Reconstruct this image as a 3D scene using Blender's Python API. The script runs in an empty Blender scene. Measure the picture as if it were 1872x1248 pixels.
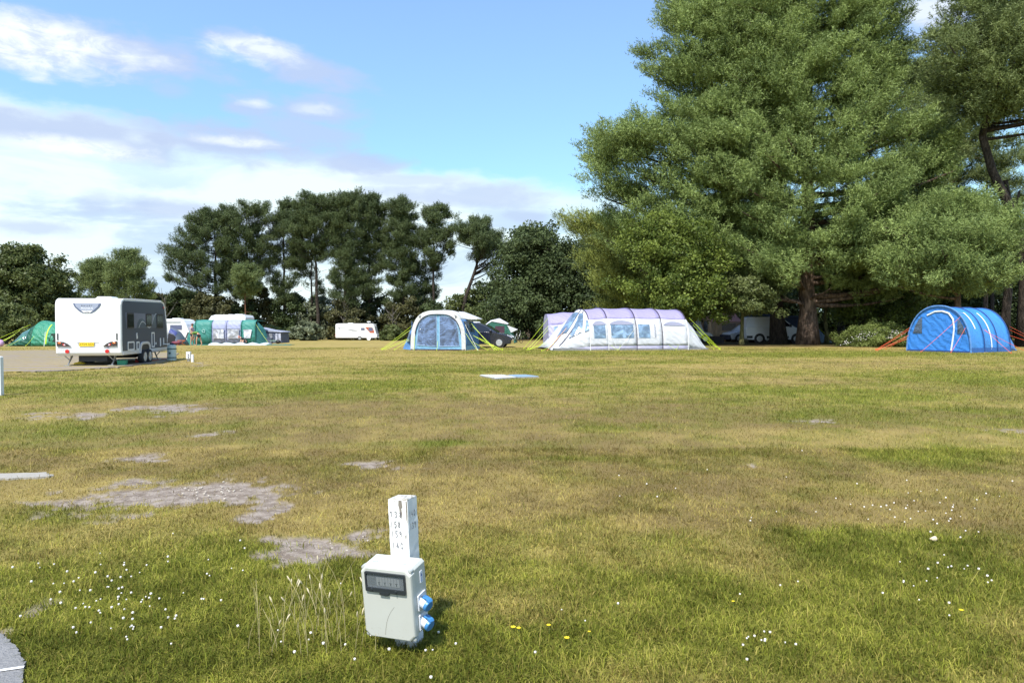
import bpy, math, random
import numpy as np
from mathutils import Vector, Matrix, Euler
random.seed(7)
RNG = np.random.default_rng(11)
SC = bpy.context.scene
COL = SC.collection
rad = math.radians
# ------------------------------------------------------------------ camera
EYE = 1.6
F = 1300.0                      # focal length in photo pixels (photo 1872 wide)
PITCH = math.atan(34/1300.0)
cam_d = bpy.data.cameras.new('camera'); cam = bpy.data.objects.new('camera', cam_d)
COL.objects.link(cam); SC.camera = cam
cam_d.sensor_width = 36.0; cam_d.lens = 36.0*F/1872.0
cam_d.clip_start = 0.05; cam_d.clip_end = 3000
cam.location = (0, 0, EYE); cam.rotation_euler = (math.pi/2-PITCH, 0, 0)
# ------------------------------------------------------------------ sun, sky, exposure
SUN_EL = rad(56); SUN_AZ = math.atan2(-0.36, -0.93)      # direction towards the sun, measured from +Y towards +X
sd = Vector((math.sin(SUN_AZ)*math.cos(SUN_EL), math.cos(SUN_AZ)*math.cos(SUN_EL), math.sin(SUN_EL)))
sun_d = bpy.data.lights.new('sun', 'SUN'); sun_d.energy = 4.6; sun_d.angle = rad(0.6); sun_d.color = (1, .95, .87)
sun = bpy.data.objects.new('sun', sun_d); COL.objects.link(sun)
sun.rotation_euler = sd.to_track_quat('Z', 'Y').to_euler(); sun.location = (-20, -20, 40)
SC.view_settings.view_transform = 'Standard'; SC.view_settings.look = 'None'
SC.view_settings.exposure = 0.5; SC.view_settings.gamma = 1.0
SC.render.engine = 'CYCLES'
cy = SC.cycles
cy.max_bounces = 6; cy.diffuse_bounces = 3; cy.glossy_bounces = 2; cy.transmission_bounces = 3; cy.transparent_max_bounces = 6
cy.use_denoising = True

class NT:
    """tiny node-tree helper"""
    def __init__(s, tree): s.t = tree; s.n = tree.nodes; s.l = tree.links
    def new(s, typ, **kw):
        nd = s.n.new(typ)
        for k, v in kw.items(): setattr(nd, k, v)
        return nd
    def put(s, sock, v):
        if hasattr(v, 'is_linked') or hasattr(v, 'links'): s.l.new(v, sock)
        else: sock.default_value = v
    def math(s, op, a, b=0.0, c=None, clamp=False):
        nd = s.new('ShaderNodeMath', operation=op, use_clamp=clamp)
        s.put(nd.inputs[0], a); s.put(nd.inputs[1], b)
        if c is not None: s.put(nd.inputs[2], c)
        return nd.outputs[0]
    def mix(s, f, a, b, blend='MIX'):
        nd = s.new('ShaderNodeMix', data_type='RGBA', blend_type=blend)
        s.put(nd.inputs[0], f); s.put(nd.inputs[6], a); s.put(nd.inputs[7], b)
        return nd.outputs[2]
    def step(s, v, lo, hi):
        nd = s.new('ShaderNodeMapRange', interpolation_type='SMOOTHSTEP')
        s.put(nd.inputs[0], v); nd.inputs[1].default_value = lo; nd.inputs[2].default_value = hi
        return nd.outputs[0]
    def noise(s, vec, scale, detail=4, rough=.5, dist=0.0):
        nd = s.new('ShaderNodeTexNoise'); s.put(nd.inputs['Vector'], vec)
        nd.inputs['Scale'].default_value = scale; nd.inputs['Detail'].default_value = detail
        nd.inputs['Roughness'].default_value = rough; nd.inputs['Distortion'].default_value = dist
        return nd.outputs[0]
    def comb(s, x, y, z):
        nd = s.new('ShaderNodeCombineXYZ'); s.put(nd.inputs[0], x); s.put(nd.inputs[1], y); s.put(nd.inputs[2], z)
        return nd.outputs[0]

def rgb(r, g, b):              # sRGB 0-255 to linear
    f = lambda c: (c/255/12.92) if c/255 <= .04045 else ((c/255+.055)/1.055)**2.4
    return (f(r), f(g), f(b), 1.0)

def build_world():
    w = bpy.data.worlds.new('World'); SC.world = w; w.use_nodes = True
    t = NT(w.node_tree)
    for n in list(t.n): t.n.remove(n)
    sky = t.new('ShaderNodeTexSky'); sky.sky_type = 'NISHITA'; sky.sun_disc = False
    sky.sun_elevation = SUN_EL; sky.sun_rotation = SUN_AZ % (2*math.pi); sky.altitude = 0
    sky.air_density = 1.0; sky.dust_density = 0.6; sky.ozone_density = 1.0
    tc = t.new('ShaderNodeTexCoord'); sx = t.new('ShaderNodeSeparateXYZ'); t.l.new(tc.outputs['Generated'], sx.inputs[0])
    X, Y, Z = sx.outputs
    hyp = t.math('SQRT', t.math('ADD', t.math('MULTIPLY', X, X), t.math('MULTIPLY', Y, Y)))
    az = t.math('ARCTAN2', X, Y)                        # 0 straight ahead
    el = t.math('DIVIDE', Z, t.math('MAXIMUM', hyp, .02))   # tangent of the elevation
    # the sky's own blue, a little deeper and more cyan as in the photograph
    gr = t.step(el, 0.0, .5)
    skyc = t.mix(1.0, sky.outputs[0], t.mix(gr, (1.35, 1.9, 1.9, 1), (2.3, 2.55, 2.75, 1)), 'MULTIPLY')
    # warped direction coordinates so that edges billow
    v0 = t.comb(t.math('MULTIPLY', az, 1.0), t.math('MULTIPLY', el, 2.2), 0.0)
    n1 = t.noise(v0, 9.0, 3, .5); n2 = t.noise(v0, 26.0, 7, .62, .3); nb = t.noise(t.comb(az, t.math('MULTIPLY', el, 5.0), 3.1), 3.2, 6, .55, .5)
    wob = t.math('ADD', t.math('MULTIPLY', t.math('SUBTRACT', n1, .5), 3.4), t.math('MULTIPLY', t.math('SUBTRACT', n2, .5), 1.8))
    def blob(px, py, rx, ry, amp=1.0, k=.6, slope=0.0):
        a0 = math.atan((px-936)/1300); e0 = (590-py)/1300*math.cos(a0)
        dx = t.math('DIVIDE', t.math('SUBTRACT', az, a0), rx/1300)
        dyv = t.math('SUBTRACT', t.math('SUBTRACT', el, e0), t.math('MULTIPLY', t.math('SUBTRACT', az, a0), slope))
        dy = t.math('DIVIDE', dyv, ry/1300)
        d = t.math('SQRT', t.math('ADD', t.math('MULTIPLY', dx, dx), t.math('MULTIPLY', dy, dy)))
        d = t.math('ADD', d, t.math('MULTIPLY', wob, -k))
        m = t.step(d, 1.25, .30)
        return t.math('MULTIPLY', m, amp)
    def union(lst):
        r = lst[0]
        for b in lst[1:]: r = t.math('MAXIMUM', r, b)
        return r
    lav = union([blob(160, 92, 210, 52, 1.0), blob(520, 115, 150, 32, .95, slope=-.25), blob(590, 212, 95, 34, .9), blob(465, 195, 62, 22, .9),
                 blob(320, 170, 40, 20, .5), blob(80, 235, 220, 34, .95), blob(440, 268, 240, 40, 1.0), blob(560, 245, 120, 40, .8), blob(260, 275, 90, 26, .9), blob(660, 300, 110, 26, .95),
                 blob(860, 362, 190, 30, .8), blob(330, 385, 110, 18, .8), blob(180, 375, 30, 22, .6), blob(430, 400, 160, 16, .7), blob(60, 415, 110, 16, .7), blob(950, 395, 60, 14, .7), blob(740, 330, 120, 14, .6), blob(100, 118, 150, 28, .6), blob(1700, 30, 75, 60, .9),
                 blob(-700, 150, 300, 60, .8), blob(2600, 130, 260, 60, .8), blob(2300, 300, 200, 40, .6)])
    white = union([blob(70, 84, 150, 48, 1.0), blob(470, 100, 75, 26, .8), blob(470, 192, 36, 9, .6), blob(440, 262, 90, 11, .7), blob(590, 205, 45, 12, .45),
                   blob(150, 272, 110, 18, 1.0, .6), blob(1690, 30, 60, 36, .7)])
    # the broad bright band low over the trees, and the streaks in it
    edge = t.math('ADD', t.math('MULTIPLY', t.math('SUBTRACT', az, -.2), -.10), t.math('MULTIPLY', wob, .014))
    band = t.math('MULTIPLY', t.step(t.math('SUBTRACT', el, edge), .232, .200), t.step(az, .34, -.02))
    bandr = t.math('MULTIPLY', t.step(el, .30, .05), t.math('MULTIPLY', t.step(az, -.1, .4), .6))
    streak = t.step(nb, .46, .62)
    lowlav = t.math('MULTIPLY', t.step(nb, .47, .60), t.step(el, .20, .13))
    creamy = (9.2, 10.5, 10.6, 1); pale = (6.4, 8.7, 9.9, 1); lavc = (5.2, 6.35, 8.9, 1); sun_w = (9.9, 10.6, 11.0, 1)
    bandc = t.mix(t.math('MULTIPLY', lowlav, .6), t.mix(t.math('MULTIPLY', streak, .65), creamy, pale), lavc)
    c = t.mix(t.math('MULTIPLY', band, .93), skyc, bandc)
    c = t.mix(bandr, c, pale)
    c = t.mix(t.math('MULTIPLY', lav, .92), c, lavc)
    wn = t.math('ADD', .35, t.math('MULTIPLY', t.step(t.noise(v0, 20, 6, .65, .5), .36, .58), .65))
    c = t.mix(t.math('MULTIPLY', t.math('MULTIPLY', white, .92), wn), c, sun_w)
    # bright scattered cloud over the rest of the sky (behind and beside the viewer)
    back = t.math('MULTIPLY', t.step(t.noise(v0, 2.2, 6, .6), .48, .66), t.step(t.math('ABSOLUTE', az), .95, 1.4))
    c = t.mix(t.math('MULTIPLY', back, .8), c, (7.6, 8.4, 9.6, 1))
    bg = t.new('ShaderNodeBackground'); t.put(bg.inputs[0], c); bg.inputs[1].default_value = 0.075
    out = t.new('ShaderNodeOutputWorld'); t.l.new(bg.outputs[0], out.inputs[0])
build_world()

# ------------------------------------------------------------------ placing
def GZ(x, y):                 # the field is level, then falls gently away
    x = np.asarray(x, float); y = np.asarray(y, float)
    s = np.clip(y-44, 0, 120); k = np.clip((10-x)/22, 0, 1)
    return -0.0168*s*np.clip((s)/14, 0, 1)*k
def gz(x, y): return float(GZ(x, y))
def WX(px, D): return (px-936)/F*D
def WZ(py, D): return EYE+(590-py)/F*D
def ray(px, py):
    dx = (px-936)/F; u = (624-py)/F; c, s = math.cos(PITCH), math.sin(PITCH)
    return Vector((dx, c+u*s, -s+u*c))
def G(px, py):
    r = ray(px, py); k = EYE/(-r.z); return Vector((r.x*k, r.y*k, 0))

# ------------------------------------------------------------------ materials
_M = {}
def mat(name, col, rough=.6, metal=0, var=.08, scale=6.0, bump=0.0, bscale=30.0, spec=.5, stretch=None, coat=0.0, trans=0.0):
    if name in _M: return _M[name]
    m = bpy.data.materials.new(name); m.use_nodes = True; t = NT(m.node_tree); b = t.n['Principled BSDF']
    tc = t.new('ShaderNodeTexCoord'); vec = tc.outputs['Object']
    if stretch:
        mp = t.new('ShaderNodeMapping'); t.l.new(vec, mp.inputs[0]); mp.inputs['Scale'].default_value = stretch; vec = mp.outputs[0]
    col = tuple(col)[:3]
    if var > 0:
        n = t.noise(vec, scale, 5, .6)
        c = t.mix(n, tuple(max(0, x*(1-var)) for x in col)+(1,), tuple(min(1, x*(1+var)) for x in col)+(1,))
        t.l.new(c, b.inputs['Base Color'])
    else: b.inputs['Base Color'].default_value = col+(1,)
    b.inputs['Roughness'].default_value = rough; b.inputs['Metallic'].default_value = metal
    b.inputs['Specular IOR Level'].default_value = spec
    if coat: b.inputs['Coat Weight'].default_value = coat; b.inputs['Coat Roughness'].default_value = .08
    if bump > 0:
        bn = t.new('ShaderNodeBump'); bn.inputs['Strength'].default_value = min(1, bump); bn.inputs['Distance'].default_value = .02
        t.l.new(t.noise(vec, bscale, 4, .6), bn.inputs['Height']); t.l.new(bn.outputs[0], b.inputs['Normal'])
    if trans > 0:
        tr = t.new('ShaderNodeBsdfTranslucent'); tr.inputs[0].default_value = col+(1,)
        mx = t.new('ShaderNodeMixShader'); mx.inputs[0].default_value = trans
        t.l.new(b.outputs[0], mx.inputs[1]); t.l.new(tr.outputs[0], mx.inputs[2]); t.l.new(mx.outputs[0], t.n['Material Output'].inputs[0])
    _M[name] = m; return m

def fabric(name, col, rough=.55, bump=.5, trans=.15, gloss=.4):
    """tent cloth: soft folds running over the panel, a faint weave"""
    if name in _M: return _M[name]
    m = bpy.data.materials.new(name); m.use_nodes = True; t = NT(m.node_tree); b = t.n['Principled BSDF']
    tc = t.new('ShaderNodeTexCoord'); vec = tc.outputs['Object']
    n = t.noise(vec, 2.2, 5, .6, .8)
    c = t.mix(n, tuple(x*.86 for x in col[:3])+(1,), tuple(min(1, x*1.1) for x in col[:3])+(1,)); t.l.new(c, b.inputs['Base Color'])
    b.inputs['Roughness'].default_value = rough; b.inputs['Specular IOR Level'].default_value = gloss
    wv = t.new('ShaderNodeTexWave', wave_type='BANDS', bands_direction='DIAGONAL'); t.l.new(vec, wv.inputs[0])
    wv.inputs['Scale'].default_value = 1.3; wv.inputs['Distortion'].default_value = 7; wv.inputs['Detail'].default_value = 3; wv.inputs['Detail Scale'].default_value = 1.4
    h = t.math('ADD', t.math('MULTIPLY', wv.outputs[1], .5), n)
    bn = t.new('ShaderNodeBump'); bn.inputs['Strength'].default_value = bump; bn.inputs['Distance'].default_value = .09
    t.l.new(h, bn.inputs['Height']); t.l.new(bn.outputs[0], b.inputs['Normal'])
    tr = t.new('ShaderNodeBsdfTranslucent'); tr.inputs[0].default_value = tuple(col[:3])+(1,)
    mx = t.new('ShaderNodeMixShader'); mx.inputs[0].default_value = trans
    t.l.new(b.outputs[0], mx.inputs[1]); t.l.new(tr.outputs[0], mx.inputs[2]); t.l.new(mx.outputs[0], t.n['Material Output'].inputs[0])
    _M[name] = m; return m

def film(name, col, rough=.12):
    """clear tent window film over a dim interior: glossy, crinkled"""
    if name in _M: return _M[name]
    m = bpy.data.materials.new(name); m.use_nodes = True; t = NT(m.node_tree); b = t.n['Principled BSDF']
    tc = t.new('ShaderNodeTexCoord'); vec = tc.outputs['Object']
    n = t.noise(vec, 1.8, 4, .6, 1.0)
    c = t.mix(t.step(n, .38, .68), tuple(x*.55 for x in col[:3])+(1,), tuple(min(1, x*1.5) for x in col[:3])+(1,)); t.l.new(c, b.inputs['Base Color'])
    b.inputs['Roughness'].default_value = rough; b.inputs['Specular IOR Level'].default_value = 1.0
    b.inputs['Coat Weight'].default_value = .8; b.inputs['Coat Roughness'].default_value = .1
    bn = t.new('ShaderNodeBump'); bn.inputs['Strength'].default_value = .8; bn.inputs['Distance'].default_value = .12
    t.l.new(t.noise(vec, 1.5, 3, .55, 1.5), bn.inputs['Height']); t.l.new(bn.outputs[0], b.inputs['Normal']); t.l.new(bn.outputs[0], b.inputs['Coat Normal'])
    _M[name] = m; return m

def leafmat(name, ca, cb, trans=.25, rough=.5):
    m = bpy.data.materials.new(name); m.use_nodes = True; t = NT(m.node_tree); b = t.n['Principled BSDF']
    at = t.new('ShaderNodeAttribute'); at.attribute_name = 'tint'
    c = t.mix(at.outputs['Fac'], tuple(ca)+(1,), tuple(cb)+(1,)); t.l.new(c, b.inputs['Base Color'])
    b.inputs['Roughness'].default_value = rough; b.inputs['Specular IOR Level'].default_value = .2
    tr = t.new('ShaderNodeBsdfTranslucent'); t.l.new(c, tr.inputs[0])
    mx = t.new('ShaderNodeMixShader'); mx.inputs[0].default_value = trans
    t.l.new(b.outputs[0], mx.inputs[1]); t.l.new(tr.outputs[0], mx.inputs[2]); t.l.new(mx.outputs[0], t.n['Material Output'].inputs[0])
    return m

def barkmat(name, ca, cb, sc=3.0):
    m = bpy.data.materials.new(name); m.use_nodes = True; t = NT(m.node_tree); b = t.n['Principled BSDF']
    tc = t.new('ShaderNodeTexCoord'); mp = t.new('ShaderNodeMapping'); t.l.new(tc.outputs['Object'], mp.inputs[0]); mp.inputs['Scale'].default_value = (1, 1, .3)
    n = t.noise(mp.outputs[0], sc*2, 6, .65, .6); vo = t.new('ShaderNodeTexVoronoi'); t.l.new(mp.outputs[0], vo.inputs['Vector']); vo.inputs['Scale'].default_value = sc*1.6
    f = t.math('MULTIPLY', t.step(n, .3, .7), t.step(vo.outputs[0], .05, .35))
    t.l.new(t.mix(f, tuple(ca)+(1,), tuple(cb)+(1,)), b.inputs['Base Color']); b.inputs['Roughness'].default_value = .9; b.inputs['Specular IOR Level'].default_value = .2
    bn = t.new('ShaderNodeBump'); bn.inputs['Strength'].default_value = 1; bn.inputs['Distance'].default_value = .08
    t.l.new(f, bn.inputs['Height']); t.l.new(bn.outputs[0], b.inputs['Normal'])
    return m

# ------------------------------------------------------------------ mesh building
def tag(o, label=None, cat=None, group=None, kind=None):
    if label: o['label'] = label
    if cat: o['category'] = cat
    if group: o['group'] = group
    if kind: o['kind'] = kind
    return o
def thing(name, label, cat, loc=(0, 0, 0), rz=0.0, group=None, rot=None):
    o = bpy.data.objects.new(name, None); COL.objects.link(o); o.empty_display_size = .3
    o.location = loc; o.rotation_euler = rot if rot else (0, 0, rz)
    return tag(o, label, cat, group)
def from_arrays(name, V, loops, sizes, material, parent=None, tint=None, smooth=False):
    me = bpy.data.meshes.new(name)
    n = len(V); me.vertices.add(n); me.vertices.foreach_set('co', np.ascontiguousarray(V, dtype=np.float32).ravel())
    me.loops.add(len(loops)); me.loops.foreach_set('vertex_index', np.ascontiguousarray(loops, dtype=np.int32))
    me.polygons.add(len(sizes)); st = np.concatenate([[0], np.cumsum(sizes)[:-1]]).astype(np.int32)
    me.polygons.foreach_set('loop_start', st)
    if smooth: me.polygons.foreach_set('use_smooth', np.ones(len(sizes), bool))
    if tint is not None:
        for k, arr in (tint.items() if isinstance(tint, dict) else [('tint', tint)]):
            a = me.attributes.new(k, 'FLOAT', 'POINT'); a.data.foreach_set('value', np.ascontiguousarray(arr, dtype=np.float32))
    me.update(calc_edges=True)
    me.materials.append(material)
    o = bpy.data.objects.new(name, me); COL.objects.link(o)
    if parent is not None: o.parent = parent
    return o
class MB:
    def __init__(s): s.v = []; s.f = []
    def add(s, v, f):
        k = len(s.v); s.v += [tuple(p) for p in v]; s.f += [tuple(i+k for i in q) for q in f]; return s
    def box(s, x0, x1, y0, y1, z0, z1, M=None):
        v = [Vector((x, y, z)) for z in (z0, z1) for y in (y0, y1) for x in (x0, x1)]
        if M is not None: v = [M @ p for p in v]
        return s.add(v, [(0, 2, 3, 1), (4, 5, 7, 6), (0, 1, 5, 4), (2, 6, 7, 3), (0, 4, 6, 2), (1, 3, 7, 5)])
    def tube(s, pts, rr, n=6, caps=True):
        pts = [Vector(p) for p in pts]
        if not hasattr(rr, '__len__'): rr = [rr]*len(pts)
        rings = []; prev = None
        for i, p in enumerate(pts):
            d = (pts[min(i+1, len(pts)-1)]-pts[max(i-1, 0)]);
            if d.length < 1e-9: d = Vector((0, 0, 1))
            d.normalize()
            a = prev if prev is not None else (Vector((0, 0, 1)) if abs(d.z) < .9 else Vector((1, 0, 0)))
            u = (a-d*a.dot(d)); u.normalize(); w = d.cross(u); prev = u
            rings.append([p+(u*math.cos(2*math.pi*k/n)+w*math.sin(2*math.pi*k/n))*rr[i] for k in range(n)])
        return s.loft(rings, True, caps)
    def loft(s, rings, closed=True, caps=False):
        n = len(rings[0]); v = [p for r in rings for p in r]; f = []
        for i in range(len(rings)-1):
            for k in range(n if closed else n-1):
                a = i*n+k; b = i*n+(k+1) % n; f.append((a, b, b+n, a+n))
        if caps: f.append(tuple(range(n))[::-1]); f.append(tuple(range((len(rings)-1)*n, len(rings)*n)))
        return s.add(v, f)
    def cyl(s, p0, p1, r0, r1=None, n=12): return s.tube([p0, p1], [r0, r0 if r1 is None else r1], n)
    def prism(s, poly, fn, d0, d1):
        """poly: 2D outline; fn(a,b,d)->3D"""
        n = len(poly); v = [fn(a, b, d0) for a, b in poly]+[fn(a, b, d1) for a, b in poly]
        f = [tuple(range(n))[::-1], tuple(range(n, 2*n))]+[(k, (k+1) % n, n+(k+1) % n, n+k) for k in range(n)]
        return s.add(v, f)
    def ball(s, c, r, n=8, sq=(1, 1, 1)):
        rings = []
        for i in range(n//2+1):
            a = math.pi*i/(n//2); rings.append([Vector((c[0]+r*sq[0]*max(.02, math.sin(a))*math.cos(2*math.pi*k/n), c[1]+r*sq[1]*max(.02, math.sin(a))*math.sin(2*math.pi*k/n), c[2]-r*sq[2]*math.cos(a))) for k in range(n)])
        return s.loft(rings, True, True)
    def build(s, name, material, parent=None, smooth=False, bevel=0, seg=2, label=None, fix=True):
        me = bpy.data.meshes.new(name); me.from_pydata([tuple(p) for p in s.v], [], s.f)
        if fix:
            import bmesh
            bm = bmesh.new(); bm.from_mesh(me); bmesh.ops.recalc_face_normals(bm, faces=bm.faces); bm.to_mesh(me); bm.free()
        me.materials.append(material); me.update()
        if smooth: me.polygons.foreach_set('use_smooth', [True]*len(me.polygons))
        o = bpy.data.objects.new(name, me); COL.objects.link(o)
        if parent is not None: o.parent = parent
        if bevel:
            b = o.modifiers.new('bevel', 'BEVEL'); b.width = bevel; b.segments = seg; b.limit_method = 'ANGLE'; b.angle_limit = rad(35)
            if smooth: pass
        if label: o['label'] = label
        return o
def text(name, s, size, M, material, parent, depth=.001, width=1.0):
    c = bpy.data.curves.new(name, 'FONT'); c.body = s; c.size = size; c.extrude = depth; c.align_x = 'CENTER'; c.align_y = 'CENTER'; c.space_character = width
    c.resolution_u = 3
    t = bpy.data.objects.new(name+'_tmp', c); COL.objects.link(t)
    bpy.context.view_layer.update()
    me = bpy.data.meshes.new_from_object(t.evaluated_get(bpy.context.evaluated_depsgraph_get()))
    bpy.data.objects.remove(t); bpy.data.curves.remove(c)
    me.transform(M); me.materials.clear(); me.materials.append(material); me.name = name
    o = bpy.data.objects.new(name, me); COL.objects.link(o); o.parent = parent
    return o
def rounded(w, h, r, n=4, cx=0, cz=0):
    out = []
    for (sx, sz, a0) in ((1, 1, 0), (-1, 1, 90), (-1, -1, 180), (1, -1, 270)):
        for k in range(n+1):
            a = rad(a0+90*k/n); out.append((cx+sx*(w/2-r)+r*math.cos(a), cz+sz*(h/2-r)+r*math.sin(a)))
    return out

# value noise on the ground plane
def _hash(ix, iy, seed):
    h = (ix.astype(np.int64)*374761393+iy.astype(np.int64)*668265263+seed*1442695041) & 0xffffffff
    h = ((h ^ (h >> 13))*1274126177) & 0xffffffff
    return ((h ^ (h >> 16)) & 0xffff)/65535.0
def vnoise(x, y, seed=0):
    ix = np.floor(x); iy = np.floor(y); fx = x-ix; fy = y-iy
    fx = fx*fx*(3-2*fx); fy = fy*fy*(3-2*fy)
    a = _hash(ix, iy, seed); b = _hash(ix+1, iy, seed); c = _hash(ix, iy+1, seed); d = _hash(ix+1, iy+1, seed)
    return (a*(1-fx)+b*fx)*(1-fy)+(c*(1-fx)+d*fx)*fy
def fbm(x, y, scale, octs=4, seed=0, gain=.5):
    s = 0; a = 1; t = 0; k = 1.0/scale
    for i in range(octs):
        s = s+a*vnoise(x*k+i*17.3, y*k+i*9.1, seed+i); t += a; a *= gain; k *= 2.03
    return s/t

# ------------------------------------------------------------------ the field
def wblob(x, y, px, py, rx, ry, k=1.0):
    c = G(px, py); e = G(px, py-ry if py-ry > 612 else 612); w = G(px, py+ry)
    mx = rx/F*c.y; my = max(.05, (e.y-w.y)/2)
    return np.exp(-(((x-c.x)/mx)**2+((y-(e.y+w.y)/2)/my)**2)*k)
DIRT = [(300, 905, 190, 26, 1.35), (150, 915, 110, 14, .9), (475, 940, 42, 17, 1.3), (400, 880, 90, 10, .8), (650, 985, 95, 18, 1.25), (590, 1010, 105, 26, 1.4), (560, 988, 80, 12, 1.2),
        (320, 748, 48, 9, 1.3), (90, 762, 95, 7, 1.0), (170, 765, 20, 5, 1.2), (235, 747, 22, 4, .9), (395, 790, 40, 6, .85), (270, 838, 50, 8, .8), (700, 848, 80, 9, .85),
        (230, 940, 90, 8, .75), (1480, 768, 70, 5, .95), (1840, 788, 40, 5, 1.0), (1375, 850, 14, 5, .9), (1040, 925, 30, 6, .75), (870, 922, 26, 6, .7), (20, 1140, 30, 50, .45), (700, 1085, 40, 6, .3), (330, 665, 90, 4, .8)]
GREEN = [(150, 1110, 420, 130, 1.05), (480, 1190, 400, 70, 1.0), (60, 960, 220, 40, .65), (60, 810, 160, 30, .6), (240, 712, 260, 10, .7), (640, 708, 160, 12, .55), (700, 682, 200, 6, .9), (900, 1200, 400, 60, .55),
         (1700, 835, 150, 18, 1.0), (1560, 720, 200, 14, .35), (1790, 690, 180, 14, .6), (1620, 985, 330, 22, .75), (1760, 1060, 300, 60, .75), (1560, 1120, 300, 60, .5), (1650, 1200, 300, 60, .5), (1300, 830, 160, 10, .3),
         (1150, 700, 150, 8, .5), (820, 810, 50, 5, 1.2), (1020, 840, 70, 5, .7), (1100, 780, 120, 8, .5), (620, 975, 200, 30, -.1), (1230, 905, 60, 10, .4), (960, 645, 500, 6, .45), (1500, 648, 400, 5, .55), (620, 1080, 90, 60, .6)]
BROWN = [(1050, 850, 420, 60, .8), (900, 760, 500, 30, .6), (350, 800, 330, 60, .55), (600, 900, 200, 50, .6), (1000, 940, 250, 50, .4), (1400, 770, 260, 16, .7), (1350, 890, 220, 30, .4), (620, 1030, 200, 30, .5), (400, 860, 200, 20, .5), (1750, 760, 130, 10, .5), (1850, 870, 80, 15, .4)]
def masks(x, y):
    dirt = np.zeros_like(x)
    for px, py, rx, ry, a in DIRT: dirt = np.maximum(dirt, a*wblob(x, y, px, py, rx, ry, .8))
    nd = fbm(x, y, .55, 5, 5, .62); nd2 = fbm(x*.6, y, 2.2, 3, 9)
    nd3 = fbm(x, y, .14, 3, 15, .6)
    dirt = np.clip((dirt*.95+(nd-.5)*2.3+(nd2-.5)*.6+(nd3-.5)*1.9*np.clip(dirt*2, 0, 1)-.66)/.40, 0, 1)*(dirt > .12)
    far = np.clip((y-16)/20, 0, 1)
    g = .34+.10*np.clip(x/6, -1, 1)-.12*np.clip((y-14)/16, 0, 1)+(fbm(x*.5, y, 3.2, 4, 21)-.5)*1.6+(fbm(x, y, .55, 3, 33)-.5)*1.15
    for px, py, rx, ry, a in GREEN: g = g+a*wblob(x, y, px, py, rx, ry)
    g = np.clip(g-far*.08, 0, 1)
    b = .28+(fbm(x*.6, y, 2.4, 4, 51)-.5)*1.7+(fbm(x, y, .4, 3, 61)-.5)*1.3
    for px, py, rx, ry, a in BROWN: b = b+a*wblob(x, y, px, py, rx, ry)
    b = np.clip(b-far*.3, 0, 1)
    return dirt, g, b
def litter_shade(x, y):  # leaf litter under the pines, its dark colour also painting in the trees' shade
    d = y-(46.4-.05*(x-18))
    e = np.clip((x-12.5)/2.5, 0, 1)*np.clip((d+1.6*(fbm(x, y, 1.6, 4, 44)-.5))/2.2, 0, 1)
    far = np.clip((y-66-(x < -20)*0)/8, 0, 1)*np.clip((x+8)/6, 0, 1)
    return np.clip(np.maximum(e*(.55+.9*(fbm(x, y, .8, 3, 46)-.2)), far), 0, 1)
def ground_h(x, y):
    r = np.sqrt(x*x+y*y); k = np.clip(1-(r-25)/20, 0, 1)
    return GZ(x, y)+k*((fbm(x, y, 1.7, 3, 71)-.5)*.05+(fbm(x, y, .3, 2, 81)-.5)*.012)
HARD = []      # rectangles (world polygons) with no grass on them
def in_poly(x, y, poly):
    ins = np.zeros(x.shape, bool); n = len(poly)
    for i in range(n):
        x0, y0 = poly[i]; x1, y1 = poly[(i+1) % n]
        if y0 == y1: continue
        c = ((y0 > y) != (y1 > y)) & (x < (x1-x0)*(y-y0)/(y1-y0)+x0); ins ^= c
    return ins

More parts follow.
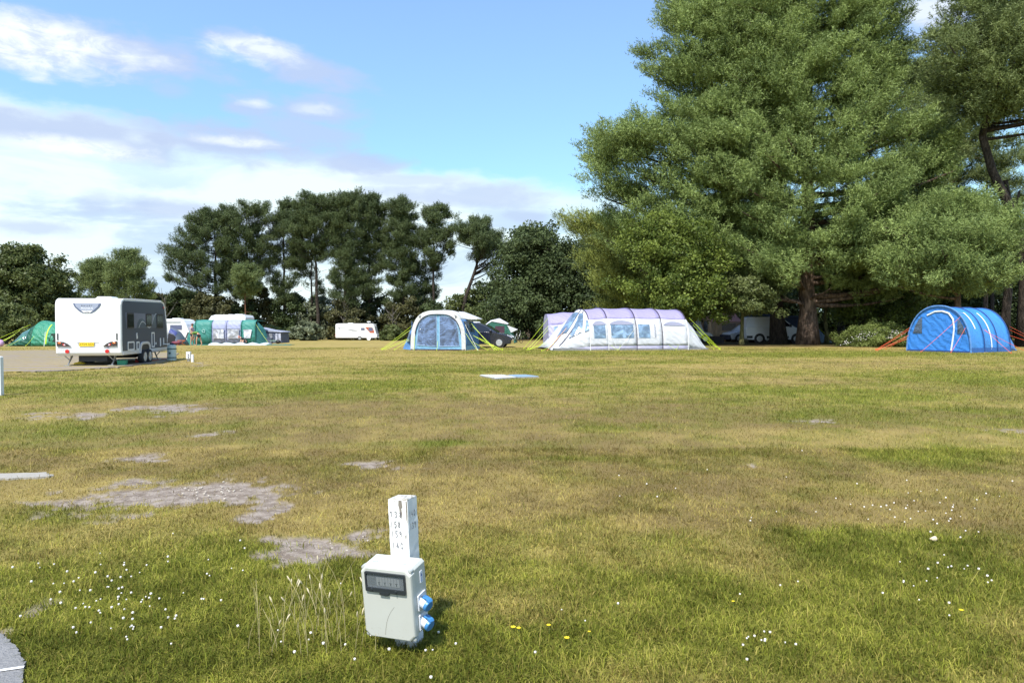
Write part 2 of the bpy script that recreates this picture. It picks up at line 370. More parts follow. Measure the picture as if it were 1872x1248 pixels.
def field_material():
    m = bpy.data.materials.new('turf'); m.use_nodes = True; t = NT(m.node_tree); b = t.n['Principled BSDF']
    A = lambda k: (lambda nd: (setattr(nd, 'attribute_name', k), nd.outputs['Fac'])[1])(t.new('ShaderNodeAttribute'))
    dirt, g, br = A('dirt'), A('green'), A('brown')
    tc = t.new('ShaderNodeTexCoord'); v = tc.outputs['Object']
    mp = t.new('ShaderNodeMapping'); t.l.new(v, mp.inputs[0]); mp.inputs['Scale'].default_value = (1, .55, 1)
    fine = t.noise(v, 42, 4, .7); mid = t.noise(mp.outputs[0], 5.5, 6, .68); big = t.noise(mp.outputs[0], .9, 5, .6)
    gm = t.math('ADD', g, t.math('MULTIPLY', t.math('SUBTRACT', mid, .5), 1.1), clamp=True)
    bm_ = t.math('ADD', br, t.math('MULTIPLY', t.math('SUBTRACT', big, .5), 1.3), clamp=True)
    dry = t.mix(fine, (.22, .168, .052, 1), (.44, .345, .125, 1))
    brn = t.mix(fine, (.11, .080, .034, 1), (.25, .185, .080, 1))
    grn = t.mix(fine, (.075, .095, .014, 1), (.21, .235, .036, 1))
    c = t.mix(t.math('MULTIPLY', bm_, .85), dry, brn); c = t.mix(t.math('MULTIPLY', gm, .9), c, grn)
    dn = t.noise(v, 9, 7, .7)
    soil = t.mix(t.step(dn, .35, .65), (.20, .16, .125, 1), (.37, .315, .265, 1))
    soil = t.mix(t.step(t.noise(v, 70, 2, .5), .66, .72), soil, (.62, .58, .52, 1))
    c = t.mix(dirt, c, soil); lt = A('litter_shade'); c = t.mix(lt, c, t.mix(t.math('MULTIPLY', fine, mid), (.030, .020, .010, 1), (.14, .10, .04, 1)))
    t.l.new(c, b.inputs['Base Color']); b.inputs['Roughness'].default_value = .95; b.inputs['Specular IOR Level'].default_value = .1
    bn = t.new('ShaderNodeBump'); bn.inputs['Strength'].default_value = .9; bn.inputs['Distance'].default_value = .03
    t.l.new(t.math('ADD', t.math('MULTIPLY', mid, .8), fine), bn.inputs['Height']); t.l.new(bn.outputs[0], b.inputs['Normal'])
    return m

def build_field():
    rr = [0.6]
    while rr[-1] < 900: rr.append(rr[-1]*1.0085 if rr[-1] < 60 else rr[-1]*1.04)
    rr = np.array(rr)
    a = np.concatenate([np.linspace(-math.pi, -.78, 24)[:-1], np.linspace(-.78, .78, 420), np.linspace(.78, math.pi, 24)[1:-1]])
    na = len(a); Rg, Ag = np.meshgrid(rr, a, indexing='ij')
    x = (Rg*np.sin(Ag)).ravel(); y = (Rg*np.cos(Ag)).ravel()
    z = ground_h(x, y); d, g, b = masks(x, y); z -= d*.012
    V = np.stack([x, y, z], 1)
    i = np.arange(len(rr)-1)[:, None]*na; k = np.arange(na)[None, :]; k2 = (k+1) % na
    q = np.stack([i+k, i+na+k, i+na+k2, i+k2], -1).reshape(-1, 4)
    V = np.vstack([V, [[0, 0, z[:na].mean()]]]); c = len(V)-1
    d = np.append(d, 0); g = np.append(g, .5); b = np.append(b, .5)
    kk = np.arange(na); tri = np.stack([kk, (kk+1) % na, np.full(na, c)], 1)
    loops = np.concatenate([q.ravel()[::1], tri.ravel()]); sizes = np.concatenate([np.full(len(q), 4), np.full(na, 3)])
    o = from_arrays('field', V, loops, sizes, field_material(), tint={'dirt': d, 'green': g, 'brown': b, 'litter_shade': litter_shade(V[:, 0], V[:, 1])}, smooth=True)
    # normals up
    me = o.data
    if me.polygons[len(me.polygons)//2].normal.z < 0: me.flip_normals()
    tag(o, kind='structure'); return o
build_field()

M_conc = mat('concrete_slab', (.40, .36, .31), .9, var=.25, scale=3, bump=.6, bscale=25)
M_tar = mat('old_tarmac', (.21, .21, .21), .9, var=.35, scale=7, bump=.8, bscale=60)
M_white = mat('white_line_paint', (.72, .72, .70), .7, var=.15, scale=20)
def sheet(name, pts, z, material, n=1, kind='structure', th=.02, grain=None):
    mb = MB(); mb.prism([(p[0], p[1]) for p in pts], lambda a, b, d: Vector((a, b, d)), z-th, z)
    o = mb.build(name, material); tag(o, kind=kind); return o
# hardstanding round the caravan: sun-bleached boards of rough concrete with worn grass joints
def hard_material():
    m = bpy.data.materials.new('hardstanding'); m.use_nodes = True; t = NT(m.node_tree); b = t.n['Principled BSDF']
    v = t.new('ShaderNodeTexCoord').outputs['Object']; sx = t.new('ShaderNodeSeparateXYZ'); t.l.new(v, sx.inputs[0])
    wob = t.noise(v, .8, 5, .6)
    rows = t.math('SINE', t.math('ADD', t.math('MULTIPLY', sx.outputs[1], 4.4), t.math('MULTIPLY', wob, 3.2)))
    gap = t.step(t.math('ADD', rows, t.math('MULTIPLY', t.math('SUBTRACT', t.noise(v, 2.6, 4, .6), .5), 2.2)), .30, .80)
    c = t.mix(t.noise(v, 6, 5, .7), (.16, .135, .11, 1), (.33, .28, .23, 1))
    c = t.mix(gap, c, t.mix(t.noise(v, 20, 3, .6), (.20, .17, .055, 1), (.34, .27, .10, 1)))
    t.l.new(c, b.inputs['Base Color']); b.inputs['Roughness'].default_value = .95; b.inputs['Specular IOR Level'].default_value = .1
    return m
def gp(px, py): p = G(px, py); return (p.x, p.y)
hs = [gp(-160, 643), gp(60, 641), gp(210, 641), gp(330, 646), gp(300, 663), gp(215, 672), gp(120, 678), gp(0, 682), gp(-160, 686)]
def ragged(poly, amp, n=14, seed=3):
    r = random.Random(seed); out = []
    for i in range(len(poly)):
        a = Vector(poly[i]); b = Vector(poly[(i+1) % len(poly)])
        for k in range(n): p = a.lerp(b, k/n); out.append((p.x+r.uniform(-amp, amp), p.y+r.uniform(-amp, amp)))
    return out
HARD.append(hs); sheet('hardstanding', ragged(hs, .12), .034, hard_material(), th=.06)
# tarmac corner of the next pitch, bottom left, with its painted edge
tc_ = [gp(-400, 1150), gp(-60, 1150), gp(5, 1163), gp(28, 1185), gp(46, 1215), gp(36, 1300), gp(60, 1500), (-3.2, 1.2), (-4.5, 1.6)]
HARD.append(tc_); sheet('tarmac_pad', ragged(tc_, .007, 16), .016, M_tar, th=.05)
p0 = G(-200, 1262); p1 = G(44, 1226); dv = (p1-p0).normalized()*1.0; nrm = Vector((-dv.y, dv.x, 0))*.012
mb = MB(); mb.add([p0+nrm+Vector((0, 0, .021)), p0-nrm+Vector((0, 0, .021)), p1-nrm+Vector((0, 0, .021)), p1+nrm+Vector((0, 0, .021))], [(0, 1, 2, 3)])
tag(mb.build('edge_line', M_white), kind='structure')
# small concrete slab in the grass on the left
cs = [gp(-60, 871), gp(82, 867.5), gp(97, 873.5), gp(60, 877), gp(-60, 881)]
HARD.append(cs); sheet('concrete_strip', ragged(cs, .02, 8), .028, mat('pale_concrete', (.33, .31, .27), .9, var=.2, scale=8, bump=.5, bscale=40), th=.07)

# ------------------------------------------------------------------ grass blades
def build_grass():
    def sample(n, d0, d1, k, amax=.66):
        u = RNG.random(n)                         # density per area falls as d**-k ; dA = d dd
        e = 2-k; d = (d0**e+u*(d1**e-d0**e))**(1/e) if abs(e) > 1e-6 else d0*(d1/d0)**u
        a = (RNG.random(n)*2-1)*amax; return d*np.tan(a), d
    Vs, Ls, Ss, T1, T2 = [], [], [], [], []; off = 0
    def put(x, y, h, w, seg):
        nonlocal off
        n = len(x); z = ground_h(x, y)-.004
        az = RNG.random(n)*2*np.pi; lean = RNG.random(n)**.8*1.5*h; dx, dy = np.cos(az), np.sin(az)
        fa = RNG.random(n)*np.pi; sx, sy = np.cos(fa)*w/2, np.sin(fa)*w/2
        d, g, b = masks(x, y); isg = np.clip(g*.90-.06+RNG.normal(0, .28, n), 0, 1); rb = RNG.random(n)
        straw = np.clip(RNG.normal(.40+.15*(1-g)-.35*b+1.0*(fbm(x, y, .22, 3, 95)-.5), .26, n), 0, 1)
        base = np.stack([x, y, z], 1); s = np.stack([sx, sy, 0*sx], 1)
        if seg == 2:
            mid = base+np.stack([dx*lean*.32, dy*lean*.32, h*.62], 1); tip = base+np.stack([dx*lean, dy*lean, h*np.clip(1-.25*lean/h, .5, 1)], 1)
            V = np.stack([base-s, base+s, mid+s*.75, mid-s*.75, tip], 1).reshape(-1, 3)
            i = np.arange(n)[:, None]*5+off
            L = np.concatenate([i+0, i+1, i+2, i+3, i+3, i+2, i+4], 1).ravel(); S = np.tile([4, 3], n); nv = 5
        else:
            tip = base+np.stack([dx*lean*.8, dy*lean*.8, h], 1)
            V = np.stack([base-s, base+s, tip], 1).reshape(-1, 3); i = np.arange(n)[:, None]*3+off
            L = np.concatenate([i, i+1, i+2], 1).ravel(); S = np.full(n, 3); nv = 3
        off += len(V); Vs.append(V); Ls.append(L); Ss.append(S); T1.append(np.repeat(isg, nv)); T2.append(np.repeat(straw, nv))
    def keep(x, y, thin=1.0):
        d, g, b = masks(x, y); p = (1-d*.88)**2*(.45+.55*g)*thin+.012
        k = RNG.random(len(x)) < p
        for poly in HARD: k &= ~in_poly(x, y, poly)
        return k, g
    x, y = sample(560000, 1.9, 9.0, 1.3, .95); k, g = keep(x, y); x, y, g = x[k], y[k], g[k]
    cl = fbm(x, y, .12, 2, 91)
    h = (.020+.028*g*RNG.random(len(x))+.018*RNG.random(len(x)))*(.55+.9*cl); put(x, y, h, .0035+.0022*RNG.random(len(x)), 2)
    x, y = sample(450000, 8.5, 46, 1.35, .85); k, g = keep(x, y); x, y, g = x[k], y[k], g[k]
    h = (.022+.035*g*RNG.random(len(x))+.02*RNG.random(len(x))); put(x, y, h, .0007*y+.002, 1)
    # longer wisps everywhere, thinly
    x, y = sample(17000, 2.4, 30, 1.5, .9); k, g = keep(x, y); x, y = x[k], y[k]
    put(x, y, .07+.09*RNG.random(len(x)), .0022+.0003*y, 2)
    V = np.vstack(Vs)
    m = bpy.data.materials.new('grass_blade'); m.use_nodes = True; t = NT(m.node_tree); b = t.n['Principled BSDF']
    A = lambda k: (lambda nd: (setattr(nd, 'attribute_name', k), nd.outputs['Fac'])[1])(t.new('ShaderNodeAttribute'))
    dry = t.mix(A('straw'), (.14, .098, .026, 1), (.58, .46, .15, 1)); grn = t.mix(A('straw'), (.088, .115, .012, 1), (.38, .40, .055, 1))
    c = t.mix(A('tint'), dry, grn); t.l.new(c, b.inputs['Base Color']); b.inputs['Roughness'].default_value = .65; b.inputs['Specular IOR Level'].default_value = .12
    tr = t.new('ShaderNodeBsdfTranslucent'); t.l.new(c, tr.inputs[0]); mx = t.new('ShaderNodeMixShader'); mx.inputs[0].default_value = .3
    t.l.new(b.outputs[0], mx.inputs[1]); t.l.new(tr.outputs[0], mx.inputs[2]); t.l.new(mx.outputs[0], t.n['Material Output'].inputs[0])
    o = from_arrays('grass', V, np.concatenate(Ls), np.concatenate(Ss), m, tint={'tint': np.concatenate(T1), 'straw': np.concatenate(T2)})
    tag(o, 'short patchy grass covering the whole field, green and straw coloured', 'grass', kind='stuff')
    return m
M_blade = build_grass()

M_stalk = mat('dry_stalk', (.42, .36, .17), .7, var=.3, scale=3); M_seed = mat('seed_head', (.62, .54, .36), .8, var=.2)
M_clover = mat('clover_flower', (.78, .74, .70), .8, var=.15, scale=40); M_yel = mat('yellow_petal', (.80, .62, .02), .6, var=.1)
M_gstalk = mat('green_stalk', (.16, .22, .05), .7, var=.2)
def build_small_plants():
    r = random.Random(5)
    mb = MB(); sh = MB()
    for i in range(75):                       # tall grass stalks beside the power post
        c = G(r.gauss(590, 62), r.uniform(1110, 1205))
        h = r.uniform(.10, .30); lx, ly = r.uniform(-.4, .4)*h, r.uniform(-.3, .3)*h
        z0 = float(ground_h(np.array([c.x]), np.array([c.y]))[0])
        pts = [(c.x+lx*t*t, c.y+ly*t*t, z0+h*t) for t in (0, .35, .7, 1)]
        mb.tube(pts, [.0016, .0013, .0011, .0008], 3)
        if i % 3 == 0:
            a = Vector(pts[-2]); b = Vector(pts[-1]); d = (b-a).normalized(); e = b+d*.028
            sh.tube([b-d*.005, b+d*.009, b+d*.02, e], [.0012, .0042, .0036, .0008], 5)
    o = mb.build('tall_grass', M_stalk, fix=False); tag(o, 'tuft of tall dry grass stalks left of the power post', 'grass', kind='stuff')
    s = sh.build('seed_heads', M_seed, o, fix=False)
    cl = MB()
    spots = [(230, 1090, 120, 45, 62), (150, 1070, 60, 25, 14), (250, 1170, 90, 30, 14), (640, 1185, 60, 20, 8), (770, 1160, 40, 30, 3), (1650, 930, 90, 22, 34), (1760, 950, 70, 30, 12), (1620, 1110, 150, 40, 8), (1380, 1190, 60, 14, 12),
             (1730, 1065, 80, 20, 16), (350, 700, 10, 5, 0), (1300, 900, 160, 60, 10), (650, 1140, 150, 60, 8), (1000, 1180, 160, 40, 5), (450, 1050, 120, 40, 6)]
    for px, py, sx_, sy_, n in spots:
        for i in range(n):
            qy = min(1262, max(640, r.gauss(py, sy_)))
            c = G(r.gauss(px, sx_), qy); h = r.uniform(.035, .06); z0 = float(ground_h(np.array([c.x]), np.array([c.y]))[0])
            q = r.uniform(.0045, .0085); cl.ball((c.x, c.y, z0+h), q, 6, (1, 1, .85))
    tag(cl.build('clover_flowers', M_clover, fix=False), 'small white clover flowers scattered in the grass', 'flowers', kind='stuff')
    def flower(px, py, s, label):
        c = G(px, py); z0 = float(ground_h(np.array([c.x]), np.array([c.y]))[0]); h = .05
        t = thing('yellow_flower', label, 'flower', (c.x, c.y, z0), r.random()*3, 'yellow flowers in the grass')
        a = MB(); a.tube([(0, 0, 0), (.004, 0, h*.5), (0, 0, h)], [.0015, .0012, .001], 4); a.build('stem', M_gstalk, t)
        p = MB()
        for k in range(7):
            w = 2*math.pi*k/7; d = Vector((math.cos(w), math.sin(w), .25)); sd_ = Vector((-math.sin(w), math.cos(w), 0))*s*.4
            p.add([Vector((0, 0, h)), Vector((0, 0, h))+d*s*.6-sd_, Vector((0, 0, h))+d*s, Vector((0, 0, h))+d*s*.6+sd_], [(0, 1, 2, 3)])
        p.ball((0, 0, h+.002), s*.3, 6, (1, 1, .5)); p.build('petals', M_yel, t, fix=False)
    for px, py, s, l in [(938, 1168, .015, 'pair-sized yellow flower nearest the power post, left one of two touching'), (948, 1170, .013, 'yellow flower touching its left neighbour, right of the power post'), (1003, 1165, .013, 'single yellow flower between the touching pair and the lower bloom'),
                         (1036, 1188, .015, 'lower yellow flower right of the power post'), (1077, 1176, .009, 'small yellow flower, rightmost of those near the power post'), (1340, 1120, .010, 'small yellow flower in the dry grass right of centre'), (1757, 1133, .014, 'lone yellow flower in the green grass at the lower right')]:
        flower(px, py, s, l)
    # pale stone lying in the grass on the right
    c = G(1706, 990); st = MB(); st.ball((0, 0, .012), .022, 10, (1.2, .8, .75))
    o = st.build('stone', mat('pale_stone', (.66, .55, .38), .8, var=.2, scale=30, bump=.6, bscale=60), smooth=True); o.location = (c.x, c.y, .01); tag(o, 'pale tan stone lying in the grass at right', 'stone')
    for v in o.data.vertices: v.co *= 1+.18*math.sin(v.co.x*120)+.1*math.cos(v.co.y*150)
    # loose flints on the bare earth
    fl = MB()
    for px, py, sx_, sy_, n in [(400, 897, 40, 7, 45), (680, 985, 35, 6, 18), (250, 905, 120, 12, 10), (610, 1005, 60, 12, 6)]:
        for i in range(n):
            c = G(r.gauss(px, sx_), r.gauss(py, sy_)); q = r.uniform(.004, .012); fl.ball((c.x, c.y, .0), q, 6, (1.2, 1, .7))
    tag(fl.build('gravel', mat('flint', (.50, .45, .38), .8, var=.3, scale=15), fix=False), 'pale flint chips strewn over the bare earth patches', 'gravel', kind='stuff')
build_small_plants()
# ------------------------------------------------------------------ power post (nearest thing)
M_wpost = None
def post_paint():
    m = bpy.data.materials.new('flaking_white_paint'); m.use_nodes = True; t = NT(m.node_tree); b = t.n['Principled BSDF']
    v = t.new('ShaderNodeTexCoord').outputs['Object']; sx = t.new('ShaderNodeSeparateXYZ'); t.l.new(v, sx.inputs[0])
    mp = t.new('ShaderNodeMapping'); t.l.new(v, mp.inputs[0]); mp.inputs['Scale'].default_value = (1, 1, .35)
    n = t.noise(mp.outputs[0], 45, 6, .7); fl = t.step(n, .63, .67)
    topm = t.step(sx.outputs[2], .725, .735); tn = t.step(t.noise(v, 60, 5, .7), .42, .55)
    c = t.mix(t.noise(v, 12, 4, .6), (.66, .66, .64, 1), (.82, .82, .80, 1)); c = t.mix(t.math('MULTIPLY', fl, .8), c, (.27, .24, .20, 1))
    c = t.mix(t.math('MULTIPLY', topm, tn), c, (.30, .28, .23, 1))
    t.l.new(c, b.inputs['Base Color']); b.inputs['Roughness'].default_value = .7
    bn = t.new('ShaderNodeBump'); bn.inputs['Strength'].default_value = .8; bn.inputs['Distance'].default_value = .003
    t.l.new(t.math('SUBTRACT', 1.0, fl), bn.inputs['Height']); t.l.new(bn.outputs[0], b.inputs['Normal'])
    return m
STROKES = {'1': [[(.5, 0), (.5, 1)]], '3': [[(.1, .9), (.5, 1), (.8, .8), (.45, .55), (.85, .3), (.5, 0), (.1, .1)]],
           '4': [[(.55, 1), (.1, .35), (.9, .35)], [(.6, .65), (.55, 0)]], '5': [[(.85, 1), (.25, 1), (.2, .58), (.6, .62), (.85, .35), (.6, .03), (.15, .05)]],
           '8': [[(.5, .55), (.2, .78), (.5, 1), (.8, .78), (.5, .55), (.15, .25), (.5, 0), (.85, .25), (.5, .55)]], '9': [[(.8, .75), (.5, 1), (.2, .75), (.45, .5), (.8, .75), (.75, .3), (.6, 0)]],
           '0': [[(.5, 1), (.15, .7), (.15, .3), (.5, 0), (.85, .3), (.85, .7), (.5, 1)]], '-': [[(0, .5), (1, .5)]], '"': [[(.3, 1), (.3, .75)], [(.7, 1), (.7, .75)]]}
def scrawl(mb, s, x, z, w, h, fn, lw=.0026):
    """handwritten digits as thin pen strokes; fn(a,b)->3D on the face"""
    for i, ch in enumerate(s):
        for st in STROKES.get(ch, []):
            pts = [(x+(i*1.25+p[0]*.9)*w, z+p[1]*h) for p in st]
            for a, b in zip(pts[:-1], pts[1:]):
                d = Vector((b[0]-a[0], b[1]-a[1])); 
                if d.length < 1e-6: continue
                nn = Vector((-d.y, d.x)).normalized()*lw/2; d = d.normalized()*lw*.3
                mb.add([fn(a[0]-d.x+nn.x, a[1]-d.y+nn.y), fn(a[0]-d.x-nn.x, a[1]-d.y-nn.y), fn(b[0]+d.x-nn.x, b[1]+d.y-nn.y), fn(b[0]+d.x+nn.x, b[1]+d.y+nn.y)], [(0, 1, 2, 3)])
def power_post():
    P0 = Vector((-.598, 3.477, .454)); Rp = Euler((rad(-1.6), rad(-3.6), rad(-18.7)), 'XYZ').to_matrix()
    base = P0-Rp @ Vector((0, 0, .46))
    t = thing('power_post', 'leaning white wooden post with a pale grey electric hookup box and two blue capped sockets', 'hookup post', (base.x, base.y, 0))
    off = Vector((base.x, base.y, 0))
    w, H = .104, .735
    def pl(v): return P0+Rp @ (Vector(v)-Vector((0, 0, .46)))-off     # local post coords, z from the ground up
    mb = MB(); n = 26; rings = []; r = random.Random(2)
    for i in range(n+1):
        z = -.05+(H+.05)*i/n; j = lambda: r.uniform(-.0014, .0014)
        rings.append([pl((j(), j(), z)), pl((w/2, j()*.5, z)), pl((w+j(), j(), z)), pl((w+j()*.5, w/2, z)), pl((w+j(), w+j(), z)), pl((w/2, w, z)), pl((j(), w+j(), z)), pl((j()*.5, w/2, z))])
    top = [(p-rings[-1][0]) for p in rings[-1]]
    rings.append([rings[-1][0].lerp(sum(rings[-1], Vector())/8, .06)+Rp @ Vector((0, 0, .004)) if k % 2 else rings[-1][k].lerp(sum(rings[-1], Vector())/8, .08)+Rp @ Vector((0, 0, .003)) for k in range(8)])
    rings[-1] = [q.lerp(sum(rings[-2], Vector())/8, .06)+Rp @ Vector((0, 0, .004)) for q in rings[-2]]
    mb.loft(rings, True, True); post = mb.build('post', post_paint(), t)
    ink = mat('pencil_ink', (.10, .10, .12), .8, var=.3, scale=60)
    F1 = lambda a, b: pl((a, -.0022, b)); F2 = lambda a, b: pl((w+.0022, a, b))
    for s, x, z, ww, hh in [('"', .006, .655, .011, .022), ('1', .010, .652, .012, .026), ('3', .032, .648, .017, .030), ('8', .058, .650, .015, .026), ('158', .008, .600, .016, .027), ('159', .010, .552, .017, .030), ('140', .012, .496, .018, .030)]:
        nb = MB(); scrawl(nb, s, x, z, ww, hh, F1); nb.build('number_writing', ink, post, fix=False)
    for x0, x1, z in [(.035, .085, .632), (.06, .09, .538), (.02, .05, .586)]: nb = MB(); nb.add([F1(x0, z), F1(x1, z), F1(x1, z+.001), F1(x0, z+.001)], [(0, 1, 2, 3)]); nb.build('pencil_line', ink, post, fix=False)
    for s, x, z, ww, hh in [('140', .012, .645, .019, .030), ('139', .014, .585, .019, .030)]: nb = MB(); scrawl(nb, s, x, z, ww, hh, F2); nb.build('number_writing', ink, post, fix=False)
    ch = MB(); ch.prism([(.058, .733), (.074, .731), (.077, .700), (.070, .692), (.074, .668), (.068, .640), (.062, .662), (.060, .69), (.055, .71)], lambda a, b, d: pl((a, d, b)), -.0012, .006)
    ch.prism([(.096, .728), (.102, .726), (.1025, .66), (.1, .62), (.096, .64)], lambda a, b, d: pl((a, d, b)), -.0012, .006)
    ch.build('bare_wood_split', mat('bare_wood', (.20, .18, .15), .9, var=.5, scale=60), post)
    # --- the enclosure
    B0 = Vector((-.705, 3.385, .095)); Rb = Euler((rad(6.2), rad(-1.2), rad(-20)), 'XYZ').to_matrix(); W, HB, DB = .272, .356, .143
    def bl(v): return B0+Rb @ Vector(v)-off
    plastic = mat('pale_grey_plastic', (.49, .505, .46), .42, var=.06, scale=9, spec=.5)
    def dirt_plastic():
        m = mat('box_lid_plastic', (.51, .525, .48), .42, var=.05, scale=9, spec=.5); t_ = NT(m.node_tree); b = t_.n['Principled BSDF']
        v = t_.new('ShaderNodeTexCoord').outputs['Object']; n1 = t_.noise(v, 90, 4, .7); sx = t_.new('ShaderNodeSeparateXYZ'); t_.l.new(v, sx.inputs[0])
        low = t_.step(sx.outputs[2], .19, .09); sp = t_.math('MULTIPLY', t_.step(n1, .58, .70), low)
        src = b.inputs['Base Color'].links[0].from_socket; t_.l.new(t_.mix(t_.math('MULTIPLY', sp, .7), src, (.30, .27, .17, 1)), b.inputs['Base Color']); return m
    e = MB(); q = .028     # body with chamfered corners, tapering a touch
    oct_ = lambda i: [(i+q, i), (W-i-q, i), (W-i, i+q), (W-i, HB-i-.012), (W-i-.012, HB-i), (i+.012, HB-i), (i, HB-i-.012), (i, i+q)]
    e.loft([[bl((a, d, b)) for a, b in oct_(i)] for d, i in ((.036, .004), (.037, .002), (DB-.004, 0.0), (DB, .004))], True, True)
    body = e.build('enclosure', plastic, t, bevel=.003)
    l = MB(); octl = lambda i, q=.026: [(i+q, i), (W-i-q, i), (W-i, i+q), (W-i, HB-i-q), (W-i-q, HB-i), (i+q, HB-i), (i, HB-i-q), (i, i+q)]
    l.loft([[bl((a, d, b)) for a, b in octl(i)] for d, i in ((.034, .0), (.012, .001), (.003, .004), (0, .009))], True, True)
    lid = l.build('lid', dirt_plastic(), t, bevel=.0015)
    g = MB(); g.prism(octl(.003), lambda a, b, d: bl((a, d, b)), .0342, .0358); g.build('seal_gap', mat('seal_black', (.05, .05, .05), .8), body)
    for i, (cx, cz) in enumerate(((.012, .012), (W-.012, .012), (.012, HB-.012), (W-.012, HB-.012))):
        s = MB(); s.cyl(bl((cx, .036, cz)), bl((cx, .010, cz)), .0095, .0095, 14); s.cyl(bl((cx, .0105, cz)), bl((cx, .008, cz)), .006, .005, 12); s.build('screw', mat('screw_grey', (.42, .44, .42), .5), body, smooth=False)
    # smoked window over the breakers
    smoke = mat('smoked_frame', (.030, .036, .042), .25, var=0, spec=.6)
    wx0, wx1, wz0, wz1 = .028, .244, .236, .334
    fr = MB(); inn = rounded(wx1-wx0-.018, wz1-wz0-.030, .004, 2, (wx0+wx1)/2, (wz0+wz1)/2+.006); out = rounded(wx1-wx0, wz1-wz0, .006, 2, (wx0+wx1)/2, (wz0+wz1)/2)
    fr.loft([[bl((a, .0, b)) for a, b in out], [bl((a, -.009, b)) for a, b in out], [bl((a, -.0095, b)) for a, b in inn], [bl((a, .0, b)) for a, b in inn]], True)
    fr.prism(rounded(.05, .016, .005, 3, .128, wz0-.004), lambda a, b, d: bl((a, d, b)), -.0105, .0)
    for cx in (.062, .190): fr.cyl(bl((cx, -.009, wz0+.012)), bl((cx, -.0125, wz0+.012)), .0075, .006, 12)
    frame = fr.build('breaker_window', smoke, t)
    pn = MB(); pn.box(0, 0, 0, 0, 0, 0); pn = MB(); pn.prism(inn, lambda a, b, d: bl((a, d, b)), -.004, -.0012)
    pn.build('pane', film_glass(), frame)
    bk = MB(); bk.prism([(wx0+.012, wz0+.018), (wx1-.012, wz0+.018), (wx1-.012, wz1-.012), (wx0+.012, wz1-.012)], lambda a, b, d: bl((a, d, b)), -.0011, -.0008); bk.build('breaker_tray', mat('tray_grey', (.17, .19, .20), .6, var=.3, scale=30), frame)
    sw = MB()
    for k in range(8):
        x = .088+k*.0155; sw.box(x, x+.013, -.0022, -.0011, wz0+.032, wz0+.072, None); 
    sw.v = [tuple(bl(v)) for v in sw.v]; sw.build('breaker', mat('breaker_grey', (.30, .32, .32), .5), frame)
    tg = MB()
    for k in range(4):
        x = .0935+k*.031; tg.add([(x, -.0024, wz0+.050), (x+.015, -.0024, wz0+.050), (x+.010, -.0024, wz0+.044), (x+.011, -.0024, wz0+.036), (x+.004, -.0024, wz0+.036), (x+.005, -.0024, wz0+.044)], [(0, 1, 2, 3, 4, 5)])
    for k in range(6): x = wx0+.018+k*.006; tg.add([(x, -.0013, wz0+.03), (x+.0015, -.0013, wz0+.03), (x+.0015, -.0013, wz0+.07), (x, -.0013, wz0+.07)], [(0, 1, 2, 3)])
    tg.v = [tuple(bl(v)) for v in tg.v]; tg.build('toggle', mat('toggle_dark', (.035, .05, .05), .4), frame, fix=False)
    # marks on the lid: triangular wear under the latch, a long scratch, faint moulded line of lettering
    mk = MB(); 
    mk.add([bl((.104, -.0003, .234)), bl((.128, -.0003, .212)), bl((.136, -.0003, .214)), bl((.153, -.0003, .236))], [(0, 1, 2, 3)]); mk.build('worn_patch', mat('worn_grey', (.34, .37, .33), .6, var=.2, scale=60), lid, fix=False); mk = MB()
    mk.add([bl((.186, -.0003, .234)), bl((.188, -.0003, .212)), bl((.194, -.0003, .212)), bl((.200, -.0003, .236))], [(0, 1, 2, 3)])
    mk.build('worn_patch', mat('worn_grey', (.42, .46, .41), .6, var=.2, scale=60), lid, fix=False)
    cr = MB(); pts = [(.172, .168), (.150, .140), (.136, .115), (.124, .085), (.116, .05), (.112, .022)]
    for a, b in zip(pts[:-1], pts[1:]): cr.add([bl((a[0]-.0007, -.0004, a[1])), bl((b[0]-.0007, -.0004, b[1])), bl((b[0]+.0007, -.0004, b[1])), bl((a[0]+.0007, -.0004, a[1]))], [(0, 1, 2, 3)])
    cr.build('grass_stem', mat('scratch', (.12, .10, .06), .9), lid, fix=False)
    ln = MB(); ln.add([bl((.03, -.0003, .3405)), bl((.085, -.0003, .3405)), bl((.085, -.0003, .343)), bl((.03, -.0003, .343))], [(0, 1, 2, 3)]); ln.build('moulded_strip', mat('worn_grey2', (.44, .47, .42), .6, var=.4, scale=300), lid, fix=False)
    # embossed marks on top
    for (x, y) in ((.05, .06), (.20, .065), (.055, .115), (.215, .12)):
        em = MB(); em.prism(rounded(.028, .009, .003, 2, x, y), lambda a, b, d: bl((a, b, d)), HB-.002, HB+.0006); em.build('moulded_mark', mat('worn_grey3', (.40, .43, .40), .6, var=.5, scale=400), body)
    # warning sticker on the right side
    st = MB(); st.prism(rounded(.026, .058, .004, 3, .098, .285), lambda a, b, d: bl((d, a, b)), W-.001, W+.0012); sk = st.build('warning_label', mat('sticker_white', (.72, .74, .80), .5), t)
    tri = MB(); tri.add([bl((W+.0016, .089, .288)), bl((W+.0016, .107, .288)), bl((W+.0016, .098, .305))], [(0, 1, 2)])
    for z in (.262, .268, .274, .280): tri.add([bl((W+.0016, .089, z)), bl((W+.0016, .107, z)), bl((W+.0016, .107, z+.002)), bl((W+.0016, .089, z+.002))], [(0, 1, 2, 3)])
    tri.build('label_print', mat('label_blue', (.12, .18, .42), .5), sk, fix=False)
    blue = mat('socket_blue', (.05, .21, .47), .4, spec=.5); sw_ = mat('socket_white', (.66, .69, .74), .4)
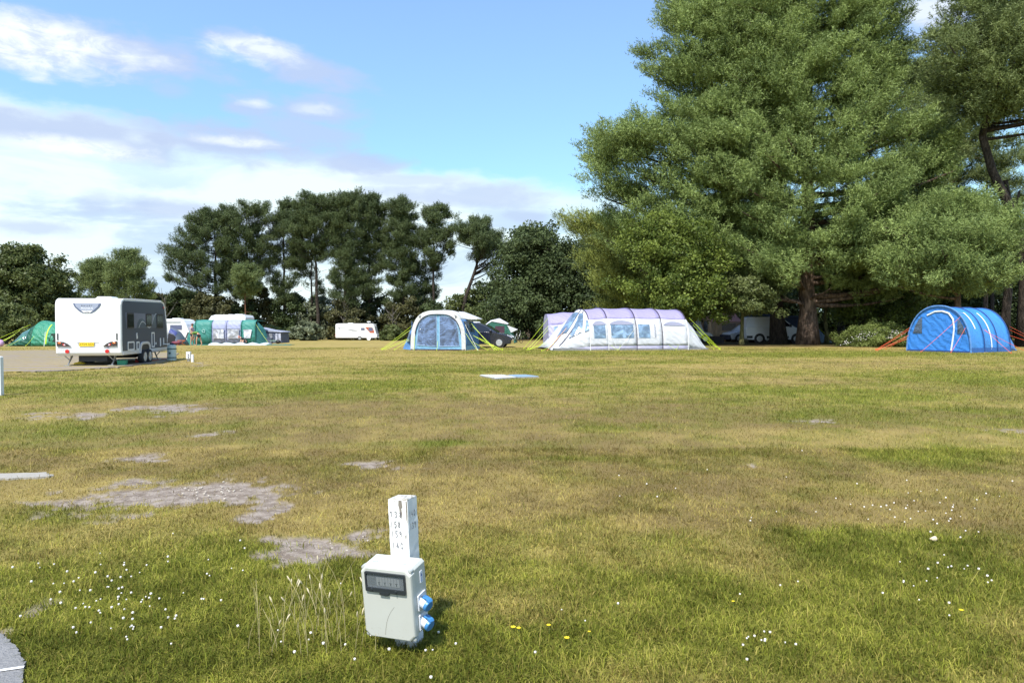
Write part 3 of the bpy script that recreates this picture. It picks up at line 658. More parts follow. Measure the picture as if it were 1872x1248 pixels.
    for cz, lab in ((.172, 'upper blue capped socket'), (.075, 'lower blue capped socket')):
        f = MB(); f.prism(rounded(.078, .078, .006, 3, .083, cz), lambda a, b, d: bl((d, a, b)), W-.001, W+.006)
        so = f.build('socket', sw_, t, bevel=.001); so['label'] = lab
        c0 = Vector((W+.004, .078, cz)); ax = Vector((.88, -.28, -.34)).normalized()
        n = MB(); n.tube([bl(c0), bl(c0+ax*.020), bl(c0+ax*.036)], [.027, .026, .025], 20); n.build('socket_throat', sw_, so, smooth=False)
        c1 = c0+ax*.034; cp = MB(); cp.tube([bl(c1), bl(c1+ax*.003), bl(c1+ax*.014), bl(c1+ax*.017)], [.026, .028, .027, .024], 22); cp.build('cap', blue, so)
        hg = MB(); u = Vector((.38, .05, .92)).normalized(); sd_ = ax.cross(u).normalized()
        a = c0+u*.020; b = c1+ax*.010+u*.028
        hg.add([bl(a-sd_*.014), bl(a+sd_*.014), bl(b+sd_*.014+ax*.008), bl(b-sd_*.014+ax*.008), bl(a-sd_*.014+u*.012), bl(a+sd_*.014+u*.012), bl(b+sd_*.014-ax*.004+u*.008), bl(b-sd_*.014-ax*.004+u*.008)], [(0, 1, 2, 3), (4, 5, 6, 7), (0, 1, 5, 4), (1, 2, 6, 5), (2, 3, 7, 6), (3, 0, 4, 7)])
        hg.build('hinge', blue, so, bevel=.002)
        sp = MB(); sp.tube([bl(c0+u*.032+sd_*.022*math.cos(k*.9)+ax*(.004*k)) for k in range(8)], .0016, 5); sp.build('spring', mat('steel_dark', (.12, .12, .12), .4, metal=.6), so)
        for (dy, dz) in ((.032, .032), (-.032, .032), (.032, -.032), (-.032, -.032)):
            k = MB(); k.cyl(bl((W+.005, .083+dy, cz+dz)), bl((W+.0085, .083+dy, cz+dz)), .004, .003, 10); k.build('screw', mat('steel_dark', (.12, .12, .12), .4, metal=.6), so)
    lb = MB(); lb.prism([(-.004, .0), (.010, .0), (.010, .008), (-.004, .008)], lambda a, b, d: bl((W+.047, .066+a, .076+b)) if d == 0 else bl((W+.050, .066+a, .076+b)), 0, 1); lb.build('yellow_tab', mat('tab_yellow', (.7, .6, .1), .5), t)
    br = MB(); br.box(.035, .15, DB-.002, DB+.022, .04, .31); br.v = [tuple(bl(v)) for v in br.v]; br.build('bracket', mat('bracket_zinc', (.30, .31, .31), .5, metal=.6), t)
def film_glass():
    m = bpy.data.materials.new('smoked_pane'); m.use_nodes = True; t = NT(m.node_tree); b = t.n['Principled BSDF']
    b.inputs['Base Color'].default_value = (.20, .23, .25, 1); b.inputs['Roughness'].default_value = .12; b.inputs['Alpha'].default_value = .35; b.inputs['Specular IOR Level'].default_value = .8
    return m
power_post()

# ------------------------------------------------------------------ shared bits
def face_x(x0):  return lambda a, b, d: Vector((x0+d, a, b))     # a=y, b=z on a side wall (normal +x)
def panel(mb, poly, fn, th=.012): mb.prism(poly, fn, -.004, th); return mb
def wheel(parent, x, y, r, w, tyre, rimm, side=1, spokes=7):
    t = MB(); prof = [(r*.62, -w/2), (r*.93, -w/2), (r, -w*.36), (r, w*.36), (r*.93, w/2), (r*.62, w/2)]
    n = 22; t.loft([[Vector((x+d, y+q*math.cos(2*math.pi*k/n), r+q*math.sin(2*math.pi*k/n))) for k in range(n)] for q, d in prof], True)
    o = t.build('wheel', tyre, parent, smooth=False)
    m = MB(); xs = x+side*w*.30
    m.loft([[Vector((xs+d, y+q*math.cos(2*math.pi*k/n), r+q*math.sin(2*math.pi*k/n))) for k in range(n)] for q, d in ((r*.66, side*.04), (r*.60, side*.03), (r*.55, 0), (r*.12, 0))], True, True)
    m.cyl((xs, y, r), (xs+side*.05, y, r), r*.15, r*.12, 10)
    for k in range(spokes):
        a = 2*math.pi*k/spokes; c, s = math.cos(a), math.sin(a); c2, s2 = math.cos(a+.22), math.sin(a+.22)
        m.tube([(xs+side*.03, y+c*r*.1, r+s*r*.1), (xs+side*.035, y+c*r*.6, r+s*r*.6)], [r*.07, r*.06], 4)
    m.build('rim', rimm, o)
    return o
tyre = mat('tyre_rubber', (.022, .022, .024), .85, var=.2); rim = mat('alloy_rim', (.55, .56, .58), .3, metal=.5); glass = mat('dark_window', (.010, .012, .018), .08, var=0, spec=.5)
gel = mat('gelcoat_white', (.78, .79, .79), .28, var=.03, scale=1.5, spec=.5, coat=.3); black = mat('black_plastic', (.02, .02, .022), .5); steel = mat('galvanised', (.36, .37, .38), .45, metal=.5, var=.2)
under = mat('underbody', (.035, .037, .04), .8, var=.3)

# ------------------------------------------------------------------ the big caravan
def big_caravan():
    W = 2.25; hd = rad(8); near = Vector((-14.28, 26, 0)); c = near-Vector((math.cos(hd), math.sin(hd), 0))*W/2
    # heading: length runs (-sin, cos)
    t = thing('caravan', 'grey and white twin axle caravan seen from behind on the hardstanding', 'caravan', (c.x, c.y, 0.0), hd)
    L = 4.95; prof = [(.10, .40), (.0, .50), (-.03, 1.0), (-.02, 2.28), (.04, 2.42), (.18, 2.49), (4.2, 2.53), (4.5, 2.47), (4.66, 2.25), (4.86, 1.45), (4.95, .95), (4.95, .45), (4.88, .38)]
    mb = MB()
    mb.loft([[Vector((x, cy_+(y-cy_)*k, cz_+(z-cz_)*k)) for y, z in prof] for x, k in ((-W/2, .985), (-W/2+.05, 1.0), (W/2-.05, 1.0), (W/2, .985)) for cy_, cz_ in ((L/2, 1.45),)], True, True)
    body = mb.build('body', gel, t, bevel=.035, seg=3)
    X = W/2; fx = face_x(X)
    grey = mat('slate_grey_panel', (.050, .068, .105), .45, var=.06, scale=1.2, spec=.35, coat=.1)
    sp = MB(); sp.prism([(.10, .56), (.07, 1.0), (.09, 2.24), (.14, 2.36), (.24, 2.41), (4.18, 2.45), (4.42, 2.39), (4.56, 2.2), (4.76, 1.45), (4.84, .95), (4.84, .56)], fx, -.004, .012); side = sp.build('side_panel', grey, t, bevel=.004)
    # lighter decal field between the windows, the blue-grey swoosh and its white line
    dc = MB(); dc.add([fx(a, b, .0145) for a, b in [(.33, 1.97), (.42, 1.40), (.45, 1.40), (3.60, 1.40), (3.60, 1.90), (3.1, 1.95), (.4, 1.99)]], [(0, 1, 2, 3, 4, 5, 6)]); dc.build('decal_field', mat('decal_lilac', (.15, .165, .25), .3, var=.35, scale=1.1, coat=.3), side, fix=False)
    sw = [(a, b) for a, b in [(1.62, 1.405), (1.75, 1.53), (1.9, 1.63), (2.05, 1.66), (2.2, 1.62), (2.4, 1.52), (2.6, 1.43), (2.75, 1.405), (2.9, 1.44), (3.05, 1.56), (3.25, 1.80), (3.42, 1.95), (3.56, 1.97)]]
    fl_ = MB(); fl_.add([fx(a, b, .0165) for a, b in [(1.40, 1.405), (1.5, 1.6), (1.7, 1.74), (1.95, 1.78), (2.25, 1.70), (2.6, 1.44), (2.6, 1.405)]], [tuple(range(7))])
    fl_.add([fx(a, b, .0165) for a, b in [(2.85, 1.405), (3.05, 1.56), (3.25, 1.80), (3.42, 1.95), (3.56, 1.96), (3.56, 1.405)]], [tuple(range(6))]); fl_.build('decal_swoosh', mat('decal_navy', (.045, .075, .13), .3, var=.3, scale=2, coat=.3), side, fix=False)
    wl = MB()
    for a, b in zip(sw[:-1], sw[1:]):
        d = Vector((b[0]-a[0], b[1]-a[1])).normalized(); n = Vector((-d.y, d.x))*.013
        wl.add([fx(a[0]+n.x, a[1]+n.y, .019), fx(a[0]-n.x, a[1]-n.y, .019), fx(b[0]-n.x, b[1]-n.y, .019), fx(b[0]+n.x, b[1]+n.y, .019)], [(0, 1, 2, 3)])
    wl.build('decal_line', mat('decal_white', (.70, .72, .75), .4), side, fix=False)
    for y0, y1, z0, z1 in ((.48, 1.14, 1.39, 1.98), (2.38, 3.0, 1.46, 1.97), (3.58, 4.32, 1.37, 1.97)):
        f = MB(); o = rounded(y1-y0, z1-z0, .05, 3, (y0+y1)/2, (z0+z1)/2); f.prism(o, fx, .008, .030); w = f.build('window', black, t, bevel=.004)
        g = MB(); g.prism(rounded(y1-y0-.09, z1-z0-.12, .04, 3, (y0+y1)/2, (z0+z1)/2-.01), fx, .029, .034); g.build('pane', glass, w)
    for y0, y1, z0, z1 in ((.52, 1.14, .56, .90), (1.37, 1.66, .56, .88), (2.97, 3.30, .60, 1.22)):
        fr = MB(); o = rounded(y1-y0, z1-z0, .03, 2, (y0+y1)/2, (z0+z1)/2); i = rounded(y1-y0-.11, z1-z0-.11, .02, 2, (y0+y1)/2, (z0+z1)/2)
        fr.loft([[fx(a, b, .012) for a, b in o], [fx(a, b, .03) for a, b in o], [fx(a, b, .03) for a, b in i], [fx(a, b, .014) for a, b in i]], True); d = fr.build('locker_frame', mat('trim_white', (.74, .75, .76), .4), t)
        g = MB(); g.prism(i, fx, .010, .018); g.build('locker_door', grey, d)
    h = MB(); h.prism([(1.36, 1.20), (1.44, 1.22), (1.44, 1.12), (1.48, 1.09), (1.47, .99), (1.38, .98)], fx, .01, .035); h.build('water_inlet', mat('trim_white', (1, 1, 1)), t, bevel=.006)
    for y0, y1, z0, z1 in ((3.42, 3.50, .70, .80), (3.95, 4.05, .62, .96), (4.35, 4.43, .66, .96)): 
        v = MB(); v.box(X+.008, X+.03, y0, y1, z0, z1); v.build('vent', mat('trim_white', (1, 1, 1)), t, bevel=.008)
    hs = MB(); hs.tube([(X+.02, 4.40, .70), (X+.12, 4.55, .68), (X+.25, 4.75, .72)], .018, 6); hs.build('water_hose', mat('trim_white', (1, 1, 1)), t)
    # skirt and the wheel arch
    sk = MB(); sk.prism([(.08, .42), (4.86, .42), (4.84, .53), (.08, .53)], fx, -.01, .022); sk.build('side_skirt', mat('skirt_silver', (.62, .63, .66), .3, metal=.2), t, bevel=.008)
    outer = [(1.70, .42), (1.72, .72), (1.82, .82), (2.0, .86), (2.5, .86), (2.68, .82), (2.78, .72), (2.80, .42)]; inner = [(1.80, .42), (1.82, .62), (1.90, .72), (2.05, .76), (2.45, .76), (2.60, .72), (2.68, .62), (2.70, .42)]
    ar = MB(); ar.prism(outer+inner[::-1], fx, .0, .05); ar.build('wheel_arch', mat('skirt_silver', (1, 1, 1)), t, bevel=.01)
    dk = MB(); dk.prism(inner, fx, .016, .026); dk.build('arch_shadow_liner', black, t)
    for y in (1.99, 2.52): wheel(t, X+.02, y, .275, .2, tyre, rim, 1, 5); wheel(t, -X+.14, y, .275, .2, tyre, rim, -1, 5)
    ub = MB(); ub.box(-.45, .52, .25, .9, .18, .42); ub.box(-.75, .75, 1.0, 3.9, .30, .42); ub.cyl((-.9, 1.99, .28), (.9, 1.99, .28), .05); ub.cyl((-.9, 2.52, .28), (.9, 2.52, .28), .05); ub.build('chassis', under, t)
    # corner steadies
    for x, y, s in ((-.78, .15, 1), (.72, .15, 1), (-.78, 4.4, -1), (.95, 4.25, -1)):
        l = MB(); l.tube([(x, y+s*.42, .42), (x, y-s*.02, .03)], .03, 4); l.tube([(x-.12, y, .42), (x, y+s*.18, .22)], .018, 4); l.tube([(x+.12, y, .42), (x, y+s*.18, .22)], .018, 4); l.box(x-.10, x+.10, y-s*.02-.09, y-s*.02+.09, .035, .06); l.build('corner_steady', steel, t)
    # rear face: badge, lamps, plate
    fr_ = lambda a, b, d: Vector((a, -.028-d, b))
    bd = MB(); bd.prism([(-.50, 2.31), (.46, 2.31), (.40, 2.18), (.25, 2.03), (.12, 1.955), (-.16, 1.955), (-.29, 2.03), (-.44, 2.18)], fr_, 0, .014); badge = bd.build('rear_badge', mat('badge_navy', (.09, .12, .22), .3, coat=.4), t, bevel=.004)
    b2 = MB(); b2.prism([(-.43, 2.30), (.39, 2.30), (.35, 2.19), (.20, 2.05), (-.24, 2.05), (-.39, 2.19)], fr_, .014, .020); b2.build('badge_plate', mat('badge_silver', (.36, .40, .52), .3, metal=.2), badge)
    b3 = MB(); b3.prism([(-.22, 2.046), (.18, 2.046), (.08, 1.965), (-.12, 1.965)], fr_, .014, .019); b3.build('badge_base', gel, badge)
    def RT(name, s, size, x, z, m_, par, d=.021, sp=1.0):
        return text(name, s, size, Matrix.Translation((x, -.028-d, z)) @ Matrix.Rotation(math.pi/2, 4, 'X'), m_, par, .001, sp)
    RT('badge_lettering', 'B A I L E Y', .085, -.02, 2.215, black, badge); RT('badge_lettering', 'PEGASUS', .10, -.02, 2.125, mat('letter_white', (.85, .87, .9), .4), badge)
    RT('badge_lettering', 'GT65', .075, -.02, 1.995, mat('letter_plum', (.10, .07, .16), .4), badge)
    lamp_r = mat('lamp_red', (.55, .01, .02), .15, coat=.8, spec=.8); lamp_o = mat('lamp_amber', (.75, .16, .01), .15, coat=.8); smk = mat('lamp_smoke', (.05, .04, .045), .15, coat=.8)
    for sx in (-1, 1):
        P = lambda a, b, d: fr_(sx*a+(-.03 if sx < 0 else -.04), b, d)
        l = MB(); l.prism([(1.03, .93), (.80, .91), (.66, .84), (.55, .745), (1.02, .755)], P, -.01, .03); lm = l.build('rear_lamp', smk, t, bevel=.006)
        q = MB(); q.ball(P(.93, .87, .028), .055, 10, (1.1, .35, .7)); q.build('indicator', lamp_o, lm, smooth=True)
        q = MB(); q.prism([(.83, .85), (.76, .84), (.72, .77), (.80, .77)], P, .028, .036); q.build('brake_light', lamp_r, lm)
        q = MB(); q.ball(P(.76, .80, .034), .03, 8, (1.2, .3, .8)); q.build('reverse_light', mat('lamp_clear', (.7, .7, .75), .1, coat=.8), lm, smooth=True)
        q = MB(); q.box(-.022+sx*1.0-.02, .022+sx*1.0-.02, -.05, -.02, .98, 1.22); q.build('grab_strip', black, t, bevel=.01)
        q = MB(); q.cyl((sx*.676-.04, -.02, .565), (sx*.676-.04, -.042, .565), .072, .068, 18); q.build('reflector', lamp_r, t)
        q = MB(); q.prism([(.95, .66), (.80, .66), (.55, .63), (.5, .60), (.0, .60), (0, .607), (.5, .607), (.55, .637), (.8, .667), (.95, .667)], P, 0, .004); q.build('bumper_crease', mat('crease', (.40, .41, .42), .5), t)
    pl_ = MB(); pl_.prism(rounded(.50, .135, .01, 2, -.05, .82), fr_, .0, .012); plate = pl_.build('number_plate', mat('plate_yellow', (.80, .58, .02), .35), t)
    RT('plate_lettering', 'OY54 SOU', .118, -.05, .822, black, plate, .0135, 1.05)
    st = MB(); st.box(-.38, .36, -.034, -.02, .885, .898); st.build('seam_strip', mat('crease', (1, 1, 1)), t)
    lg = MB(); lg.box(.62, .70, -.033, -.02, .70, .722); lg.build('small_badge', mat('badge_blue_small', (.12, .12, .35), .4), t)
    # roof: skylights and rail
    rf = MB(); rf.loft([[Vector((x*k, 1.6+y*k, z)) for x, y in ((-.22, -.45), (.36, -.45), (.36, .25), (-.22, .25))] for z, k in ((2.49, 1), (2.54, .98), (2.59, .82), (2.60, .7))], True, True); rf.build('skylight', gel, t, bevel=.02)
    rf = MB(); rf.loft([[Vector((-.2+x*k, 3.0+y*k, z)) for x, y in ((-.35, -.4), (.35, -.4), (.35, .4), (-.35, .4))] for z, k in ((2.51, 1), (2.55, .95), (2.56, .8))], True, True); rf.build('roof_vent', gel, t, bevel=.02)
    rl = MB(); rl.tube([(X-.01, .2, 2.475), (X-.01, 2, 2.50), (X-.01, 4.2, 2.515), (X-.01, 4.52, 2.44), (X-.01, 4.68, 2.22), (X-.01, 4.88, 1.45), (X-.01, 4.96, .95)], .022, 6); rl.build('awning_rail', mat('trim_white', (1, 1, 1)), t)
    mk = MB(); mk.box(X+.012, X+.04, 4.36, 4.44, 2.20, 2.30); mk.build('marker_light', lamp_r, t, bevel=.01)
    tw = MB(); tw.tube([(-.5, 4.9, .45), (0, 6.0, .45), (.5, 4.9, .45)], .04, 5); tw.tube([(0, 5.8, .45), (0, 6.2, .48)], .035, 6); tw.cyl((.1, 5.9, .05), (.1, 5.9, .8), .03); tw.build('drawbar', steel, t)
    return t
big_caravan()
def at(px, py, z=0.0):
    g = G(px, py); return (g.x, g.y, z)
# bits under and beside it
def green_crate():
    D = 26.4; t = thing('crate', 'green plastic crate lying under the grey and white caravan', 'crate', (WX(223, D), D, .034), .1)
    mb = MB(); mb.loft([[Vector((x*k, y*k, z)) for x, y in ((-.15, -.1), (.15, -.1), (.15, .1), (-.15, .1))] for z, k in ((0, .93), (.16, 1), (.16, 1.06), (.18, 1.06), (.18, .94), (.02, .86))], True, True); mb.build('tub', mat('crate_green', (.015, .22, .13), .5), t, bevel=.006)
    h = MB(); h.tube([(-.15, 0, .12), (-.18, 0, .17), (-.15, 0, .2)], .01, 5); h.build('handle', mat('crate_green', (1, 1, 1)), t)
green_crate()
def ramp():
    D = 26.9; t = thing('levelling_ramp', 'yellow levelling ramp behind the rear left leg of the caravan', 'ramp', (WX(145, D), D, .034), .2)
    mb = MB(); mb.prism([(-.2, 0), (.2, 0), (.2, .03), (.05, .11), (-.02, .11), (-.06, .08), (-.14, .07), (-.2, .02)], lambda a, b, d: Vector((a, d, b)), -.08, .08); mb.build('wedge', mat('ramp_yellow', (.75, .55, .02), .5), t, bevel=.006)
ramp()
D = 28.2; t = thing('wheel_chock', 'small red chock against the caravan wheels', 'chock', (WX(252, D), D, .034), .2)
mb = MB(); mb.prism([(-.10, 0), (.10, 0), (.08, .03), (-.07, .15), (-.10, .15)], lambda a, b, d: Vector((a, d, b)), -.07, .07); mb.build('wedge', mat('chock_red', (.5, .02, .02), .5), t, bevel=.008)
o = MB().tube([at(250, 663, .045), at(268, 662, .045), at(285, 660, .04), at(300, 657, .04), at(318, 655, .04)], .014, 5).build('orange_cable', mat('cable_orange', (.75, .16, .04), .5)); tag(o, 'orange mains cable running along the ground past the caravan wheels', 'cable')
def aquaroll():
    D = 30.2; r = .18; H = .66; t = thing('water_barrel', 'pale green upright water barrel with two dark hoops by the front of the grey caravan', 'water barrel', (WX(313.5, D), D, 0))
    mb = MB(); n = 20; prof = [(.02, 0), (r*.93, 0), (r, .03), (r, .12), (r*.96, .13), (r, .15), (r, .48), (r*.96, .5), (r, .52), (r, .60), (r*.9, .65), (.1, .67), (.02, .67)]
    mb.loft([[Vector((q*math.cos(2*math.pi*k/n), q*math.sin(2*math.pi*k/n), z)) for k in range(n)] for q, z in prof], True, True); mb.build('drum', mat('barrel_mint', (.50, .60, .57), .45), t, smooth=False)
    for z in (.13, .50):
        h = MB(); h.loft([[Vector((q*math.cos(2*math.pi*k/n), q*math.sin(2*math.pi*k/n), zz)) for k in range(n)] for q, zz in ((r*1.01, z-.018), (r*1.06, z-.018), (r*1.06, z+.018), (r*1.01, z+.018))], True); h.build('hoop', mat('hoop_dark', (.03, .09, .09), .6), t)
    c = MB(); c.cyl((.0, -r-.012, .32), (0, -r+.01, .32), .045, .045, 14); c.build('cap', mat('hoop_dark', (1, 1, 1)), t)
    p = MB(); p.tube([(-.07, 0, .66), (-.05, 0, .73), (.06, -.02, .74), (.10, 0, .68)], .022, 6); p.ball((0, 0, .70), .07, 8, (1.2, 1, .6)); p.build('pump_head', mat('pump_blue', (.02, .03, .07), .5), t)
aquaroll()
def low_bollards():
    D = 29.6; y0 = D; t = thing('hookup_bollard', 'short white hookup bollard with dark sockets beside the water barrel', 'bollard', (WX(344.5, D), D, 0))
    b = MB(); b.box(-.05, .05, -.04, .04, -.02, .20); b.build('stake', steel, t); b = MB(); b.box(-.085, .085, -.07, .07, .10, .40); bx = b.build('housing', gel, t, bevel=.012)
    for z in (.28, .18): s = MB(); s.cyl((.02, -.068, z), (.02, -.10, z), .022, .022, 10); s.build('socket', mat('sock_navy', (.05, .06, .16), .4), bx)
    D = 28.9; t = thing('marker_post', 'stubby white wooden marker post just right of the low hookup bollard', 'marker post', (WX(351.3, D), D, 0), .1)
    b = MB(); b.box(-.045, .045, -.045, .045, -.02, .30); b.build('post', mat('post_white', (.75, .75, .73), .6, var=.1), t, bevel=.006); c = MB(); c.loft([[Vector((x*k, y*k, z)) for x, y in ((-.045, -.045), (.045, -.045), (.045, .045), (-.045, .045))] for z, k in ((.30, 1), (.315, .5))], True, True); c.build('cap', mat('post_white', (1, 1, 1)), t)
low_bollards()
D = 15.7; t = thing('white_post', 'white post cut off by the left picture edge', 'marker post', (WX(-2.2, D), D, 0), .05)
b = MB(); b.box(-.055, .055, -.055, .055, -.02, .84); b.build('post', mat('post_white', (1, 1, 1)), t, bevel=.006); c = MB(); c.loft([[Vector((x*k, y*k, z)) for x, y in ((-.055, -.055), (.055, -.055), (.055, .055), (-.055, .055))] for z, k in ((.84, 1), (.865, .6))], True, True); c.build('cap', mat('post_white', (1, 1, 1)), t)
def covers():
    galv = mat('galvanised_sheet', (.62, .66, .70), .28, metal=.35, var=.08, scale=4)
    for (pts, lab, m_) in (([(877, 688.3), (918, 688.0), (944, 692.0), (906, 694.2)], 'bright white flat drain cover in the middle of the field', mat('cover_white', (.62, .65, .67), .4, var=.08, scale=4)), ([(929, 688.2), (962, 687.9), (985, 690.8), (946, 692.0)], 'bluish flat drain cover touching the bright white one on its right', mat('cover_blue', (.22, .33, .46), .5, metal=.0, var=.1, scale=4))):
        c = G(sum(p[0] for p in pts)/4, sum(p[1] for p in pts)/4); t = thing('drain_cover', lab, 'drain cover', (c.x, c.y, 0)); P = [(G(*p)-c) for p in pts]
        b = MB(); b.prism([(p.x*1.02, p.y*1.02) for p in P], lambda a, b_, d: Vector((a, b_, d)), -.02, .045); b.build('rim', mat('pale_concrete', (1, 1, 1)), t)
        b = MB(); b.prism([(p.x*.97, p.y*.97) for p in P], lambda a, b_, d: Vector((a, b_, d)), .04, .06); b.build('plate', m_, t, bevel=.006)
covers()

# ------------------------------------------------------------------ tents: a surface through arches
class Tunnel:
    """sections: (y, cx, half width, height, squareness); y runs along the tent, x across; u in 0..1 from the -x foot to the +x foot"""
    def __init__(s, secs, frame=None, sag=.02): s.s = secs; s.fr = frame or (lambda v: v); s.sag = sag
    def sec(s, y):
        S = s.s
        for a, b in zip(S[:-1], S[1:]):
            if y <= b[0]+1e-9: k = (y-a[0])/(b[0]-a[0]); k = max(0, k); q = [a[i]+(b[i]-a[i])*k for i in range(5)]; q.append(4*k*(1-k)); return q
        return list(S[-1])+[0]
    def pt(s, y, u, off=0.0):
        y_, cx, hw, h, p, k = s.sec(y); a = math.pi*u; c, sn = -math.cos(a), math.sin(a); m = 1-s.sag*k
        e = 2/p; x = cx+(hw*m+off)*(abs(c)**e)*(1 if c > 0 else -1); z = (h*m+off)*(abs(sn)**e)
        return s.fr(Vector((x, y, z)))
    def patch(s, mb, y0, y1, u0, u1, ny=6, nu=16, off=0.0):
        rings = []
        for i in range(ny+1):
            y = y0+(y1-y0)*i/ny; rings.append([s.pt(y, u0+(u1-u0)*j/nu, off) for j in range(nu+1)])
        return mb.loft(rings, False)
    def hoop(s, mb, y, r=.03, off=.01, u0=0, u1=1, n=24): return mb.tube([s.pt(y, u0+(u1-u0)*i/n, off) for i in range(n+1)], r, 6)
    def u_at(s, y, z, side=1):
        best = min(range(1, 200), key=lambda k: abs(s.pt(y, (.5+side*.5*k/200)).z-z)); return .5+side*.5*best/200
def solid(o, th=.012):
    m = o.modifiers.new('cloth', 'SOLIDIFY'); m.thickness = th; m.offset = -1; return o
def endwall(tun, y, n=28, inset=.0):
    return [tun.pt(y, i/n, -inset) for i in range(n+1)]
def guy(parent, a, b, m_, r=.009, name='guy_rope'):
    mb = MB(); a = Vector(a); b = Vector(b); mid = (a+b)/2+Vector((0, 0, -.02)); mb.tube([a, mid, b], r, 4); d = (b-a).normalized(); mb.tube([b+Vector((0, 0, .08)), b-Vector((0, 0, .04))], .015, 4)
    return mb.build(name, m_, parent)
lime = mat('guy_lime', (.55, .72, .03), .5, var=0); redg = mat('guy_red', (.75, .10, .03), .5, var=0); whg = mat('guy_white', (.7, .72, .66), .5, var=0); org = mat('guy_orange', (.7, .3, .1), .5, var=0)
lilac = fabric('lilac_cloth', (.36, .33, .56), bump=.35); offw = fabric('offwhite_cloth', (.66, .68, .72), bump=.35, trans=.2); skirtm = fabric('skirt_lilac', (.50, .49, .66), bump=.3)
mud = mat('mud_skirt', (.22, .22, .22), .8, var=.4, scale=8); wfilm = film('window_film', (.18, .27, .38)); dkfilm = film('dark_film', (.05, .09, .16)); polm = mat('pole_sleeve', (.035, .03, .06), .6); tapem = mat('white_tape', (.72, .74, .74), .5)

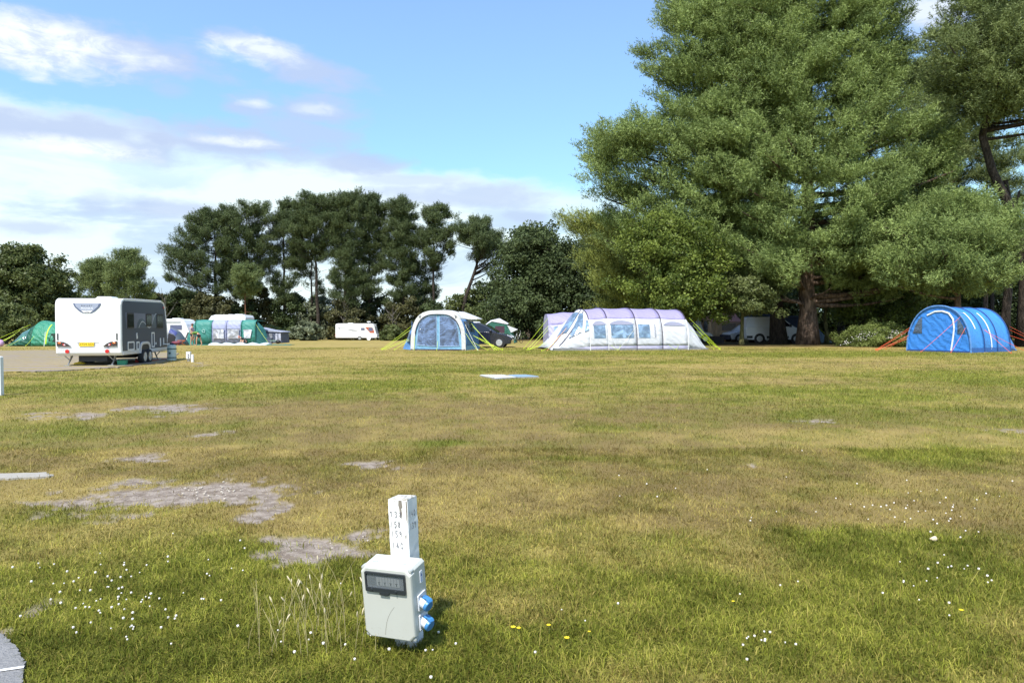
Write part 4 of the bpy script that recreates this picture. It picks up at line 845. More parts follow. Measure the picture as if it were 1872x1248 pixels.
def lavender_tent():
    D0 = 40.6; ang = rad(11); A = Vector((WX(995, D0), D0, 0)); t = thing('tunnel_tent', 'long lavender and white tunnel tent with clear windows in the middle of the field', 'tent', (A.x, A.y, 0), ang)
    # local: x along the tent, y away from the viewer. hw 2.2, near foot at y=0
    fr = lambda v: Vector((v.y, v.x+2.2, v.z))
    def S(x, hw, h, p=2.7, c=0): return (x, c, hw, h, p)
    tn = Tunnel([S(2.75, 2.2, 2.42), S(3.86, 2.2, 2.5), S(5.6, 2.2, 2.5), S(7.2, 2.2, 2.48), S(8.8, 2.2, 2.42)], fr, .018)
    # u: 0 at the near foot(-x) ... 1 far; wall band up to z=1.85
    uw = 1-tn.u_at(4, 1.86, 1)
    ys = [2.75, 3.86, 5.6, 7.2, 8.8]
    for a, b in zip(ys[:-1], ys[1:]):
        m = MB(); tn.patch(m, a, b, uw, 1-uw, 6, 18); solid(m.build('roof_panel', lilac, t, smooth=True))
        m = MB(); tn.patch(m, a, b, .0135, uw, 6, 12); solid(m.build('side_wall', offw, t, smooth=True))
        m = MB(); tn.patch(m, a, b, .0, .0136, 3, 3, .004); solid(m.build('wall_skirt', skirtm, t, smooth=True))
        m = MB(); tn.patch(m, a, b, 1-uw, 1.0, 4, 6); solid(m.build('far_wall', offw, t, smooth=True))
    md = MB(); md.add([fr(Vector((-2.215, y, z))) for y, z in ((.5, 0), (10.1, 0), (10.1, .10), (7, .09), (5, .13), (3, .08), (1.5, .15), (.5, .16))], [tuple(range(8))]); solid(md.build('mud_valance', mud, t), .02)
    u = lambda z: 1-tn.u_at(4, z, 1)
    for a, b, kind in ((3.0, 3.70, 'w'), (4.03, 5.42, 'w'), (5.72, 6.45, 'w'), (7.36, 8.62, 'b')):
        if kind == 'w':
            m = MB(); tn.patch(m, a, b, u(.72), u(1.52), 4, 6, .014); w = m.build('window', wfilm, t, smooth=True)
        if a != 5.72:
            m = MB(); nn = 8; rings = []
            z0 = 1.50 if kind == 'w' else 1.46
            for k in range(nn+1):
                y = a-.06+(b-a+.12)*k/nn; zz = z0+.02+.24*math.sin(math.pi*k/nn)**.8; rings.append([tn.pt(y, u(z0), .03), tn.pt(y, u(max(z0+.02, zz)), .02)])
            m.loft(rings, False); m.build('window_hood', mat('hood_grey', (.23, .24, .32), .7, var=.1), t)
    tx_ = MB()
    for k in range(9): 
        z = 1.50-k*.088; q = tn.pt(6.78, u(z), .02); tx_.box(q.x-.05*(1+.3*(k % 2)), q.x+.04, q.y-.005, q.y+.004, z-.045, z+.0)
    tx_.build('side_marking', mat('marking_grey', (.33, .34, .42), .6), t)
    # door bay outline and side seams
    for i, y in enumerate(ys):
        m = MB(); tn.hoop(m, y, .028, .012, uw*.98, 1-uw); m.build('hoop_sleeve', polm, t)
        m = MB(); tn.hoop(m, y, .022, .012, 0, uw, 10); m.build('hoop_tape', polm if i in (2, 3) else tapem, t)
    # left end: sloping vestibule
    vt = Tunnel([S(.5, 1.75, .12, 2.2), S(1.35, 2.0, 1.18, 2.3), S(2.75, 2.2, 2.42, 2.7)], fr, .03)
    m = MB(); vt.patch(m, .5, 2.75, 0, 1, 10, 26); solid(m.build('front_slope', offw, t, smooth=True))
    def tri(tn_, pts, name, m_, off=.06, par=t):
        P = []
        n = 8
        (y0, u0), (y1, u1), (y2, u2), (y3, u3) = pts
        rings = [[tn_.pt((y0+(y1-y0)*i/n)*(1-j/n)+(y3+(y2-y3)*i/n)*j/n, (u0+(u1-u0)*i/n)*(1-j/n)+(u3+(u2-u3)*i/n)*j/n, off) for j in range(n+1)] for i in range(n+1)]
        q = MB(); q.loft(rings, False); return q.build(name, m_, par, smooth=True)
    tri(vt, [(1.5, .15), (2.3, .15), (2.60, .36), (2.50, .42)], 'window', wfilm)
    tri(vt, [(1.05, .34), (1.5, .26), (2.54, .46), (2.45, .60)], 'window', wfilm)
    tri(vt, [(2.45, .13), (2.70, .13), (2.70, .22), (2.62, .24)], 'window', wfilm)
    for (y0, u0, y1, u1) in ((.5, .22, 2.7, .47), (1.0, .10, 2.7, .40)):
        m = MB(); m.tube([vt.pt(y0+(y1-y0)*k/10, u0+(u1-u0)*k/10, .02) for k in range(11)], .026, 5); m.build('pole', polm, t)
        m = MB(); m.tube([vt.pt(y0+(y1-y0)*k/10, u0+(u1-u0)*k/10+.03, .025) for k in range(11)], .022, 5); m.build('pole_tape', tapem, t)
    m = MB(); vt.patch(m, .6, 2.75, 0, .014, 6, 3, .008); m.build('wall_skirt', skirtm, t, smooth=True)
    et = Tunnel([S(8.8, 2.2, 2.42, 2.7), S(9.55, 2.05, 1.45, 2.5), S(10.2, 1.95, .15, 2.2)], fr, .02)
    m = MB(); et.patch(m, 8.8, 10.2, 0, 1, 8, 26); solid(m.build('back_slope', offw, t, smooth=True))
    m = MB(); et.patch(m, 8.8, 10.2, .40, .62, 8, 6, .01); m.build('back_stripe', fabric('navy_stripe', (.16, .17, .30), bump=.2), t, smooth=True)
    # guys
    z = lambda x, y: 0.0
    for a, b in (((8.85, 0, 1.9), (10.5, -.6, .02)), ((8.9, 0, 1.2), (10.6, -.5, .02)), ((9.5, .1, 1.1), (10.6, -.4, .02)), ((9.1, 0, 1.5), (10.3, -.3, .02)), ((9.5, .4, 1.5), (11.0, .3, .02))): guy(t, a, b, lime)
    for a, b in (((.5, .4, .5), (-.9, .5, .02)), ((.6, .1, .4), (-.35, -.8, .02))): guy(t, a, b, lime)
    for bx_, tops in ((4.3, ((3.86, 1.3), (5.6, 1.35), (4.0, .3), (4.6, .3))), (7.9, ((7.6, .3), (8.2, .3)))):
        for tx2, tz in tops: q = tn.pt(min(8.7, tx2), u(max(.15, tz)), .01); guy(t, q, (bx_, -.35, .02), lime if tz < 1 else whg, .007)
    for x0, z0 in ((.9, .9), (1.3, 1.3)): guy(t, (x0, -.02, z0), (.1, -.25, .02), org, .012)
    return t
lavender_tent()
def lavender_rear():
    D = 43.5; t = thing('tunnel_tent', 'smaller lavender tent with a clear window just left behind the long lavender tent', 'tent', (WX(1003, D), D, 0), rad(4))
    fr = lambda v: Vector((v.y, v.x+1.5, v.z)); tn = Tunnel([(0, 0, 1.5, 2.15, 3.0), (1.0, 0, 1.55, 2.28, 2.9), (2.3, 0, 1.55, 2.3, 2.9)], fr, .02)
    uw = 1-tn.u_at(1, 1.55, 1)
    m = MB(); tn.patch(m, 0, 2.3, uw, 1-uw, 8, 18); solid(m.build('roof_panel', lilac, t, smooth=True)); m = MB(); tn.patch(m, 0, 2.3, 0, uw, 8, 8); solid(m.build('side_wall', fabric('pale_lilac_cloth', (.44, .43, .60)), t, smooth=True)); m = MB(); tn.patch(m, 0, 2.3, 1-uw, 1, 8, 8); solid(m.build('far_wall', skirtm, t, smooth=True))
    u = lambda z: 1-tn.u_at(1, z, 1); m = MB(); tn.patch(m, .35, 1.7, u(.75), u(1.42), 5, 6, .015); m.build('window', wfilm, t, smooth=True)
    e = MB(); pts = endwall(tn, 0.0); e.add(pts, [tuple(range(len(pts)))]); e.build('end_wall', fabric('pale_lilac_cloth', (1, 1, 1)), t)
    for z0, x1, y1 in ((1.9, -1.45, .3), (1.4, -1.25, -.2), (1.2, -1.1, -.5)): guy(t, (0, .2, z0), (x1-.05, y1, .02), lime)
    guy(t, (-.25, -.4, .42), (-1.3, -.8, .02), lime)
lavender_rear()

def blue_awning():
    D = 41.6; rz = rad(-9); t = thing('awning_tent', 'rounded blue and white awning tent with two tall clear doors, joined to the black car', 'tent', (WX(801, D), D, 0), rz)
    w_ = fabric('cream_white_cloth', (.72, .73, .72), bump=.25, trans=.25); lb = fabric('light_blue_cloth', (.22, .45, .66), bump=.3); mb_ = fabric('mid_blue_cloth', (.10, .24, .48), bump=.4)
    tn = Tunnel([(0, 0, 1.66, 2.33, 3.0), (1.2, 0, 1.80, 2.38, 2.9), (2.5, .12, 1.82, 2.10, 3.0)], None, .015)
    uw = 1-tn.u_at(.5, 1.80, 1)
    m = MB(); tn.patch(m, 0, 2.5, uw, 1-uw, 8, 20); solid(m.build('roof_panel', w_, t, smooth=True))
    for s0, s1 in ((0, uw), (1-uw, 1)):
        m = MB(); tn.patch(m, .0, 2.5, s0, s1, 8, 10); solid(m.build('side_wall', mb_, t, smooth=True))
        a, b = (s0+.10, s1-.03) if s0 == 0 else (s0+.03, s1-.10); m = MB(); tn.patch(m, .35, 1.9, a, b, 6, 8, .015); m.build('side_window', dkfilm, t, smooth=True)
        a, b = (0, .012) if s0 == 0 else (.988, 1); m = MB(); tn.patch(m, 0, 2.5, a, b, 6, 2, .02); m.build('wall_skirt', lb, t, smooth=True)
    # left flare panel
    fl = MB(); fl.add([(-1.62, .05, 0), (-1.60, .05, 1.7), (-1.80, .9, 1.45), (-2.30, .55, .04)], [(0, 1, 2, 3)]); solid(fl.build('side_wing', mb_, t), .02)
    fw = MB(); fw.add([(-1.74, .12, .50), (-1.68, .12, 1.4), (-1.84, .65, 1.25), (-2.06, .55, .50)], [(0, 1, 2, 3)]); fw.v = [(x-.03, y-.05, z) for x, y, z in fw.v]; fw.build('side_window', dkfilm, t)
    # front: white air beam frame, blue panel, two doors
    o = [Vector((0, 0, 0))]; N = 30; outer = [tn.pt(0, i/N) for i in range(N+1)]; inner = [Vector((p.x*.855, 0, max(0, p.z*.90))) for p in outer]
    fb = MB(); rings = [[Vector((p.x, y, p.z)) for p in q] for q, y in ((outer, .03), (outer, -.06), (inner, -.08), (inner, .03))]; fb.loft(rings, False); solid(fb.build('air_beam', w_, t, smooth=False), .02)
    tr = MB(); tr.tube([Vector((p.x*1.0, -.085, p.z)) for p in inner if p.z > .9], .022, 6); tr.build('black_piping', polm, t)
    pn = MB(); pn.add([Vector((p.x, -.02, p.z)) for p in inner], [tuple(range(N+1))]); pn.build('front_panel', lb, t)
    for s in (-1, 1):
        if s < 0: poly = [(-1.28, .30), (-.08, .22), (-.08, 2.0), (-.55, 1.97), (-.92, 1.88), (-1.08, 1.70), (-1.2, 1.2)]
        else: poly = [(.10, .22), (1.28, .26), (1.2, 1.2), (1.09, 1.70), (.92, 1.87), (.55, 1.96), (.10, 2.0)]
        d = MB(); d.prism(poly, lambda a, b, dd: Vector((a, -.03-dd, b)), 0, .012); d.build('door_window', film('door_film', (.10, .16, .30)), t, bevel=.01)
        e = MB(); e.tube([Vector((a, -.05, b)) for a, b in poly+poly[:1]], .012, 4); e.build('door_zip', mat('zip_pale', (.45, .62, .80), .5), t)
    gs = MB(); gs.box(-1.65, 1.62, -.07, -.03, -.02, .07); gs.box(-1.6, 1.6, -.10, .0, -.02, .035); gs.build('ground_skirt', polm, t)
    tie = MB()
    for s in (-1, 1): tie.tube([(s*1.05, -.10, 1.90), (s*1.12, -.11, 1.98), (s*1.02, -.10, 2.02)], .02, 4)
    tie.build('tie_tab', polm, t)
    c = MB(); c.prism([(1.0, 2.28), (1.55, 2.08), (2.15, 1.84), (2.12, 1.78), (1.60, 1.80), (1.3, 1.85)], lambda a, b, d: Vector((a, d, b)), .9, 2.5); c.build('rear_canopy', w_, t, bevel=.02)
    for a, b in (((-1.62, .2, 1.45), (-3.45, -.1, .02)), ((-1.62, .3, 1.3), (-3.2, -.6, .02)), ((-1.7, .5, .75), (-3.15, -.3, .02)), ((-1.75, .7, .8), (-3.6, .6, .02)), ((-1.72, .4, .7), (-2.5, -.5, .02)), ((-1.4, -.05, .8), (-1.25, -.7, .02)), ((0, -.06, .55), (.15, -.9, .02)),
                 ((1.62, 0, 1.5), (2.5, -.6, .02)), ((1.62, .1, 1.0), (2.45, -.5, .02)), ((1.78, 1.0, 1.55), (3.35, .0, .02)), ((1.8, 1.2, 1.4), (3.5, -.1, .02)), ((1.8, 1.3, .85), (3.6, .0, .02)), ((1.85, 1.5, .8), (3.75, .3, .02)), ((1.9, 1.8, .78), (3.8, .2, .02)), ((1.8, 1.0, .5), (2.95, .1, .02))): guy(t, a, b, lime if b[0] != 2.5 else whg)
    return t
blue_awning()

def blue_tent():
    a = rad(60); fr_c = Vector((24.4, 37.8, 0)); W = 3.45; rt = Vector((math.cos(a), -math.sin(a), 0)); c = fr_c-rt*W/2
    t = thing('tunnel_tent', 'bright blue tunnel tent with white trimmed door and red guy ropes at right', 'tent', (c.x, c.y, 0), -a)
    blu = fabric('royal_blue_cloth', (.07, .32, .80), rough=.38, bump=.4, gloss=.6, trans=.2); blu2 = fabric('front_blue_cloth', (.045, .25, .74), rough=.38, bump=.4, gloss=.6); pale = fabric('sleeve_blue_cloth', (.12, .28, .60), rough=.45, bump=.3)
    tn = Tunnel([(0, 0, W/2, 2.52, 2.25), (1.35, 0, 1.75, 2.46, 2.25), (2.7, 0, 1.75, 2.46, 2.25), (4.1, 0, 1.72, 2.44, 2.25), (5.2, 0, 1.45, 1.1, 2.2), (5.6, 0, 1.4, .06, 2.0)], None, .03)
    ys = [0, 1.35, 2.7, 4.1]
    for p, q in zip(ys[:-1], ys[1:]): m = MB(); tn.patch(m, p, q, 0, 1, 8, 36); solid(m.build('roof_panel', blu, t, smooth=True))
    m = MB(); tn.patch(m, 4.1, 5.6, 0, 1, 8, 30); solid(m.build('back_slope', blu2, t, smooth=True))
    for y in ys: m = MB(); tn.hoop(m, y, .045 if y == 0 else .03, .01, n=36); m.build('hoop_sleeve', pale if y == 0 else polm2, t)
    e = MB(); N = 36; pts = [tn.pt(0, i/N, -.02) for i in range(N+1)]; ctr = Vector((0, .06, 1.0)); e.add([Vector((p.x, .05, p.z)) for p in pts], [tuple(range(N+1))]); e.build('front_wall', blu2, t)
    door = [(-.75, .06), (-.82, 1.0), (-.80, 1.75), (-.62, 2.02), (-.2, 2.22), (.2, 2.24), (.55, 2.12), (.78, 1.8), (.84, 1.3), (.80, .8), (.70, .08)]
    dd = MB(); dd.add([Vector((x, .035, z)) for x, z in door], [tuple(range(len(door)))]); dd.build('door_panel', blu2, t)
    zp = MB(); zp.tube([Vector((x, .02, z)) for x, z in door[3:]], .045, 6); zp.build('door_trim', mat('white_trim_cloth', (.72, .76, .80), .5), t)
    for pl in ([(-1.42, 1.02), (-.90, 1.02), (-.90, 1.95), (-1.08, 1.80), (-1.28, 1.45)], [(1.02, 1.02), (1.45, 1.02), (1.30, 1.45), (1.14, 1.72), (1.02, 1.84)]):
        w = MB(); w.prism(pl, lambda x, z, d: Vector((x, .03-d, z)), 0, .012); w.build('window', dkfilm, t)
    for y, u0, u1 in ((.80, .66, .84), (2.15, .66, .985)):
        w = MB(); tn.patch(w, y-.055, y+.055, u0, u1, 1, 16, .022); w.build('white_strip', mat('white_trim_cloth', (1, 1, 1)), t, smooth=True)
    gs = MB(); gs.box(-1.72, 1.70, -.03, .04, -.02, .09); gs.build('ground_skirt', polm2, t); gs = MB(); tn.patch(gs, 0, 4.1, .975, 1, 10, 1, .02); gs.build('side_skirt', mat('skirt_blue', (.03, .12, .38), .6, var=.2), t)
    lg = MB(); tn.patch(lg, .32, .98, .665, .673, 4, 1, .02); lg.build('small_marking', mat('marking_pale', (.25, .40, .72), .5), t)
    for p, q in (((-1.55, .0, 1.35), (-3.0, -1.0, .02)), ((-1.6, .0, 1.2), (-2.75, -1.35, .02)), ((-1.62, .0, .9), (-2.5, -1.6, .02)), ((-1.6, 1.3, 1.3), (-3.4, .6, .02)), ((-1.6, 1.3, 1.0), (-3.3, -.4, .02)), ((1.2, .0, 1.95), (.0, -1.6, .02)), ((1.45, .0, 1.35), (1.35, -1.2, .02)),
                 ((1.72, 1.35, 1.25), (3.3, .8, .02)), ((1.65, 1.4, 1.2), (3.3, 2.6, .02)), ((1.68, 4.1, 1.2), (3.0, 6.6, .02)), ((1.66, 4.1, 1.4), (2.6, 7.4, .02)), ((1.6, 4.2, .9), (3.4, 6.0, .02))): guy(t, p, q, redg, .009)
polm2 = mat('navy_sleeve', (.02, .06, .20), .6)
blue_tent()

def green_tunnel():
    D = 49.5; c = Vector((WX(10, D), D, gz(0, D))); t = thing('tunnel_tent', 'green tunnel tent with an open dark mouth and lime tapes at the left edge', 'tent', c, rad(0))
    gr = fabric('green_cloth', (.045, .27, .17), bump=.9, gloss=.5); dg = fabric('dark_green_cloth', (.012, .10, .065), bump=.8); tp = mat('lime_tape', (.45, .80, .04), .5, var=0)
    fr = lambda v: Vector((v.y, v.x+1.6, v.z))
    tn = Tunnel([(1.75, 0, 1.6, 1.78, 2.3), (3.2, 0, 1.6, 1.72, 2.3), (4.3, 0, 1.6, 1.55, 2.5), (6.2, 0, 1.6, 1.60, 2.5)], fr, .05)
    m = MB(); tn.patch(m, 1.75, 6.2, 0, 1, 16, 26); solid(m.build('roof_panel', gr, t, smooth=True))
    fl = Tunnel([(-.15, 0, 1.5, .06, 2.0), (.8, 0, 1.55, 1.15, 2.2), (1.75, 0, 1.6, 1.78, 2.3)], fr, .02); m = MB(); fl.patch(m, -.15, 1.75, 0, 1, 10, 26, .0); solid(m.build('front_slope', dg, t, smooth=True))
    m = MB(); fl.patch(m, .5, 1.4, .08, .28, 6, 6, .02); m.build('mesh_window', film('green_film', (.05, .16, .11)), t, smooth=True)
    for y in (2.75, 4.35): m = MB(); tn.patch(m, y-.045, y+.045, .02, .34, 1, 12, .02); m.build('lime_strip', tp, t, smooth=True)
    mo = MB(); mo.add([tn.pt(2.95, .05, .025), tn.pt(4.1, .02, .025), tn.pt(4.15, .10, .03), tn.pt(3.6, .16, .03), tn.pt(3.1, .15, .03)], [(0, 1, 2, 3, 4)]); mo.build('side_opening', mat('opening_dark', (.012, .03, .02), .9), t)
    fp = MB(); fp.tube([(2.9, -.35, 0), (2.85, -.1, 1.0)], .02, 5); fp.build('canopy_pole', whg, t)
    for a, b in (((1.5, .4, 1.5), (-1.6, -.2, .02)), ((.9, .2, 1.1), (-.3, -.7, .02)), ((.6, .1, .8), (-.25, -.7, .02)), ((1.0, .1, .5), (.6, -.6, .02)), ((2.0, .0, .7), (1.8, -.6, .02)), ((-.1, .6, .6), (-1.5, .3, .02))): guy(t, a, b, lime)
    D = 53; t2 = thing('dome_tent', 'purple topped green tent half hidden behind the grey and white caravan', 'tent', (WX(93, D), D, gz(0, D)), 0)
    d = Tunnel([(-.0, 0, 1.0, .6, 2.2), (.9, 0, 1.7, 1.85, 2.3), (2.6, 0, 1.8, 2.02, 2.4), (3.6, 0, 1.7, 1.9, 2.3)], lambda v: Vector((v.y-1.2, v.x+1.7, v.z)), .02)
    m = MB(); d.patch(m, 0, 3.6, .30, .70, 8, 12); solid(m.build('roof_panel', lilac, t2, smooth=True)); m = MB(); d.patch(m, 0, 3.6, 0, .30, 8, 12); solid(m.build('side_wall', gr, t2, smooth=True)); m = MB(); d.patch(m, 0, 3.6, .70, 1, 8, 12); solid(m.build('far_wall', gr, t2, smooth=True))
    m = MB(); d.patch(m, .8, 2.0, .13, .25, 6, 6, .02); m.build('window', film('green_film2', (.03, .10, .12)), t2, smooth=True)
    D = 48.5; b = MB(); b.ball((0, 0, .22), .26, 8, (1, .8, 1)); o = b.build('camp_bag', fabric('pink_cloth', (.62, .40, .62)), smooth=True); o.location = (WX(0, D), D, gz(0, D)); tag(o, 'pink bag on the grass left of the green tunnel tent', 'bag')
green_tunnel()

# ------------------------------------------------------------------ caravans further off
def small_caravan(name, label, px, D, L, H, rz, face='side', window=True, flip=1, decal=None, rack=False, loc_dx=0, extra=None):
    x = WX(px, D); t = thing(name, label, 'caravan', (x, D, gz(x, D)), rz); W = 2.1
    prof = [(-L/2+.05, .38), (-L/2, .55), (-L/2, H-.25), (-L/2+.12, H-.06), (-L/2+.5, H), (L/2-1.0, H), (L/2-.65, H-.10), (L/2-.4, H-.45), (L/2-.12, 1.05), (L/2, .8), (L/2-.02, .45), (L/2-.1, .38)]
    prof = [(flip*a, b) for a, b in prof]
    mb = MB(); mb.loft([[Vector((a*k, y, 1.4+(b-1.4)*k)) for a, b in prof] for y, k in ((0, .985), (.06, 1), (W-.06, 1), (W, .985))], True, True); body = mb.build('body', gel, t, bevel=.03)
    fs = lambda a, b, d: Vector((a, -d, b)); g = mat('tinted_window', (.12, .13, .22), .1, var=0, spec=1)
    def win(x0, x1, z0, z1):
        f = MB(); f.prism(rounded(x1-x0, z1-z0, .07, 3, (x0+x1)/2, (z0+z1)/2), fs, -.01, .022); w = f.build('window', mat('win_frame', (.22, .23, .26), .4), t); p = MB(); p.prism(rounded(x1-x0-.10, z1-z0-.10, .05, 3, (x0+x1)/2, (z0+z1)/2), fs, .02, .026); p.build('pane', g, w)
    return t, fs, win
def far_caravan():
    D = 111; L = 6.5; t, fs, win = small_caravan('caravan', 'long white caravan with red and grey stripes far off beyond the field', 651, D, L, 2.62, 0)
    win(.75, 1.35, 1.55, 1.95)
    r_ = MB(); r_.prism([(1.75, 2.05), (2.75, 2.08), (3.0, 1.9), (3.22, 1.15), (2.55, 1.15)], lambda a, b, d: Vector((a-.35, -d, b)), -.005, .012); r_.build('red_decal', mat('decal_red', (.42, .10, .05), .4), t)
    win(1.95, 2.6, 1.45, 1.98)
    g = MB(); g.prism([(-2.85, 2.0), (.7, 2.05), (.7, 2.0), (-2.6, 1.93), (-2.45, 1.72), (-1.2, 1.74), (-.2, 1.62), (.4, 1.42), (-.6, 1.44), (-1.3, 1.66), (-2.5, 1.64)], fs, -.005, .01); g.build('grey_decal', mat('decal_grey', (.32, .33, .35), .5), t)
    for z in (1.25, .85): v = MB(); v.box(.85, 1.35, -.015, .0, z, z+.08); v.build('vent', mat('vent_grey', (.5, .52, .52), .6), t)
    o = wheel_front(t, .55, .33, .2); 
    b = MB(); b.cyl((2.0, -.1, .02), (2.0, -.1, .62), .3, .3, 14); b.build('wheel_spare_cover', gel, t) if False else None
    tank = MB(); tank.cyl((2.05, -.45, .30), (2.05, .0, .30), .30, .30, 16); tank.build('water_drum', gel, t)
    d = MB(); d.tube([(3.2, .6, .45), (4.4, 1.05, .45)], .05, 5); d.tube([(3.2, 1.5, .45), (4.4, 1.05, .45)], .05, 5); d.box(3.5, 4.1, .8, 1.3, .35, .6); d.build('drawbar', gel, t)
    a = MB(); a.cyl((1.8, .8, 2.6), (1.8, .8, 2.85), .04); a.ball((1.85, .8, 2.88), .28, 10, (1.2, 1, .35)); a.build('roof_aerial', gel, t); v = MB(); v.box(-1.4, -.6, .5, 1.2, 2.6, 2.70); v.build('roof_vent', gel, t, bevel=.02)
    ch = MB(); ch.box(-3.0, 3.0, .3, 1.8, .22, .4); ch.build('chassis', under, t)
    lm = MB(); lm.box(-3.29, -3.25, .1, .3, .6, 1.0); lm.build('rear_lamp', mat('lamp_red', (.55, .01, .02)), t)
    # a dark covered thing and bikes in front of its nose
    x = WX(705, 113); t2 = thing('bicycle_rack', 'dark pile of covered bicycles at the nose of the far white caravan', 'bicycles', (x, 113, gz(x, 113)), .2)
    c = MB(); c.tube([(-.6, 0, .35), (-.3, 0, 1.0), (.5, 0, 1.0), (.1, 0, .4), (-.3, 0, 1.0)], .035, 5); c.tube([(.5, 0, 1.0), (.7, 0, .35)], .035, 5); c.tube([(-.55, 0, 1.7), (-.35, 0, 1.0)], .04, 5); c.build('frame', black, t2)
    for xx in (-.62, .72): w = MB(); w.tube([(xx+.33*math.cos(k*.524), 0, .35+.33*math.sin(k*.524)) for k in range(13)], .03, 5); w.build('wheel', tyre, t2)
    q = MB(); q.ball((.0, .35, 1.0), .75, 10, (1.1, .5, 1.1)); q.build('cover', mat('cover_black', (.02, .02, .03), .7), t2, smooth=True); q = MB(); q.ball((.55, .2, 1.45), .35, 8, (1.5, .8, .35)); q.build('saddle_bag', gel, t2, smooth=True)
def wheel_front(t, x, r, y):
    n = 18; w = MB(); w.loft([[Vector((x+q*math.cos(2*math.pi*k/n), d, r+q*math.sin(2*math.pi*k/n))) for k in range(n)] for q, d in ((r*.5, -.03), (r*.92, -.05), (r, 0), (r, .16), (r*.6, .18))], True); o = w.build('wheel', tyre, t)
    m = MB(); m.loft([[Vector((x+q*math.cos(2*math.pi*k/n), d, r+q*math.sin(2*math.pi*k/n))) for k in range(n)] for q, d in ((r*.62, -.055), (r*.55, -.03), (r*.15, -.04))], True, True)
    for k in range(6): a = k*math.pi/3; m.tube([(x+r*.1*math.cos(a), -.045, r+r*.1*math.sin(a)), (x+r*.58*math.cos(a), -.05, r+r*.58*math.sin(a))], r*.06, 4)
    m.build('rim', rim, o); return o
far_caravan()
def mid_caravans():
    t, fs, win = small_caravan('caravan', 'small white caravan with one wide window right behind the grey caravan', 311, 60, 3.5, 1.95+.25, 0)
    win(.0, 1.02, 1.18+.1, 1.60+.1)
    for x0, x1, z in ((-1.2, .9, 1.92),): r = MB(); r.box(x0, x1, -.05, .02, z, z+.05); r.build('awning_rail', mat('decal_grey', (1, 1, 1)), t)
    v = MB(); v.box(-.75, -.35, -.012, 0, 1.58, 1.76); v.build('vent', mat('vent_grey', (1, 1, 1)), t); v = MB(); v.box(-.1, .6, .6, 1.2, 2.18, 2.27); v.build('roof_vent', gel, t, bevel=.02); wheel_front(t, -.1, .3, 0)
    # low dark grey dome with blue inside, pitched in front of it
    D = 57; x = WX(305, D); t = thing('dome_tent', 'grey and blue dome tent with an open dark side beside the small white caravan', 'tent', (x, D, gz(x, D)), 0)
    d = Tunnel([(0, 0, .9, 1.40, 2.2), (.5, 0, 1.0, 1.15, 2.2), (.85, 0, 1.0, .55, 2.1), (1.05, 0, 1.0, .05, 2.0)], lambda v: Vector((v.y, v.x+.9, v.z)), .0)
    m = MB(); d.patch(m, 0, 1.05, 0, 1, 10, 18); solid(m.build('flysheet', fabric('steel_grey_cloth', (.14, .17, .22), bump=.3), t, smooth=True)); m = MB(); d.patch(m, .05, .6, .26, .40, 6, 6, .02); m.build('blue_panel', fabric('violet_blue_cloth', (.08, .10, .28)), t, smooth=True); m = MB(); d.patch(m, .05, .65, .04, .24, 6, 6, .02); m.build('opening', mat('opening_black', (.012, .012, .015), .9), t, smooth=True)
    # orange folding chair
    D = 55.5; x = WX(331, D); t = thing('folding_chair', 'orange folding camp chair on the grass left of the long awning', 'chair', (x, D, gz(x, D)), .5); oc = fabric('orange_cloth', (.62, .16, .04)); 
    s = MB(); s.box(-.28, .26, -.25, .25, .36, .40); s.build('seat', oc, t); s = MB(); s.prism([(.24, .40), (.48, 1.02), (.53, 1.0), (.30, .38)], lambda a, b, d: Vector((a, d, b)), -.25, .25); s.build('backrest', mat('chair_dark', (.05, .03, .03), .7), t)
    for yy in (-.24, .24):
        for p in (((-.28, yy, .38), (.28, yy, 0)), ((.28, yy, .38), (-.28, yy, 0))): l = MB(); l.tube(list(p), .016, 5); l.build('leg', oc, t)
    t = thing('storage_bag', 'dark red holdall on the grass under the orange folding chair', 'bag', (WX(322, 55), 55, gz(0, 55))); b = MB(); b.ball((0, 0, .12), .28, 8, (1.5, .7, .5)); b.build('bag_body', mat('bag_maroon', (.16, .03, .05), .7), t, smooth=True); h = MB(); h.tube([(-.15, 0, .24), (0, 0, .33), (.15, 0, .24)], .012, 4); h.build('handle', black, t)
    # motorcaravan roof behind the awning
    t, fs, win = small_caravan('caravan', 'white caravan with only its roof showing above the long awning', 411, 62.5, 3.7, 2.62, 0, flip=-1)
    v = MB(); v.box(.7, 1.4, .5, 1.2, 2.60, 2.68); v.build('roof_vent', gel, t, bevel=.02); v = MB(); v.box(.1, .5, .5, 1.0, 2.60, 2.66); v.build('roof_box', gel, t, bevel=.02)
    # the long green and grey awning
    D = 58.5; x0 = WX(356, D); t = thing('awning_tent', 'long green and grey caravan awning with three pale windows', 'awning', (x0, D, gz(x0, D)), 0); gr = fabric('teal_green_cloth', (.055, .26, .22), bump=.4); bl = fabric('grey_lilac_cloth', (.37, .40, .58), bump=.35); wf = film('pale_film', (.50, .52, .58))
    H = 2.05; Lr = WX(467, D)-x0; k1, k2, k3 = WX(386.5, D)-x0, WX(413.5, D)-x0, WX(441, D)-x0
    def wallp(a, b, m_, name): 
        q = MB(); n = 6; rings = []
        for i in range(n+1):
            xx = a+(b-a)*i/n; bu = .05*math.sin(math.pi*i/n); rings.append([Vector((xx, -bu*.5, 0)), Vector((xx, -bu, .8)), Vector((xx, .02, H-.42)), Vector((xx, .12, H-.16+bu*.6)), Vector((xx, .4, H+bu)), Vector((xx, 2.4, H-.05+bu))])
        q.loft(rings, False); return solid(q.build(name, m_, t, smooth=True), .02)
